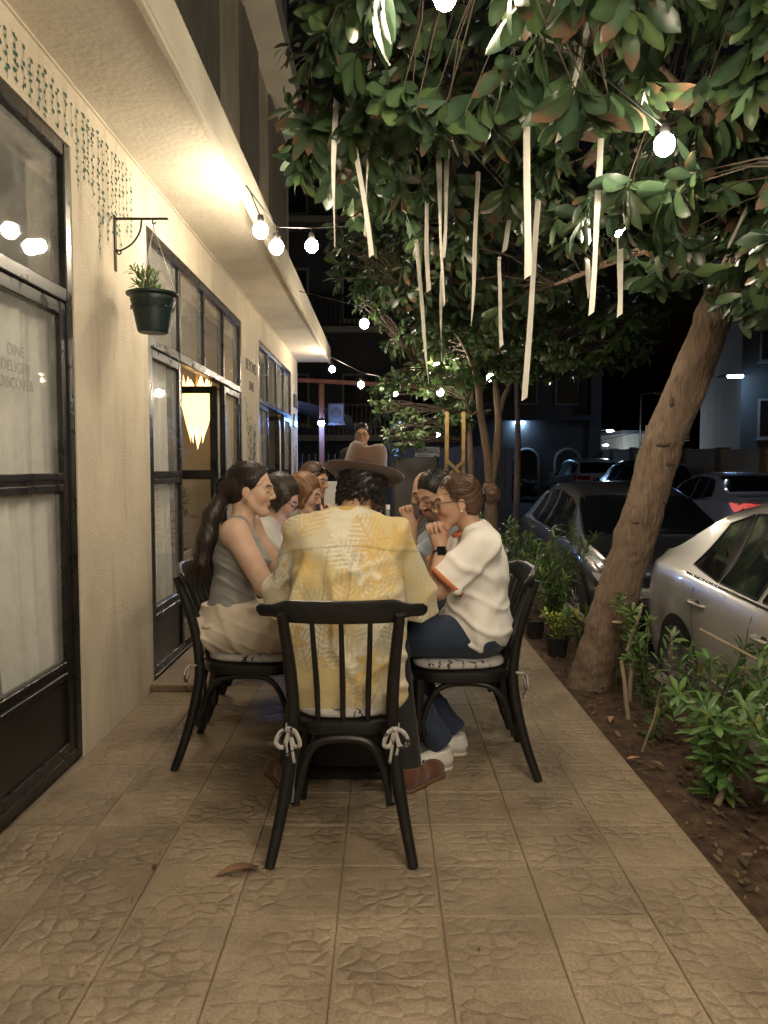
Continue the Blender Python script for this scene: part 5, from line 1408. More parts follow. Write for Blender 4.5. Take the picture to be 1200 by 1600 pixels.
facade('street_house', 'dark house with rows of windows at the right edge', (13.6, 29.5, .1), R(-12), 12, 10, 8, m_dimwall, 3, 5, (1.2, 1.5), 2.3, 2.9)
facade('far_house', 'pale lit house wall at the top of the street', (19.2, 62, .6), R(8), 3.4, 3.4, 6, m_cream, 1, 2, (.8, 1.2), 1.2)
facade('corner_house', 'low blue lit house left of the street lamp', (14.5, 72, 1.0), R(-4), 7, 2.6, 6, m_greywall, 1, 3, (1.0, 1.2), .8)
# arched house
ah = thing('arched_house', 'dim stone house with two ground floor arches beyond the lane', 'building', (3.4, 33.0, .05), R(0))
def arch_poly(x0, x1, w, h):
    c = (x0 + x1) / 2; pts = [(c - w / 2, 0)] + [(c - w / 2 * math.cos(t), h + w / 2 * math.sin(t)) for t in np.linspace(0, math.pi, 14)] + [(c + w / 2, 0)]
    return pts
for k in range(3):
    x0, x1 = k * 1.75, (k + 1) * 1.75; a = arch_poly(x0, x1, 1.05, 1.5)
    poly = [(x0, 0)] + a + [(x1, 0), (x1, 3.2), (x0, 3.2)]
    q = MB(); q.prism(poly, .35, Matrix.Rotation(R(90), 4, 'X')); q.build('arcade_wall', m_dimwall, ah)
    q = MB(); t = [(p[0], p[1]) for p in a]; P = [Vector((p[0], -.37, p[1])) for p in t]; q.tube(P, .07, 6); q.build('arch_moulding', m_cream, ah, True)
q = MB(); q.box((0, 1.6, 0), (5.25, 5, 7.5)); q.box((0, .0, 3.21), (5.25, 1.599, 7.5)); q.box((0, 0, -.3), (5.25, 1.6, 0)); q.build('house_body', m_dimwall, ah)
q = MB(); q.box((-.2, -.9, 3.205), (5.45, .0, 3.42)); q.build('balcony', m_greywall, ah)
for k in range(3):
    f = MB(); frame_ring(f, 0, 1.0, 0, 1.9, .07, -.05, .03); w_ = f.build('window', m_cream, ah); w_.location = (k * 1.75 + 1.37, -.04, 3.9); w_.rotation_euler = (0, 0, R(90))
    g = MB(); g.box((-.012, .07, .07), (-.006, .93, 1.83)); g.build('pane', m_pane_dark, w_)
q = MB(); q.box((5.26, -.6, -.3), (5.7, -.1, 7.5)); q.build('corner_pier', m_dimwall, ah)

# boundary wall across the street
bw = thing('boundary_wall', 'cream panelled garden wall across the street with ochre piers', 'wall', (9.2, 13.5, -.33), 0)
for k in range(9):
    y0 = k * 2.5; zt = 1.95 + .021 * y0
    q = MB(); q.box((0, y0 + .3, -.3), (.18, y0 + 2.5, zt)); q.build('wall_panel', m_cream, bw)
    q = MB(); q.box((-.06, y0, -.3), (.24, y0 + .299, zt + .08), b=.01); q.build('pier', m_ochre, bw)
    q = MB(); q.box((-.03, y0 + .3, zt + .001), (.21, y0 + 2.499, zt + .07), b=.01); q.build('coping', m_cream, bw)

# things past the end of the terrace
m_rust2 = mat('rust_red_steel', (.16, .055, .03), .7, var=.3, vscale=12)
fn = thing('bar_fence', 'dark fence of upright steel bars past the end of the terrace', 'fence', (-1.9, 13.6, 0))
x = 0.0
while x < 1.62:
    q = MB(); q.tube([(x, 0, -.2), (x, 0, 1.55)], .012, 6); q.build('bar', m_black_metal, fn); x += .115
for z in (.3, 1.38):
    q = MB(); q.box((-.02, -.015, z - .015), (1.64, .015, z + .015)); q.build('rail', m_black_metal, fn)
ps = thing('canopy_post', 'rust red steel post holding a tarpaulin and an air conditioner', 'post', (-1.07, 13.3, 0))
q = MB(); q.box((-.045, -.045, -.2), (.045, .045, 2.75), b=.005); q.build('shaft', m_rust2, ps)
q = MB(); q.box((-1.2, -.04, 2.751), (2.6, .04, 2.82), M=Matrix.Rotation(R(3), 4, 'Y') , b=.005); q.build('cross_beam', m_rust2, ps)
tp = thing('tarpaulin', 'blue lit tarpaulin stretched beyond the corner of the building', 'tarpaulin', (-1.9, 15.2, 2.35))
V = []; 
for j in range(13):
    for i in range(17):
        s_, t_ = i / 16, j / 12; V.append((2.2 * s_ - .9, 1.6 * t_ - .8, .35 - .45 * s_ + .1 * math.sin(3 * s_ + 2 * t_) - .25 * (4 * t_ * (1 - t_)) * .4))
q = MB(); q.add(V, [(j * 17 + i, j * 17 + i + 1, (j + 1) * 17 + i + 1, (j + 1) * 17 + i) for j in range(12) for i in range(16)])
q.build('sheet', mat('tarpaulin_cloth', (.45, .48, .52), .7, var=.15, vscale=3, trans=.3), tp, True)
q = MB(); q.tube([(-.9, -.8, .3), (-.9, -.8, -2.4)], .02, 6); q.tube([(1.3, .8, -.1), (1.3, .8, -2.4)], .02, 6); q.build('support_pole', m_black_metal, tp)
ac = thing('air_conditioner', 'air conditioner outdoor unit on a bracket beside the rust red post', 'air conditioner', (-.87, 14.0, 2.12))
q = MB(); q.box((-.13, -.15, 0), (.15, .15, .34), b=.015); q.build('casing', m_greywall, ac)
q = MB(); q.lathe([(.0, .151), (.10, .151), (.10, .158), (.09, .16), (0, .155)], (0, 0, 0), 24, Matrix.Translation((.01, 0, .17)) @ Matrix.Rotation(R(90), 4, 'X')); q.build('fan_grille', m_trimb, ac, True, 40)
q = MB(); q.box((-.15, -.17, -.05), (.17, .17, -.002)); q.tube([(-.12, 0, -.02), (-.2, -.7, -.02)], .015, 6); q.build('bracket', m_black_metal, ac)
gp = thing('metal_gate', 'plain dark sheet metal gate right of the hat', 'gate', (.16, 12.0, 0))
q = MB(); q.box((.0, 0, 0.02), (.62, .03, 1.47), b=.005); q.build('sheet', mat('gate_sheet', (.09, .085, .085), .55, var=.15, vscale=4), gp)
for x in (-.04, .62):
    q = MB(); q.box((x, -.02, -.1), (x + .04, .05, 1.5), b=.004); q.build('gate_post', m_black_metal, gp)
sg = thing('notice_board', 'small white printed board on the dark fence right of the standing man', 'sign', at(668, 706, 12.6))
q = MB(); q.box((-.2, 0, -.08), (.2, .015, .08), b=.003); q.build('board', mat('board_white', (.55, .6, .68), .5), sg)
q = MB()
for k, (z, wv) in enumerate(((.045, .30), (.015, .34), (-.015, .26), (-.055, .2))): q.box((-.17, -.003, z - .007), (-.17 + wv, -.0005, z + .007))
q.build('print', mat('board_print', (.12, .14, .2), .6), sg)
q = MB(); q.tube([(.1, .02, -1.7), (.1, .02, .1)], .02, 6); q.tube([(-.1, .02, -1.7), (-.1, .02, .1)], .02, 6); q.build('sign_leg', m_black_metal, sg)
# solid fence behind the notice board
bf = thing('board_fence', 'tall dark board fence closing the view behind the standing man', 'fence', (-.6, 15.5, -.2))
for k in range(22):
    q = MB(); q.box((k * .145, (k % 2) * .012, 0), (k * .145 + .138, .02 + (k % 2) * .012, 1.9 + .02 * ((k * 7) % 3))); q.build('board', mat('fence_board', (.05, .05, .06), .8, objvar=.3, var=.2), bf)
# yellow trellis
m_yel = mat('yellowed_timber', (.22, .15, .055), .8, var=.3, vscale=10, bump=.3)
tr_ = thing('timber_trellis', 'yellow timber posts with cross bracing behind the moustached man', 'trellis', (.86, 10.2, 0))
for x in (-.03, .19):
    q = MB(); q.box((x - .025, -.025, -.1), (x + .025, .025, 2.05), b=.005); q.build('post', m_yel, tr_)
for z in (.75, 1.3):
    for s_ in (1, -1):
        q = MB(); q.box((-.16, -.012 - .026 * (s_ > 0), -.02), (.16, .012 - .026 * (s_ > 0), .02), M=Matrix.Translation((.08, -.05, z)) @ Matrix.Rotation(R(44) * s_, 4, 'Y')); q.build('brace', m_yel, tr_)
# valet sign beside the table end
vs = thing('parking_sign', 'white folding board with red sideways lettering behind the table flowers', 'sign', (-.62, 8.2, 0))
q = MB(); q.box((-.02, 0, .4), (.34, .02, 1.17), b=.004); q.build('board', mat('sign_white', (.75, .75, .73), .5), vs)
m_red = mat('red_vinyl', (.5, .02, .02), .5)
for wd, xx in (('VALET', .10), ('PARKING', .28)):
    tx = obj('lettering', text_mesh(wd, .155, .001, 'LEFT'), m_red, vs); tx.location = (xx, -.003, .45); tx.rotation_euler = (R(90), R(-90), 0)
q = MB()
for x in (.0, .32): q.tube([(x, .03, 0), (x, .012, 1.1)], .014, 6); q.tube([(x, .45, 0), (x, .02, 1.1)], .014, 6)
q.build('sign_leg', m_black_metal, vs)
# potted table plant and pink flowers at the far end of the table
pf = shrub('table_plant', 'small leafy plant with pink bloom on the far end of the table', -.42, 5.35, .84, st(31, 7, .07, .05, .14, .1), VAR_SHRUB, .06, 30, 331, cat='plant')
q = MB(); q.lathe([(0, -.088), (.045, -.088), (.06, .0), (.055, .0), (0, -.01)], n=16); q.build('flower_pot', m_white, pf, True, 40)
# potted palm inside the doorway
shrub('indoor_plant', 'leafy plant standing inside the open door', -2.0, 6.95, .55, st(33, 14, .22, .3, .6, .1), VAR_FINE, .16, 0, 333, pit=.05, cat='plant')
ip = thing('plant_box', 'pale box planter under the indoor plant', 'planter', (-2.0, 6.95, 0))
q = MB(); q.box((-.22, -.2, .0), (.22, .2, .56), b=.01); q.build('box', m_cream, ip)
q = MB(); q.box((-.19, -.17, .561), (.19, .17, .57)); q.build('potting_soil', m_soil, ip)

# ---- lit lamps of the street
m_bluelamp = emit('blue_led', (.16, .36, 1.0), 260.0)
m_coollamp = emit('cool_led', (.70, .85, 1.0), 1300.0)
def street_lamp(label, x, y, h, mat_, arm=.9, size=.14, z0=None):
    z0 = ground_z(y) if z0 is None else z0
    t = thing('street_lamp', label, 'street lamp', (x, y, z0))
    q = MB(); q.tube([(0, 0, 0), (0, 0, h)], [.09, .06], 10); q.build('pole', m_black_metal, t, True, 40)
    q = MB(); q.tube(smooth_path([(0, 0, h - .02), (.1, -.05, h + .18), (arm, -.2, h + .25)], 4), .03, 8); q.build('arm', m_black_metal, t, True)
    q = MB(); q.box((arm - .1, -.32, h + .2), (arm + .45, -.1, h + .3), b=.03); hd = q.build('lamp_head', m_black_metal, t)
    q = MB(); q.ball((arm + .2, -.21, h + .18), (size * 1.6, size, .06), 10, 6); q.build('lamp_lens', mat_, hd, True)
street_lamp('lit street lamp beside the white car on the hill', 12.1, 44.0, 2.9, m_coollamp, .5, .12)
street_lamp('blue white street lamp at the top of the lane', 15.9, 58, 2.2, m_coollamp, .5, .12)
street_lamp('unlit tall street pole above the leaning trunk', 15.6, 47, 5.2, m_black_metal, .8, .1)
sb = thing('blue_spotlight', 'bright blue lamp fixed on the rust red post', 'lamp', at(502, 661, 13.0))
q = MB(); q.ball((0, -.03, 0), .055, 12, 8); q.build('lamp_lens', m_bluelamp, sb, True)
q = MB(); q.lathe([(.065, .03), (.06, .055), (.03, .075), (0, .08)], (0, -.03, 0), n=14); q.build('housing', m_black_metal, sb, True)
q = MB(); q.tube([(0, .0, .075), (0, .26, .09)], .012, 6); q.build('bracket', m_black_metal, sb)
wl_ = thing('wall_lamp', 'slim blue lamp on the dark house at the right edge', 'lamp', at(1149, 588, 28.6))
q = MB(); q.box((-.28, -.06, -.05), (.28, .06, .05), b=.02); q.build('lamp_lens', emit('pale_blue_led', (.3, .55, 1.0), 40.0), wl_)
q = MB(); q.box((-.3, -.07, .052), (.3, .9, .10)); q.build('housing', m_black_metal, wl_)
wl2 = thing('wall_lamp', 'small blue lamp over the arched house balcony', 'lamp', at(812, 660, 32.5))
q = MB(); q.box((-.22, -.05, -.04), (.22, .05, .04), b=.015); q.build('lamp_lens', MATS['pale_blue_led'], wl2)
q = MB(); q.box((-.24, -.06, .042), (.24, .5, .08)); q.build('housing', m_black_metal, wl2)
gl_ = thing('garden_lamp', 'small white globe lamp beyond the notice board', 'lamp', at(684, 680, 14.5))
q = MB(); q.ball((0, 0, 0), .05, 10, 7); q.build('globe', emit('small_white', (.85, .92, 1.0), 60.0), gl_, True)
q = MB(); q.tube([(0, 0, -.045), (0, 0, -2.0)], .015, 6); q.build('stem', m_black_metal, gl_)
pp = thing('utility_pole', 'pale utility pole hung with loops of cable on the hill', 'pole', (17.0, 50, ground_z(50)))
q = MB(); q.tube([(0, 0, 0), (0, 0, 3.6)], [.12, .09], 10); q.build('shaft', m_cream, pp, True)
for k in range(7):
    rr_ = random.Random(k); q = MB(); z = 3.1 - .15 * k + .1
    q.tube(smooth_path([(0, -.1, z), (1.0 + .3 * rr_.random(), -.3, z - .15 + .5 * rr_.random()), (2.6, -.5, z + .3)], 5), .025, 5); q.build('cable_loop', m_white, pp, True)
q = MB(); q.tube(smooth_path([(0, 0, 3.3), (-4, 2, 2.4), (-8, 4, 2.2)], 6), .02, 5); q.build('span_wire', m_cable, pp, True)
# ================================================================== PEOPLE (implicit surfaces meshed with surface nets)
def _v(p): return np.array([p[0], p[1], p[2]], dtype=np.float32)
class SDF:
    def __init__(s, h): s.h = h; s.pr = []; s.cuts = []
    def cone(s, a, b, ra, rb, k=.02, cap=False, op=1, sq=None):
        a = _v(a); b = _v(b); m = max(ra, rb)
        def f(X, Y, Z):
            d = b - a; l2 = float(d @ d) + 1e-12
            px, py, pz = X - a[0], Y - a[1], Z - a[2]
            t0 = (px * d[0] + py * d[1] + pz * d[2]) / l2; t = np.clip(t0, 0, 1)
            q = np.sqrt((px - d[0] * t) ** 2 + (py - d[1] * t) ** 2 + (pz - d[2] * t) ** 2) - (ra + (rb - ra) * t)
            if cap: q = np.maximum(q, (t0 - 1) * math.sqrt(l2))
            return q
        s.pr.append((np.minimum(a, b) - m, np.maximum(a, b) + m, f, k, op)); return s
    def ell(s, c, r, M=None, k=.02, op=1):
        c = _v(c); r = np.array(r, dtype=np.float32); Mi = np.array(M.transposed() if M is not None else Matrix.Identity(3), dtype=np.float32); m = float(max(r))
        def f(X, Y, Z):
            px, py, pz = X - c[0], Y - c[1], Z - c[2]
            x = Mi[0, 0] * px + Mi[0, 1] * py + Mi[0, 2] * pz; y = Mi[1, 0] * px + Mi[1, 1] * py + Mi[1, 2] * pz; z = Mi[2, 0] * px + Mi[2, 1] * py + Mi[2, 2] * pz
            k0 = np.sqrt((x / r[0]) ** 2 + (y / r[1]) ** 2 + (z / r[2]) ** 2); k1 = np.sqrt((x / r[0] ** 2) ** 2 + (y / r[1] ** 2) ** 2 + (z / r[2] ** 2) ** 2)
            return k0 * (k0 - 1) / (k1 + 1e-6)
        s.pr.append((c - m, c + m, f, k, op)); return s
    def loft(s, st_, k=.02, op=1):
        # st_: (x, y, z, half depth (x), half width (y)), ordered by z
        st_ = sorted(st_, key=lambda q: q[2]); A = np.array(st_, dtype=np.float32)
        lo = np.array([(A[:, 0] - A[:, 3]).min(), (A[:, 1] - A[:, 4]).min(), A[0, 2]]); hi = np.array([(A[:, 0] + A[:, 3]).max(), (A[:, 1] + A[:, 4]).max(), A[-1, 2]])
        def f(X, Y, Z):
            z = Z; cx = np.interp(z, A[:, 2], A[:, 0]); cy_ = np.interp(z, A[:, 2], A[:, 1]); rx = np.interp(z, A[:, 2], A[:, 3]); ry = np.interp(z, A[:, 2], A[:, 4])
            e = ((np.abs(X - cx) / rx) ** 2.3 + (np.abs(Y - cy_) / ry) ** 2.3) ** (1 / 2.3)
            return np.maximum((e - 1) * np.minimum(rx, ry), np.maximum(A[0, 2] - z, z - A[-1, 2]))
        s.pr.append((lo.astype(np.float32), hi.astype(np.float32), f, k, op)); return s
    def cut(s, p, n): s.cuts.append((_v(p), _v(Vector(n).normalized()))); return s
    def solve(s):
        h = s.h; ad = [p for p in s.pr if p[4] > 0]
        lo = np.min([p[0] for p in ad], axis=0) - 4 * h; hi = np.max([p[1] for p in ad], axis=0) + 4 * h
        n = np.ceil((hi - lo) / h).astype(int) + 1; Fd = np.full(n, 1.0, dtype=np.float32)
        ax = [(lo[i] + h * np.arange(n[i])).astype(np.float32) for i in range(3)]
        for plo, phi, f, k, op in s.pr:
            mg = k + 3 * h + .02
            i0 = np.maximum(0, np.floor((plo - mg - lo) / h).astype(int)); i1 = np.minimum(n, np.ceil((phi + mg - lo) / h).astype(int) + 1)
            if (i1 <= i0).any(): continue
            sl = tuple(slice(a, b) for a, b in zip(i0, i1))
            X = ax[0][sl[0]][:, None, None]; Y = ax[1][sl[1]][None, :, None]; Z = ax[2][sl[2]][None, None, :]
            d = f(X, Y, Z); g = Fd[sl]
            if op > 0:
                hh = np.maximum(k - np.abs(d - g), 0) / k; Fd[sl] = np.minimum(d, g) - hh * hh * k * .25
            else:
                d = -d; hh = np.maximum(k - np.abs(d - g), 0) / k; Fd[sl] = np.maximum(d, g) + hh * hh * k * .25
        for p, nn in s.cuts:
            d = (ax[0][:, None, None] - p[0]) * nn[0] + (ax[1][None, :, None] - p[1]) * nn[1] + (ax[2][None, None, :] - p[2]) * nn[2]
            Fd = np.maximum(Fd, d)
        return surface_nets(Fd, lo, h)
def surface_nets(Fd, lo, h):
    ins = Fd < 0; nx, ny, nz = Fd.shape
    cnt = np.zeros((nx - 1, ny - 1, nz - 1), dtype=np.int8)
    for dx in (0, 1):
        for dy in (0, 1):
            for dz in (0, 1): cnt += ins[dx:nx - 1 + dx, dy:ny - 1 + dy, dz:nz - 1 + dz]
    I = np.argwhere((cnt > 0) & (cnt < 8)); idx = -np.ones(cnt.shape, dtype=np.int64); idx[tuple(I.T)] = np.arange(len(I))
    acc = np.zeros((len(I), 3)); num = np.zeros(len(I))
    cor = [(a, b, c) for a in (0, 1) for b in (0, 1) for c in (0, 1)]
    for a in cor:
        for ax_ in range(3):
            if a[ax_]: continue
            b = list(a); b[ax_] = 1
            fa = Fd[I[:, 0] + a[0], I[:, 1] + a[1], I[:, 2] + a[2]]; fb = Fd[I[:, 0] + b[0], I[:, 1] + b[1], I[:, 2] + b[2]]
            m = (fa < 0) != (fb < 0); t = np.where(m, fa / np.where(m, fa - fb, 1), 0)
            P = np.array(a, dtype=float)[None, :].repeat(len(I), 0); P[:, ax_] += t
            acc[m] += P[m]; num[m] += 1
    V = (I + acc / num[:, None]) * h + lo
    quads = []
    for ax_ in range(3):
        o1, o2 = [(1, 2), (2, 0), (0, 1)][ax_]
        s0 = [slice(1, -1)] * 3; s0[ax_] = slice(0, Fd.shape[ax_] - 1); s1 = list(s0); s1[ax_] = slice(1, Fd.shape[ax_])
        A = ins[tuple(s0)]; B_ = ins[tuple(s1)]; E = np.argwhere(A != B_); fl = A[tuple(E.T)]
        off = np.array([1, 1, 1]); off[ax_] = 0; E = E + off
        def cell(d1, d2): Q = E.copy(); Q[:, o1] += d1; Q[:, o2] += d2; return idx[tuple(Q.T)]
        q = np.stack([cell(-1, -1), cell(0, -1), cell(0, 0), cell(-1, 0)], 1)
        q[~fl] = q[~fl][:, ::-1]; quads.append(q)
    Q = np.concatenate(quads); return V, Q[(Q >= 0).all(1)]
def vnormals(V, Q):
    n = np.cross(V[Q[:, 2]] - V[Q[:, 0]], V[Q[:, 3]] - V[Q[:, 1]]); N = np.zeros_like(V)
    for k in range(4): np.add.at(N, Q[:, k], n)
    return N / (np.linalg.norm(N, axis=1, keepdims=True) + 1e-9)
def relax(V, Q, it=2):
    for _ in range(it):
        S = np.zeros_like(V); c = np.zeros(len(V))
        for k in range(4):
            for j in (1, 3): np.add.at(S, Q[:, k], V[Q[:, (k + j) % 4]]); np.add.at(c, Q[:, k], 1)
        V = V * .5 + .5 * S / np.maximum(c, 1)[:, None]
    return V
def vnoise(P, sc, seed=0):              # cheap smooth pseudo noise on arrays
    P = P * np.array(sc) + seed * 3.7
    x, y, z = P.T; w = np.sin
    return (w(1.0 * x + 1.7 * w(.9 * y + .3) + .8 * w(1.3 * z)) + w(1.1 * y + 1.5 * w(1.05 * z + 1.1) + .7 * w(1.4 * x + 2)) + w(.95 * z + 1.6 * w(1.1 * x + 2.3) + .9 * w(1.2 * y + .7))) / 3
def folds(V, N, amp, dirv, freq, seed):  # cloth creases running across dirv
    d = np.array(dirv) / np.linalg.norm(dirv); t = V @ d * freq
    w = vnoise(V, (9, 9, 9), seed) * 2.2 + vnoise(V, (22, 22, 22), seed + 1) * .8
    ridge = (.5 + .5 * np.cos(t + w)) ** 4.5
    mask = np.clip(.35 + vnoise(V, (7, 7, 7), seed + 5) * 1.2, 0, 1)
    return V + N * (amp * 1.5 * (ridge - .22) * mask)[:, None]
m_skin = mat('skin', rough=.50, col=True, spec=.35, var=.07, vscale=45, bump=.25, bscale=260, bdist=.0012)
_sk = m_skin.node_tree.nodes['Principled BSDF']; _sk.inputs['Subsurface Weight'].default_value = .12; _sk.inputs['Subsurface Radius'].default_value = (.02, .008, .004); _sk.inputs['Subsurface Scale'].default_value = .3
m_hair = mat('hair', rough=.42, col=True, spec=.4, bump=.5, bscale=130, bdist=.003, stretch=(1, 1, .25))
def cloth(name, base, **kw): return mat('cloth_' + name, base, kw.pop('rough', .88), var=kw.pop('var', .08), vscale=kw.pop('vscale', 9), bump=.25, bscale=420, bdist=.0012, sheen=.12, **kw)
def sdf_obj(name, S, matl, parent, colf=None, fold=None, smooth=1):
    V, Q = S.solve(); V = relax(V, Q, smooth)
    if fold:
        for (amp, d, fr, sd) in fold: V = folds(V, vnormals(V, Q), amp, d, fr, sd)
    cols = colf(V, vnormals(V, Q)) if colf else None
    return obj(name, mesh_from(name, V, Q, True, cols), matl, parent)
def headframe(c, pitch, yaw, roll=0.0, s=1.0):     # pitch > 0 looks down, yaw > 0 turns to the left (+y)
    Rm = Matrix.Rotation(yaw, 3, 'Z') @ Matrix.Rotation(pitch, 3, 'Y') @ Matrix.Rotation(roll, 3, 'X')
    c = Vector(c)
    return (lambda p: c + Rm @ (Vector(p) * s)), Rm, s
def add_head(S, T, Rm, s, male=False, neck=None, ear=True):
    e = lambda c, r, k=.012, op=1: S.ell(T(c), [x * s for x in r], Rm, k, op)
    c_ = lambda a, b, ra, rb, k=.012, op=1: S.cone(T(a), T(b), ra * s, rb * s, k, False, op)
    j = 1.08 if male else 1.0
    e((-.018, 0, .038), (.096, .076, .088)); e((.014, 0, .004), (.078, .067, .084)); e((.028, 0, -.045), (.058, .050 * j, .062))
    e((.064, 0, -.103), (.025 * j, .026 * j, .022), .02)                         # chin
    for y in (-1, 1):
        c_((-.005, y * .056 * j, -.045), (.055, y * .022, -.102), .020 * j, .016, .02)   # jaw line
        e((.056, y * .038, -.026), (.028, .021, .028), .02)                       # cheek
        c_((.088, y * .012, .020), (.074, y * .046, .022), .0085 * j, .008, .014)     # brow
        e((.087, y * .032, .001), (.012, .017, .011), .008, -1)                    # socket
        e((.0765, y * .032, .000), (.0135, .0155, .0125), .004)                    # lid
        if ear:
            e((-.012, y * .076, -.012), (.019, .008, .030), .006); e((-.008, y * .083, -.010), (.010, .004, .018), .004, -1)
    c_((.086, 0, .018), (.108, 0, -.026), .0080, .0105 * j, .010)                  # nose
    for y in (-1, 1): e((.096, y * .010, -.034), (.011, .008, .008), .006)
    e((.083, 0, -.060), (.011, .021, .006), .007); e((.081, 0, -.071), (.011, .018, .007), .007); e((.0965, 0, -.0655), (.005, .024, .0016), .003, -1)
    if neck is not None: S.cone(T((-.035, 0, -.035)), neck, .050 * s * (1.1 if male else .96), .056 * (1.12 if male else .95), .03)
def face_colors(T, Rm, s, skin, lips=(.42, .16, .13), brow=(.04, .025, .018), beard=None, hairline=None, closed=True, c0=None):
    Ri = np.array(Rm.transposed()); o = np.array(T((0, 0, 0)))
    def f(V, N):
        L = ((V - o) @ Ri.T) / s; C_ = np.tile(np.array(skin), (len(V), 1)); x, y, z = L.T
        inhead = (np.abs(z) < .16) & (np.abs(y) < .1) & (x > -.13) & (x < .14)
        C_ *= (1 + .06 * vnoise(V, (60, 60, 60), 3))[:, None]
        blush = inhead & (x > .03) & (np.hypot(np.abs(y) - .042, z + .03) < .022); C_[blush] *= (1.02, .90, .88)
        def paint(m, c, a=1.0): C_[m] = C_[m] * (1 - a) + np.array(c) * a
        if beard is not None:
            m = inhead & (x > .0) & (z < -.042) & ~((z > -.080) & (np.abs(y) < .024) & (z < -.052)) & (z > -.125) & ((x > .02) | (np.abs(y) > .035)); paint(m, beard, .62)
            m = inhead & (x > .075) & (z < -.040) & (z > -.057) & (np.abs(y) < .032); paint(m, beard, .95)
        m = inhead & (x > .08) & (np.abs(z + .0645) < .0125) & (np.abs(y) < .024); paint(m, lips, .8)
        m = inhead & (x > .055) & (np.abs(z - .023 - .004 * np.sin((np.abs(y) - .012) / .036 * 3.1)) < .0055) & (np.abs(y) > .011) & (np.abs(y) < .052); paint(m, brow, .9)
        m = inhead & (x > .06) & (np.abs(z + .0035) < .0042) & (np.abs(y) > .018) & (np.abs(y) < .047); paint(m, (.03, .02, .016), .9 if closed else .5)
        if hairline is not None:
            m = inhead & (z > .01) & ((x < .045) | (z > .062)) & (L[:, 0] < .075 - .25 * (np.abs(y))); paint(m, hairline, .85)
        return np.clip(C_, 0, 1)
    return f
def add_hand(S, w, d, n, side, curl=(.5, .7, .6), spread=.1, thumb=(.6, .6, .4), sc=1.0):
    w = Vector(w); d = Vector(d).normalized(); n = Vector(n); n = (n - d * n.dot(d)).normalized(); lat = d.cross(n) * side   # thumb side
    S.cone(w - d * .01, w + d * .03 * sc, .026 * sc, .027 * sc, .012)
    for o in (-.026, -.009, .009, .026): S.cone(w + d * .02 * sc + lat * o * .6 * sc, w + d * .088 * sc + lat * o * sc, .0145 * sc, .0115 * sc, .010)
    for o, ln in ((.028, .92), (.0095, 1.0), (-.0095, .95), (-.027, .78)):
        p = w + d * .088 * sc + lat * o * sc; a = 0; dd = (d + lat * o / .028 * spread).normalized()
        for seg, cu, r0, r1 in ((.043, curl[0], .0098, .009), (.027, curl[1], .009, .0082), (.022, curl[2], .0082, .0068)):
            a += cu; q = p + (dd * math.cos(a) + n * math.sin(a)) * seg * ln * sc; S.cone(p, q, r0 * sc, r1 * sc, .004); p = q
    p = w + d * .022 * sc + lat * .024 * sc; t = (d * .55 + lat * thumb[0] + n * thumb[1] * .6).normalized()
    q = p + t * .042 * sc; S.cone(p, q, .0135 * sc, .011 * sc, .01); t2 = (t + d * thumb[2] + n * .2).normalized(); r_ = q + t2 * .030 * sc; S.cone(q, r_, .0105 * sc, .0095 * sc, .004)
    S.cone(r_, r_ + (t2 + d * .3).normalized() * .022 * sc, .0095 * sc, .0075 * sc, .004)
def add_arm(S, sh, el, wr, r=(.047, .040, .026), k=.02):
    S.cone(sh, el, r[0], r[1], k); e = Vector(el); w = Vector(wr); m = e.lerp(w, .3); S.cone(e, m, r[1] * .98, r[1] * 1.0, k); S.cone(m, w, r[1] * .98, r[2], k)
def add_torso(S, hip, chest, neckb, shw, waist=.125, bust=0.0, male=False, grow=0.0, k=.03):
    hip = Vector(hip); chest = Vector(chest); nb = Vector(neckb)
    S.ell(hip, (.135 + grow, .165 + grow, .11 + grow), None, k)
    m = hip.lerp(chest, .45); S.ell(m, (.098 + grow, waist + grow, .13), None, .05)
    S.ell(chest, (.105 + grow, .145 + grow + (.015 if male else 0), .15 + grow), None, .05)
    for y in (-1, 1):
        S.cone(nb + Vector((-.01, y * .03, -.01)), (chest.x - .01 + (nb.x - chest.x) * .4, y * (shw - .02), nb.z - .055), .044 + grow, .050 + grow, .04)
        if bust: S.ell(chest + Vector((.075, y * .068, -.02)), (bust, bust * 1.05, bust), None, .03)
def seg_pants(S, hipc, knees, ankles, r=(.098, .078, .055), k=.03, waist_top=None):
    S.ell(hipc, (.145, .172, .115), None, k)
    for y, kn, an in ((-1, knees[0], ankles[0]), (1, knees[1], ankles[1])):
        h_ = Vector(hipc) + Vector((.02, y * .085, -.005)); S.cone(h_, kn, r[0], r[1], k); S.cone(kn, an, r[1] * .97, r[2], k, cap=True)
def add_eyes(root, T, Rm, s):
    for y in (-1, 1):
        q = MB(); q.ball((0, 0, 0), (.0055 * s, .008 * s, .0045 * s), 8, 6); o = q.build('eye', mat('eye_dark', (.03, .02, .015), .15), root, True)
        o.location = T((.0885, y * .032, -.002)); o.rotation_euler = Rm.to_euler()
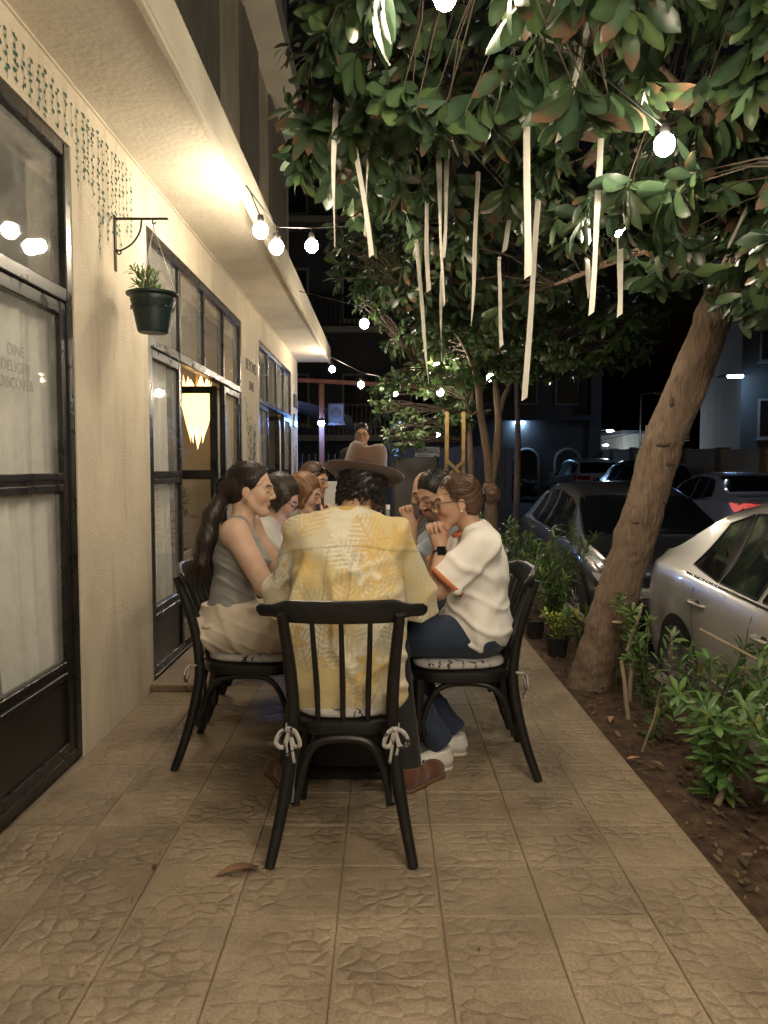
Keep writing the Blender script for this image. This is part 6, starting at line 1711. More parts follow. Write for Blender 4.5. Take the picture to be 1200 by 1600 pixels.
def shoe(root, ankle, toe_dir, colr, stripes=False, sole=(.5, .48, .45), L_=.25):
    # ankle: point above the heel on the floor (x, y); toe_dir: unit vector in plan
    S = SDF(.006); a = Vector((ankle[0], ankle[1], 0)); d = Vector((toe_dir[0], toe_dir[1], 0)).normalized(); l = Vector((-d.y, d.x, 0))
    S.cone(a + Vector((0, 0, .048)), a + d * .06 + Vector((0, 0, .05)), .036, .037, .02); S.cone(a + d * .06 + Vector((0, 0, .048)), a + d * (L_ - .09) + Vector((0, 0, .036)), .036, .034, .03)
    S.cone(a + d * (L_ - .10) + Vector((0, 0, .034)), a + d * (L_ - .07) + Vector((0, 0, .032)), .042, .036, .03); S.cone(a + Vector((0, 0, .05)), a + d * .01 + Vector((0, 0, .095)), .036, .040, .02, cap=True)
    S.cut(a + Vector((0, 0, .014)), (0, 0, -1))
    sh = sdf_obj('shoe', S, colr, root)
    S = SDF(.006); S.cone(a + Vector((0, 0, .01)), a + d * .07 + Vector((0, 0, .01)), .040, .038, .01); S.cone(a + d * .07 + Vector((0, 0, .01)), a + d * (L_ - .075) + Vector((0, 0, .01)), .038, .046, .02); S.cut(a + Vector((0, 0, .018)), (0, 0, 1)); S.cut(a + Vector((0, 0, .001)), (0, 0, -1))
    sdf_obj('sole', S, mat('sole_%0.2f' % sole[0], sole, .8), sh)
    q = MB()
    if stripes:
        for k in range(3):
            for sd in (-1, 1):
                p = a + d * (.070 + .030 * k) + l * sd * .0425
                q.add([p + Vector((0, 0, .024)) + d * .012, p + Vector((0, 0, .024)) + d * .025, p + Vector((0, 0, .070)) - l * sd * .007 - d * .010, p + Vector((0, 0, .070)) - l * sd * .007 - d * .022], [(0, 1, 2, 3)])
        q.build('stripe', m_trimb, sh)
    q = MB()
    for k in range(3): q.tube([a + d * (.055 + .02 * k) + l * .018 + Vector((0, 0, .089 - .008 * k)), a + d * (.063 + .02 * k) + Vector((0, 0, .094 - .009 * k)), a + d * (.055 + .02 * k) - l * .018 + Vector((0, 0, .089 - .008 * k))], .003, 5)
    q.build('lace', mat('lace_%0.2f' % sole[0], (sole[0] * .9, sole[1] * .85, sole[2] * .7), .8), sh, True)
    return sh
def glasses(root, T, Rm, s, w=.019, h=.015, fr=(.02, .016, .014)):
    q = MB()
    for y in (-1, 1):
        q.tube([T((.107, y * .033 + w * math.cos(a), .000 + h * math.sin(a))) for a in np.linspace(0, 2 * math.pi, 17)], .0022, 6, cap=False)
        q.tube(smooth_path([T((.105, y * (.033 + w), .004)), T((.085, y * .070, .006)), T((-.005, y * .084, .006)), T((-.03, y * .082, -.012))], 4), .0020, 5)
    q.tube([T((.109, -.014, .003)), T((.112, 0, .005)), T((.109, .014, .003))], .002, 5)
    g = q.build('glasses', mat('glasses_frame', fr, .3), root, True)
    q = MB()
    for y in (-1, 1):
        c = [T((.107, y * .033 + w * math.cos(a), h * math.sin(a))) for a in np.linspace(0, 2 * math.pi, 16, endpoint=False)]
        q.add(c, [tuple(range(16))])
    q.build('lens', glass('lens_glass', haze=.02, smear=False) if 'lens_glass' not in MATS else MATS['lens_glass'], g)
def watch(root, w, d, r_=.030):
    w = Vector(w); d = Vector(d).normalized(); M = d.to_track_quat('Z', 'Y').to_matrix().to_4x4(); M.translation = w
    q = MB(); q.lathe([(r_, -.011), (r_ + .004, -.011), (r_ + .004, .011), (r_, .011)], n=20, M=M); o = q.build('watch_strap', mat('watch_rubber', (.012, .012, .013), .5), root, True, 40)
    return o, M
def hair_obj(root, S, col, seed=0, flow=None, name='hair', amp=.0012):
    V, Q = S.solve(); V = relax(V, Q, 1); N = vnormals(V, Q)
    t = V @ np.array(flow[0]) * flow[1] if flow else V[:, 1] * 260
    st_ = np.sin(t + 2.5 * vnoise(V, (12, 12, 12), seed) + 1.2 * vnoise(V, (40, 40, 40), seed))
    V = V + N * (amp * (st_ * .5 + .8 * vnoise(V, (30, 30, 30), seed + 2)))[:, None]
    g = 1 + .28 * st_ + .25 * vnoise(V, (25, 25, 9), seed + 4)
    return obj(name, mesh_from(name, V, Q, True, np.clip(np.array(col)[None, :] * g[:, None], 0, 1)), m_hair, root)
def comb(parent, T, s, col, seed, n, target, start, c=(-.024, 0, .044), r=(.107, .089, .097), rad=.0011):
    # fine hairs combed over the head from a start point (function of a random generator) towards a tie point
    q = MB(); rg = random.Random(seed); c = Vector(c)
    for k in range(n):
        a = Vector(start(rg)); b = Vector(target(rg) if callable(target) else target) + Vector((rg.gauss(0, .006), rg.gauss(0, .008), rg.gauss(0, .008))); P = []
        lift = rg.uniform(.99, 1.02)
        for t in np.linspace(0, 1, 9):
            p = a.lerp(b, t) - c; e = math.sqrt((p.x / r[0]) ** 2 + (p.y / r[1]) ** 2 + (p.z / r[2]) ** 2) + 1e-6
            P.append(T(c + p * (max(lift / e, 1.0 if t > .85 else lift / e))))
        g = rg.uniform(.5, 1.7); q.tube(P, rad, 3, cap=False, col=tuple(min(1, v * g) for v in col))
    o = q.build('hair_strands', m_hair, parent, True); o['kind'] = 'stuff'; return o
def strands(parent, base_pts, n, col, seed, rad=.0016, jitter=.012, length_j=.25):
    # loose single hairs along a guide polyline
    r = random.Random(seed); q = MB()
    for k in range(n):
        o = Vector((r.gauss(0, jitter), r.gauss(0, jitter), r.gauss(0, jitter * .4))); cut = 1 - length_j * r.random(); P = []
        m_ = max(3, int(len(base_pts) * cut))
        for i, p in enumerate(base_pts[:m_]): P.append(Vector(p) + o * (.5 + .9 * i / len(base_pts)) + Vector((.003 * math.sin(i + k), .003 * math.cos(i * 1.3 + k), 0)))
        g = r.uniform(.6, 1.5); q.tube(P, lerps([rad, rad, rad * .5], len(P)), 3, cap=False, col=tuple(min(1, c * g) for c in col))
    o = q.build('loose_strands', m_hair, parent, True); o['kind'] = 'stuff'; return o

SKIN_A = (.56, .38, .28); SKIN_B = (.47, .29, .20); SKIN_C = (.40, .24, .16)
H = .0052
# ---------------------------------------------------------------- 1. woman in grey tank top (left, nearest)
p1 = thing('person', 'person in grey tank top and beige trousers with long dark hair, in profile', 'person', (-.60, 3.52, 0), 0, 'people dining at the table')
T, Rm, s = headframe((-.004, 0, 1.218), R(5), R(-3), 0, .97)
S = SDF(H); add_torso(S, (-.115, 0, .60), (-.07, 0, .90), (-.045, 0, 1.075), .165, .118, .062)
add_head(S, T, Rm, s, neck=(-.05, 0, 1.06))
for y in (-1, 1):
    sh = (-.05, y * .168, 1.035); el = (.085, y * .205, .803); wr = (.28, y * .075, .792)
    S.ell(sh, (.062, .055, .062), None, .03); add_arm(S, sh, el, wr, (.058, .046, .027))
    add_hand(S, wr, (.8, -y * .6, -.05), (0, 0, -1), -y, (.15, .2, .2))
sdf_obj('body', S, m_skin, p1, face_colors(T, Rm, s, SKIN_A))
S = SDF(H)
add_torso(S, (-.115, 0, .60), (-.07, 0, .90), (-.045, 0, 1.075), .150, .124, .064, grow=.007)
S.cut((0, 0, .675), (.0, 0, -1)); 
for y in (-1, 1): S.cone((-.03, y * .25, .94), (-.035, y * .21, 1.14), .098, .085, .01, op=-1)
S.cone((.02, 0, 1.16), (.10, 0, 1.02), .085, .07, .02, op=-1); S.cone((-.14, 0, 1.13), (-.04, 0, 1.14), .06, .06, .02, op=-1)
sdf_obj('tank_top', S, cloth('grey_jersey', (.26, .255, .25), rough=.95), p1, None, [(.010, (.2, 0, 1), 66, 2), (.005, (.5, .3, 1), 110, 4)])
S = SDF(H); seg_pants(S, (-.105, 0, .595), ((.38, -.12, .585), (.38, .12, .585)), ((.36, -.12, .10), (.36, .12, .10)), (.112, .092, .085))
S.cone((-.105, 0, .60), (-.112, 0, .705), .155, .132, .03, cap=True); S.ell((-.14, 0, .58), (.13, .19, .10), None, .03)
sdf_obj('trousers', S, cloth('beige_cotton', (.60, .52, .42)), p1, None, [(.020, (.85, .1, .6), 44, 7), (.012, (.4, .2, 1), 80, 9), (.010, (1, 0, -.5), 60, 10)])
pk = SDF(.006); pk.ell((-.16, -.166, .62), (.045, .016, .014), None, .01); sdf_obj('pocket_flap', pk, MATS['cloth_beige_cotton'], p1)
pk = SDF(.006); pk.ell((.22, -.205, .60), (.085, .02, .07), None, .01); sdf_obj('cargo_pocket', pk, MATS['cloth_beige_cotton'], p1, None, [(.006, (1, 0, .3), 60, 3)])
S = SDF(.005)
S.ell(T((-.024, 0, .042)), (.103 * s, .083 * s, .092 * s), Rm, .02); S.ell(T((-.06, 0, -.01)), (.068 * s, .076 * s, .070 * s), Rm, .03)
S.ell(T((.098, 0, -.028)), (.078 * s, .13 * s, .120 * s), Rm, .012, -1); S.ell(T((.02, .085, -.03)), (.036, .03, .04), Rm, .01, -1); S.ell(T((.02, -.085, -.03)), (.036, .03, .04), Rm, .01, -1)
S.cone(T((-.085, 0, .01)), T((-.125, 0, -.01)), .050, .036, .03)
G = [T((-.12, 0, -.01)), Vector((-.185, -.02, 1.10)), Vector((-.205, -.045, .99)), Vector((-.225, -.06, .88)), Vector((-.245, -.055, .78))]
for a, b, ra, rb in zip(G[:-1], G[1:], (.036, .040, .042, .036), (.040, .042, .036, .012)): S.cone(a, b, ra, rb, .03)
hr = hair_obj(p1, S, (.022, .014, .011), 1, ((.9, .8, .1), 300))
strands(hr, smooth_path(G, 5), 130, (.05, .028, .018), 4, .0017, .022)
comb(hr, T, s, (.022, .014, .011), 5, 520, (-.128, 0, .0), lambda g: (.030 - .05 * abs(g.uniform(-1, 1)) , g.uniform(-.085, .085), g.uniform(.0, .125)), (-.024, 0, .042), (.1035, .0835, .0925))
q = MB()
for k in range(5):
    a = -1.2 + .5 * k; q.tube(smooth_path([T((-.118, -.03 + .012 * k, .05)), T((-.155, -.045 + .02 * k, .03)), T((-.16, -.04 + .018 * k, -.02)), T((-.135, -.03 + .015 * k, -.045))], 4), .005, 6)
q.build('hair_claw', mat('black_plastic', (.012, .012, .013), .2), hr, True)
q = MB(); q.tube([T((-.004 + .007 * math.cos(a), -.083, -.052 + .007 * math.sin(a))) for a in np.linspace(0, 6.28, 13)], .0016, 5); q.build('earring', mat('gold', (.6, .38, .12), .2, metal=1), p1, True)

# ---------------------------------------------------------------- 2. woman in white tee (right, nearest); local +y is the camera side
p2 = thing('person', 'person in white tee with orange trim and jeans, hair in a bun, hands clasped', 'person', (.305, 3.40, 0), R(180), 'people dining at the table')
T, Rm, s = headframe((-.012, 0, 1.168), R(8), R(6), 0, .96)
S = SDF(H); add_torso(S, (-.095, 0, .61), (-.11, 0, .86), (-.09, 0, 1.035), .165, .12, .055)
add_head(S, T, Rm, s, neck=(-.09, 0, 1.02)); CL = Vector((.12, .0, 1.015))
for y in (-1, 1):
    sh = (-.095, y * .165, .99); el = (.075, y * .175, .80); wr = (.058, y * .043, .965)
    add_arm(S, sh, el, wr, (.048, .040, .025)); add_hand(S, wr, (.22, -y * .28, .95), (.15, -y, -.05), -y, (.75, .95, .6), .05, (.35, .7, .5))
sdf_obj('body', S, m_skin, p2, face_colors(T, Rm, s, SKIN_B, closed=False))
def tee(S, hip, chest, nb, shw, sleeve, grow=.022, hem=.55, waist=.135, bust=.055, neck=.076, male=False):
    add_torso(S, hip, chest, nb, shw, waist, bust, male, grow)
    nb = Vector(nb)
    for sh, el, t, r0, r1 in sleeve:
        sh = Vector(sh); el = Vector(el); S.cone(sh, sh.lerp(el, t), r0, r1, .03, cap=True)
    S.cut((0, 0, hem), (0, 0, -1)); S.cone(nb + Vector((.02, 0, -.005)), nb + Vector((.06, 0, .12)), neck * .95, neck * 1.25, .008, op=-1)
S = SDF(H); tee(S, (-.105, 0, .63), (-.115, 0, .86), (-.09, 0, 1.035), .165, [((-.095, y * .165, .985), (.075, y * .175, .80), .80, .070, .080) for y in (-1, 1)], .030, .545)
S.ell((-.105, 0, .60), (.135, .185, .09), None, .04)
TEE2 = sdf_obj('white_tee', S, cloth('white_jersey', (.80, .78, .74)), p2, None, [(.013, (.8, .2, .8), 32, 12), (.007, (-.5, .2, 1), 58, 14), (.006, (1, .1, -.1), 50, 16)])
m_orange = mat('orange_rib', (.48, .17, .07), .85)
for y in (-1, 1):
    q = MB(); sh = Vector((-.095, y * .165, .985)); el = Vector((.075, y * .175, .80)); c = sh.lerp(el, .80); d = (el - sh).normalized(); M = d.to_track_quat('Z', 'Y').to_matrix().to_4x4(); M.translation = c
    q.lathe([(.074, -.012), (.0905, -.012), (.0895, .008), (.072, .008)], n=26, M=M); q.build('sleeve_trim', m_orange, TEE2, True)
q = MB(); q.tube([Vector((-.075, 0, 1.045)) + Vector((.082 * math.cos(a) * .9, .080 * math.sin(a), -.030 * math.cos(a) + .002)) for a in np.linspace(0, 2 * math.pi, 33)], .009, 6, cap=False); q.build('collar_trim', m_orange, TEE2, True)
S = SDF(H); seg_pants(S, (-.105, 0, .595), ((.36, -.10, .575), (.36, .10, .575)), ((-.02, -.07, .11), (.05, .10, .11)), (.098, .076, .055)); S.cone((-.10, 0, .6), (-.10, 0, .68), .13, .125, .03, cap=True); S.ell((-.11, 0, .575), (.12, .18, .085), None, .03)
sdf_obj('jeans', S, cloth('blue_denim', (.020, .033, .066), var=.3, vscale=14), p2, None, [(.005, (1, 0, .4), 60, 17), (.004, (.3, 0, 1), 50, 18)])
shoe(p2, (.04, .10), (.9, .35), mat('white_leather', (.68, .66, .62), .5), True, (.55, .5, .42)); shoe(p2, (-.04, -.07), (.95, .1), mat('white_leather'), True, (.55, .5, .42))
S = SDF(.005); S.ell(T((-.024, 0, .040)), (.101 * s, .082 * s, .092 * s), Rm, .02); S.ell(T((-.055, 0, -.02)), (.066 * s, .074 * s, .068 * s), Rm, .03)
S.ell(T((.098, 0, -.035)), (.085 * s, .13 * s, .115 * s), Rm, .015, -1)
for y in (-1, 1): S.ell(T((.008, y * .088, -.04)), (.042, .03, .05), Rm, .01, -1)
S.cone(T((-.10, 0, .02)), T((-.14, 0, .015)), .030, .032, .02); S.ell(T((-.165, 0, .012)), (.040, .044, .046), Rm, .012)
hr = hair_obj(p2, S, (.075, .042, .026), 6, ((.1, .9, .8), 280))
q = MB(); q.lathe([(.030, -.012), (.040, -.008), (.040, .008), (.030, .012)], n=16, M=Matrix.Translation(T((-.128, 0, .017))) @ (Rm.to_4x4() @ Matrix.Rotation(R(90), 4, 'Y'))); q.build('hair_band', mat('black_plastic'), hr, True)
comb(hr, T, s, (.075, .042, .026), 6, 520, (-.125, 0, .016), lambda g: (.052 - .05 * abs(g.uniform(-1, 1)), g.uniform(-.085, .085), g.uniform(-.03, .125)), (-.024, 0, .040), (.1015, .0825, .0925))
r_ = random.Random(3); q = MB()
for k in range(46):
    c = T((-.165, 0, .012)); a = r_.uniform(0, 6.28); b = r_.uniform(0, 6.28); e1 = Vector((r_.gauss(0, 1), r_.gauss(0, 1), r_.gauss(0, 1))).normalized(); e2 = e1.orthogonal().normalized(); P = [c + (e1 * math.cos(a + t) + e2 * math.sin(a + t)) * .044 * (1 + .03 * t) for t in np.linspace(0, 2.4, 9)]; q.tube(P, .0018, 4, cap=False, col=(.09 * r_.uniform(.6, 1.6), .052, .032))
tag(q.build('loose_strands', m_hair, hr, True), kind='stuff')
glasses(p2, T, Rm, s, .023, .019, (.03, .02, .015)); add_eyes(p2, T, Rm, s)
q = MB(); q.ball(T((-.006, .084, -.042)), .005, 8, 6); q.build('earring', mat('pearl', (.8, .78, .74), .2), p2, True)
o, M = watch(p2, (.060, .056, .942), (.05, -.45, .9), .029); q = MB(); q.box((-.019, -.006, -.021), (.019, .006, .021), M @ Matrix.Translation((0, .036, 0)), b=.003); q.build('watch_face', mat('watch_glass', (.008, .008, .01), .08), o)
q = MB()
for k, o_ in enumerate((.028, .0095, -.0095, -.027)):
    q.ball(Vector((.098, .028 - .0, 1.062 - .018 * k)) + Vector((.0, .0, 0)), .0045, 6, 4)
q.build('nail_polish', mat('dark_red_nail', (.14, .01, .02), .2), p2, True)

# ---------------------------------------------------------------- 3. man in hat, back to the camera
p3 = thing('person', 'person in brown fedora and yellow palm print shirt seen from behind', 'person', (-.14, 2.80, 0), R(90), 'people dining at the table')
T, Rm, s = headframe((.285, -.055, 1.235), R(16), R(-3), R(4), 1.0)
S = SDF(.006); add_torso(S, (-.02, 0, .62), (.06, 0, .92), (.15, 0, 1.11), .155, .14, 0, False)
add_head(S, T, Rm, s, True, neck=(.165, -.01, 1.11))
for y in (-1, 1):
    sh = (.12, y * .165, 1.04); el = (.19, y * (.270 if y < 0 else .248), .815); wr = (.42, y * .12, .80)
    add_arm(S, sh, el, wr, (.052, .045, .029)); add_hand(S, wr, (.9, -y * .4, 0), (0, 0, -1), -y, (.2, .25, .2))
sdf_obj('body', S, m_skin, p3, face_colors(T, Rm, s, SKIN_C))
def palm_print(V, N):
    # flat print on the cloth: fronds, blossoms and soft yellow patches; plus the yoke and back seams
    y = V[:, 1] + .25 * V[:, 0]; z = V[:, 2]; x = V[:, 0]
    base = np.tile(np.array([.53, .48, .35]), (len(V), 1)); yel = np.array([.60, .45, .17]); pale = np.array([.70, .66, .54]); olive = np.array([.36, .33, .22]); tan = np.array([.55, .36, .10])
    w1 = np.clip((vnoise(V, (11, 11, 9), 3) - .12) * 3.5, 0, 1); base = base * (1 - .6 * w1[:, None]) + yel * (.6 * w1[:, None])
    w2 = np.clip((vnoise(V, (15, 15, 13), 8) - .2) * 3, 0, 1); base = base * (1 - .5 * w2[:, None]) + pale * (.5 * w2[:, None])
    r_ = random.Random(17)
    for k in range(46):
        cy_, cz = r_.uniform(-.33, .33), r_.uniform(.5, 1.14); a = r_.uniform(-.9, .9) + (math.pi if r_.random() < .3 else 0); L_ = r_.uniform(.13, .21); c = (olive, pale, yel, olive, tan)[k % 5]
        u = (y - cy_) * math.sin(a) + (z - cz) * math.cos(a); v = (y - cy_) * math.cos(a) - (z - cz) * math.sin(a)
        t = u / L_; inside = (t > 0) & (t < 1) & (np.abs(v) < .055 * np.sin(np.clip(t, 0, 1) * 3.14) ** .6 + .002)
        leaflet = np.sin((u - np.abs(v) * .9) * 300) > .25
        m = inside & (leaflet | (np.abs(v) < .004)); base[m] = base[m] * .32 + c * .68
    for k in range(13):
        cy_, cz = r_.uniform(-.28, .28), r_.uniform(.52, 1.1); dy, dz = y - cy_, z - cz; rr_ = np.hypot(dy, dz); an = np.arctan2(dz, dy); m = rr_ < .042 + .018 * np.cos(5 * an + k)
        c = tan if k % 2 else pale; sh_ = .5 + .3 * np.cos(10 * an)[m][:, None]; base[m] = base[m] * (1 - sh_) + c * sh_
        m = rr_ < .011; base[m] = yel
    back = x < .12
    for m in (back & (np.abs(z - (1.035 - 1.0 * y ** 2 * .6)) < .0035), back & (np.abs(y - .045) < .003) & (z < 1.03), back & (np.abs(y + .045) < .003) & (z < 1.03)): base[m] *= .72
    base *= (1 + .05 * np.sin(V[:, 2] * 900) * np.sin(V[:, 1] * 900))[:, None]
    return np.clip(base, 0, 1)
S = SDF(.0055)
S.loft([(-.03, 0, .475, .165, .215), (-.035, 0, .56, .170, .222), (-.02, 0, .70, .165, .218), (.01, 0, .82, .155, .212), (.04, 0, .93, .150, .205), (.08, 0, 1.02, .130, .200), (.115, 0, 1.08, .100, .17), (.14, 0, 1.125, .075, .095)], .03)
for y in (-1, 1):
    sh = Vector((.11, y * .165, 1.055)); el = Vector((.185, y * (.262 if y < 0 else .240), .83)); S.cone((.13, y * .05, 1.12), sh, .055, .070, .05); S.cone(sh, el, .076, .080, .018); S.cone(el, el + Vector((.02, y * .012, -.085)), .080, .086, .02, cap=True)
S.cone((.165, 0, 1.12), (.20, 0, 1.26), .062, .085, .01, op=-1)
SH3 = sdf_obj('palm_shirt', S, mat('cloth_palm_print', rough=.9, col=True, bump=.25, bscale=420, bdist=.0012, sheen=.1), p3, palm_print, [(.014, (.3, 1, .35), 30, 21), (.007, (.1, .6, 1), 56, 24), (.013, (0, 1, -.4), 24, 28)])
S = SDF(.005)
V = []; 
for k in range(33):
    a = 2 * math.pi * k / 33
S.loft([(.150, -.005, 1.105, .088, .098), (.158, -.008, 1.135, .078, .086), (.168, -.010, 1.172, .070, .074)], .006); S.cone((.165, -.004, 1.05), (.195, -.010, 1.24), .058, .064, .004, op=-1); S.cut((.2, 0, 1.1), (1, 0, .3))
sdf_obj('collar', S, cloth('yellow_collar', (.52, .36, .10)), SH3)
S = SDF(.007); seg_pants(S, (-.02, 0, .60), ((.40, -.17, .56), (.40, .17, .56)), ((.31, -.235, .09), (.31, .235, .09)), (.095, .075, .062)); sdf_obj('trousers', S, cloth('black_cotton', (.012, .012, .013)), p3, None, [(.008, (1, 0, .4), 50, 31)])
m_suede = mat('brown_suede', (.115, .040, .018), .9, var=.15, vscale=20, sheen=.3)
shoe(p3, (.27, -.235), (.6, -.5), m_suede, False, (.14, .075, .04), .27); shoe(p3, (.27, .235), (.7, .4), m_suede, False, (.14, .075, .04), .27)
S = SDF(.005); S.ell(T((-.028, 0, .03)), (.106, .088, .09), Rm, .02); S.ell(T((-.055, 0, -.025)), (.060, .078, .050), Rm, .03); S.ell(T((.11, 0, -.02)), (.09, .13, .14), Rm, .01, -1)
for k in range(60):
    r_ = random.Random(k + 50); a = r_.uniform(-1.7, 1.7); zz = r_.uniform(-.068, .03); S.ell(T((-.03 - .085 * math.cos(a), .082 * math.sin(a), zz)), [r_.uniform(.010, .017)] * 3, None, .008)
hr3 = hair_obj(p3, S, (.014, .012, .012), 33, ((.6, .5, .7), 220), amp=.003)
q = MB(); r_ = random.Random(77)
for k in range(420):
    a = r_.uniform(-1.75, 1.75); zz = r_.uniform(-.058, .045); c0 = Vector((-.03 - .088 * math.cos(a), .086 * math.sin(a), zz)); o_ = Vector((-math.cos(a), math.sin(a), 0)); tn = Vector((math.sin(a), math.cos(a), 0)); rc = r_.uniform(.005, .010); ph_ = r_.uniform(0, 6.28); ln = r_.uniform(.02, .05)
    P = [T(c0 + o_ * (.008 + rc * math.cos(ph_ + 7 * t)) + tn * rc * math.sin(ph_ + 7 * t) + Vector((0, 0, -ln * t))) for t in np.linspace(0, 1, 9)]
    g_ = r_.uniform(.6, 1.8); q.tube(P, .0016, 3, cap=False, col=(.016 * g_, .013 * g_, .012 * g_))
tag(q.build('hair_curls', m_hair, hr3, True), kind='stuff')
# fedora
hatT, hatR, _ = headframe(T((-.006, 0, .050)), R(14), R(-2), R(8), 1.0)
m_felt = mat('brown_felt', (.080, .039, .022), .95, var=.12, vscale=25, bump=.2, bscale=300, sheen=.4)
hat = thing('fedora', 'brown felt fedora with wide brim on the man with palm print shirt', 'hat', p3.matrix_world @ Vector((0, 0, 0)))
hat.location = (-.14, 2.80, 0); hat.rotation_euler = (0, 0, R(90))
def hat_mesh(prof, pinch=True, n=48):
    V = []; Fc = []
    for r_, z in prof:
        for k in range(n):
            a = 2 * math.pi * k / n; x = r_ * 1.10 * math.cos(a); y = r_ * .95 * math.sin(a); zz = z
            if r_ > .11: zz += (r_ - .11) * (.22 * math.sin(a) ** 2 * 1.0 - .10 * math.cos(a) + .10)
            if pinch and z > .055:
                f = (z - .055) / .06; zz += .008 * f * abs(y / .09) - .012 * f * math.exp(-(y / .03) ** 2) + .012 * f * (x / .1)
            V.append(hatT((x, y, zz)))
    for i in range(len(prof) - 1):
        for k in range(n): Fc.append((i * n + k, i * n + (k + 1) % n, (i + 1) * n + (k + 1) % n, (i + 1) * n + k))
    Fc.append(tuple((len(prof) - 1) * n + k for k in range(n)))
    return V, Fc
v, f = hat_mesh([(.088, -.004), (.094, .0), (.093, .02), (.0895, .055), (.085, .092), (.077, .118), (.062, .132), (.035, .130), (.012, .126)]); q = MB(); q.add(v, f); q.build('crown', m_felt, hat, True)
v, f = hat_mesh([(.088, -.006), (.12, -.007), (.155, -.005), (.169, -.003), (.171, -.001), (.169, .001), (.155, .0), (.12, -.002), (.094, .0)], False); q = MB(); q.add(v, f[:-1]); q.build('brim', m_felt, hat, True)
v, f = hat_mesh([(.0945, .001), (.0960, .002), (.0950, .024), (.0928, .025)], False); q = MB(); q.add(v, f[:-1]); q.build('hat_band', mat('brown_ribbon', (.085, .040, .022), .6), hat, True)

# ---------------------------------------------------------------- 4. woman with glasses, pale tee (left, second)
def diner(label, loc, rz, head, hp, hy, skin, top_col, top_name, hair, sex_male=False, elbows=None, wrists=None, lean=.06, hroll=0, hfun=None, closed=True, beard=None, hairline=None, pants=(.03, .03, .035), hs=.96, top_kind='tee', handcurl=(.3, .4, .3), handdir=None, handn=None):
    p = thing('person', label, 'person', loc, R(rz), 'people dining at the table')
    T, Rm, s = headframe(head, R(hp), R(hy), R(hroll), hs); hx = head[0]
    nb = (hx - .045, 0, head[2] - .135); ch = (nb[0] - .05, 0, nb[2] - .175); hip = (-.12, 0, .60)
    S = SDF(.006); shw = .185 if sex_male else .165
    add_torso(S, hip, ch, nb, shw, .14 if sex_male else .12, 0 if sex_male else .05, sex_male); add_head(S, T, Rm, s, sex_male, neck=(nb[0] - .005, 0, nb[2] - .01))
    for i, y in enumerate((-1, 1)):
        sh = (nb[0] - .015, y * shw, nb[2] - .045); el = elbows[i] if elbows else (nb[0] + .15, y * .2, .80); wr = wrists[i] if wrists else (nb[0] + .30, y * .08, .80)
        add_arm(S, sh, el, wr, (.05, .042, .027)); dd = handdir[i] if handdir else Vector(wr) - Vector(el); add_hand(S, wr, dd, handn[i] if handn else (0, -y * .6, -.7), -y, handcurl)
    sdf_obj('body', S, m_skin, p, face_colors(T, Rm, s, skin, closed=closed, beard=beard, hairline=hairline))
    S = SDF(.0065); tee(S, hip, ch, nb, shw, [((nb[0] - .015, y * shw, nb[2] - .05), elbows[i] if elbows else (nb[0] + .15, y * .2, .80), .72, .064, .070) for i, y in enumerate((-1, 1))], .02, .52, .145 if sex_male else .13, 0 if sex_male else .05, .075, sex_male)
    sdf_obj(top_kind, S, cloth(top_name, top_col), p, None, [(.013, (.6, .1, .9), 30, 41), (.007, (-.6, .2, 1), 60, 43)])
    S = SDF(.008); seg_pants(S, hip, ((.36, -.12, .58), (.36, .12, .58)), ((.33, -.12, .10), (.33, .12, .10))); sdf_obj('trousers', S, cloth('dark_trouser_%d' % int(pants[2] * 1000), pants), p)
    for y in (-1, 1): shoe(p, (.30, y * .12), (1, y * .1), mat('dark_leather', (.03, .025, .022), .5), False, (.05, .045, .04))
    if hfun: hfun(p, T, Rm, s)
    return p, T, Rm, s
def bob(col, seed, down=.03, band=False):
    def f(p, T, Rm, s):
        S = SDF(.0055); S.ell(T((-.024, 0, .044)), (.108 * s, .090 * s, .096 * s), Rm, .02); S.ell(T((-.05, 0, -.02 - down)), (.078 * s, .090 * s, .085 * s), Rm, .03)
        S.ell(T((.105, 0, -.045)), (.085 * s, .14 * s, .115 * s), Rm, .015, -1); S.ell(T((-.05, 0, -.16 - down)), (.10, .12, .05), Rm, .01, -1)
        for y in (-1, 1): S.cone(T((.045, y * .078, .03)), T((.02, y * .084, -.05 - down)), .018, .012, .02)
        hr = hair_obj(p, S, col, seed, ((.5, .8, .15), 260), amp=.0015)
        comb(hr, T, s, col, seed, 420, lambda g: (g.uniform(-.10, .04), g.choice((-1, 1)) * .088, -.06 - down), lambda g: (g.uniform(-.1, .05), g.uniform(-.02, .03), .13), (-.03, 0, .02), (.108, .091, .12), .0013)
        return hr
    return f
p4, T4, R4, s4 = diner('person with dark bob and glasses in pale tee looking down at a phone', (-.62, 4.18, 0), 0, (.06, 0, 1.152), 30, -4, SKIN_A, (.52, .51, .47), 'pale_jersey', None,
      elbows=((.10, -.19, .80), (.12, .19, .80)), wrists=((.26, -.07, .85), (.26, .07, .85)), hfun=bob((.028, .018, .014), 51, .0))
glasses(p4, T4, R4, s4, .022, .017, (.05, .012, .012))
ph = thing('phone', 'lit phone held by the person with dark bob and glasses', 'phone', (-.62 + .33, 4.18, .90)); ph.rotation_euler = (0, R(-50), 0)
q = MB(); q.box((-.036, -.075 * .5, -.004), (.036, .075 * .5, .004), b=.002); q.build('phone_case', m_trimb, ph)
q = MB(); q.box((-.033, -.034, .0045), (.033, .034, .005)); q.build('phone_screen', emit('phone_screen', (.55, .6, 1.0), 9.0), ph)
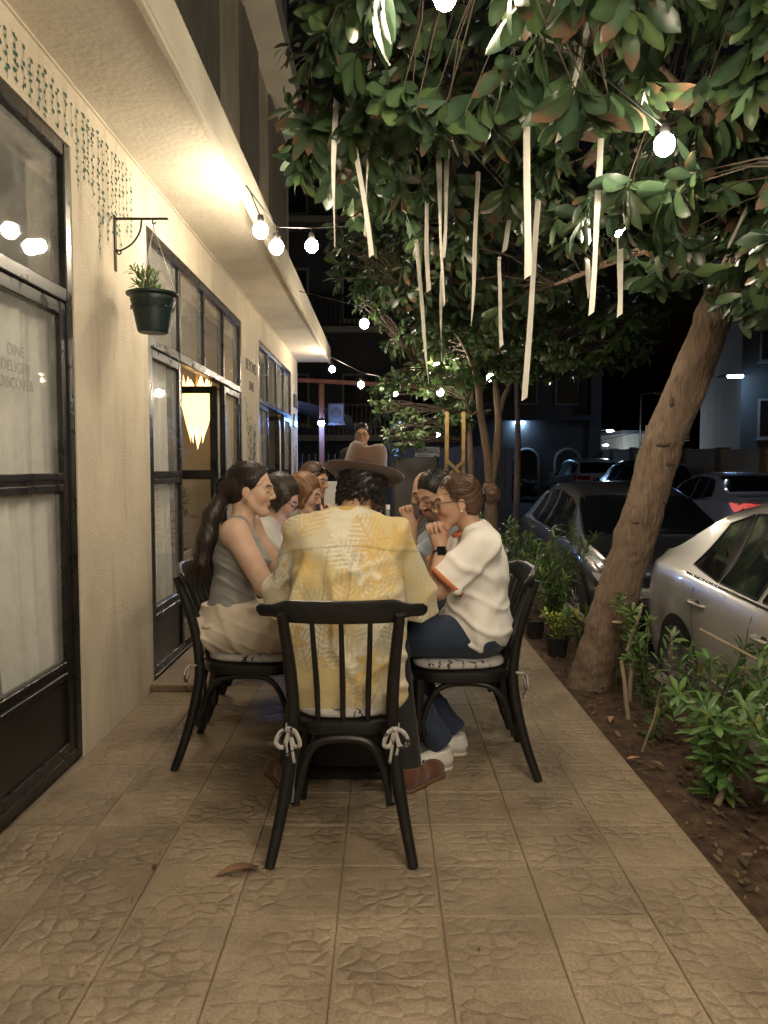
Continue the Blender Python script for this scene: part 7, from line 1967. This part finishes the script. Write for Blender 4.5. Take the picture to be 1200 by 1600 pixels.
# ---------------------------------------------------------------- 5. woman in olive top, chin on hand
diner('person with light brown hair in olive top resting chin on hand', (-.62, 4.82, 0), 0, (.13, 0, 1.155), 18, -12, SKIN_A, (.15, .14, .095), 'olive_knit', None,
      elbows=((.22, -.15, .79), (.20, .18, .79)), wrists=((.27, -.06, .97), (.30, .03, .88)), hfun=bob((.17, .085, .040), 53, .02), handdir=((.3, .3, .7), (.3, -.2, .8)), handn=((-.3, .6, .3), (-.4, -.5, .3)), handcurl=(.8, .9, .6))
# ---------------------------------------------------------------- 6. farther woman with sunglasses on her head
p6, T6, R6, s6 = diner('person at the far left end with sunglasses pushed up on brown hair', (-.62, 5.46, 0), 0, (.13, 0, 1.225), 8, -25, SKIN_B, (.06, .06, .07), 'dark_knit', None, hfun=bob((.06, .035, .022), 57, .03))
q = MB()
for y in (-1, 1): q.ball(T6((.062, y * .036, .088)), (.012, .026, .020), 10, 7, R6.to_4x4())
q.tube(smooth_path([T6((.05, -.06, .085)), T6((.0, -.092, .05)), T6((-.03, -.09, .01))], 4), .003, 5); q.tube(smooth_path([T6((.05, .06, .085)), T6((.0, .092, .05)), T6((-.03, .09, .01))], 4), .003, 5)
q.build('sunglasses', mat('black_plastic'), p6, True)
# ---------------------------------------------------------------- 7. moustached man, hands clasped before his face
def crop(col, seed):
    def f(p, T, Rm, s):
        S = SDF(.0055); S.ell(T((-.022, 0, .046)), (.103 * s, .082 * s, .094 * s), Rm, .02); S.ell(T((-.055, 0, -.01)), (.062 * s, .075 * s, .06 * s), Rm, .02)
        S.ell(T((.105, 0, -.04)), (.08 * s, .13 * s, .118 * s), Rm, .008, -1)
        for y in (-1, 1): S.ell(T((.0, y * .088, -.045)), (.05, .03, .055), Rm, .008, -1)
        hr = hair_obj(p, S, col, seed, ((.5, .8, .6), 420), amp=.001)
        q = MB(); rg = random.Random(seed)
        for k in range(700):
            a = rg.uniform(0, 6.28); zz = rg.uniform(.0, .098); x_ = math.sqrt(max(0, 1 - (zz / .1) ** 2)); c0 = Vector((-.022 + .104 * x_ * math.cos(a), .083 * x_ * math.sin(a), .046 + zz - .0))
            if c0.x > .05 and c0.z < .10: continue
            n_ = (c0 - Vector((-.022, 0, .04))).normalized(); t_ = Vector((rg.uniform(-.3, .3) + .5, rg.uniform(-.5, .5), rg.uniform(-.2, .2)))
            q.tube([T(c0 - n_ * .006), T(c0 - n_ * .001 + t_ * .004), T(c0 + n_ * .0005 + t_ * .010)], .0009, 3, cap=False, col=tuple(v * rg.uniform(.7, 2.6) for v in col))
        tag(q.build('hair_strands', m_hair, hr, True), kind='stuff')
    return f
p7, T7, R7, s7 = diner('person with dark cropped hair and moustache, clasped hands before the mouth', (.33, 4.06, 0), 180, (.062, .02, 1.172), 22, 34, SKIN_C, (.30, .36, .42), 'light_blue_cotton', None, True,
      elbows=((.20, -.16, .79), (.20, .17, .79)), wrists=((.19, -.035, 1.00), (.185, .055, .99)), handdir=((.2, .15, .9), (.2, -.15, .9)), handn=((.1, 1, 0), (.1, -1, 0)), handcurl=(.7, .95, .6), hfun=crop((.012, .010, .009), 61), beard=(.03, .022, .018), pants=(.10, .13, .17), hs=1.0, top_kind='shirt')
watch(p7, (.187, .062, .955), (0, -.1, 1), .030)
# ---------------------------------------------------------------- 8. bald man
diner('bald person mostly hidden behind the moustached man', (.34, 4.70, 0), 180, (.07, -.03, 1.168), 20, 8, SKIN_B, (.05, .055, .07), 'navy_cotton', None, True, pants=(.03, .03, .036), hs=1.0, top_kind='shirt')
# ---------------------------------------------------------------- 9. standing man in the distance
p9 = thing('person', 'standing person in dark clothes with glasses behind the brown hat', 'person', (-.262, 9.2, 0), R(-90)); p9.scale = (1.025, 1.025, 1.025)
T, Rm, s = headframe((0.02, 0, 1.665), R(2), 0, 0, 1.0)
S = SDF(.008); add_torso(S, (0, 0, .95), (-.01, 0, 1.26), (-.01, 0, 1.50), .19, .145, 0, True); add_head(S, T, Rm, s, True, neck=(-.01, 0, 1.49))
for y in (-1, 1): add_arm(S, (-.01, y * .19, 1.43), (-.03, y * .25, 1.14), (.06, y * .24, .90), (.052, .043, .028)); add_hand(S, (.06, y * .24, .90), (.2, 0, -1), (0, -y, 0), -y, (.3, .4, .3))
sdf_obj('body', S, m_skin, p9, face_colors(T, Rm, s, SKIN_C, closed=False))
S = SDF(.008); tee(S, (0, 0, .97), (-.01, 0, 1.26), (-.01, 0, 1.50), .19, [((-.01, y * .19, 1.43), (-.03, y * .25, 1.14), .95, .066, .066) for y in (-1, 1)], .02, .84, .15, 0, .075, True); sdf_obj('shirt', S, cloth('charcoal_cotton', (.02, .02, .024)), p9, None, [(.01, (.4, .1, 1), 40, 71)])
S = SDF(.008)
for y in (-1, 1): S.cone((0, y * .09, .93), (.01, y * .10, .50), .098, .075, .03); S.cone((.01, y * .10, .50), (-.01, y * .11, .08), .073, .058, .03, cap=True)
S.ell((0, 0, .95), (.13, .165, .1), None, .03); sdf_obj('trousers', S, cloth('black_cotton', (.012, .012, .013)), p9)
for y in (-1, 1): shoe(p9, (-.03, y * .11), (1, y * .15), mat('dark_leather'), False, (.05, .045, .04))
crop((.012, .011, .011), 71)(p9, T, Rm, s); glasses(p9, T, Rm, s, .022, .018); add_eyes(p9, T, Rm, s)
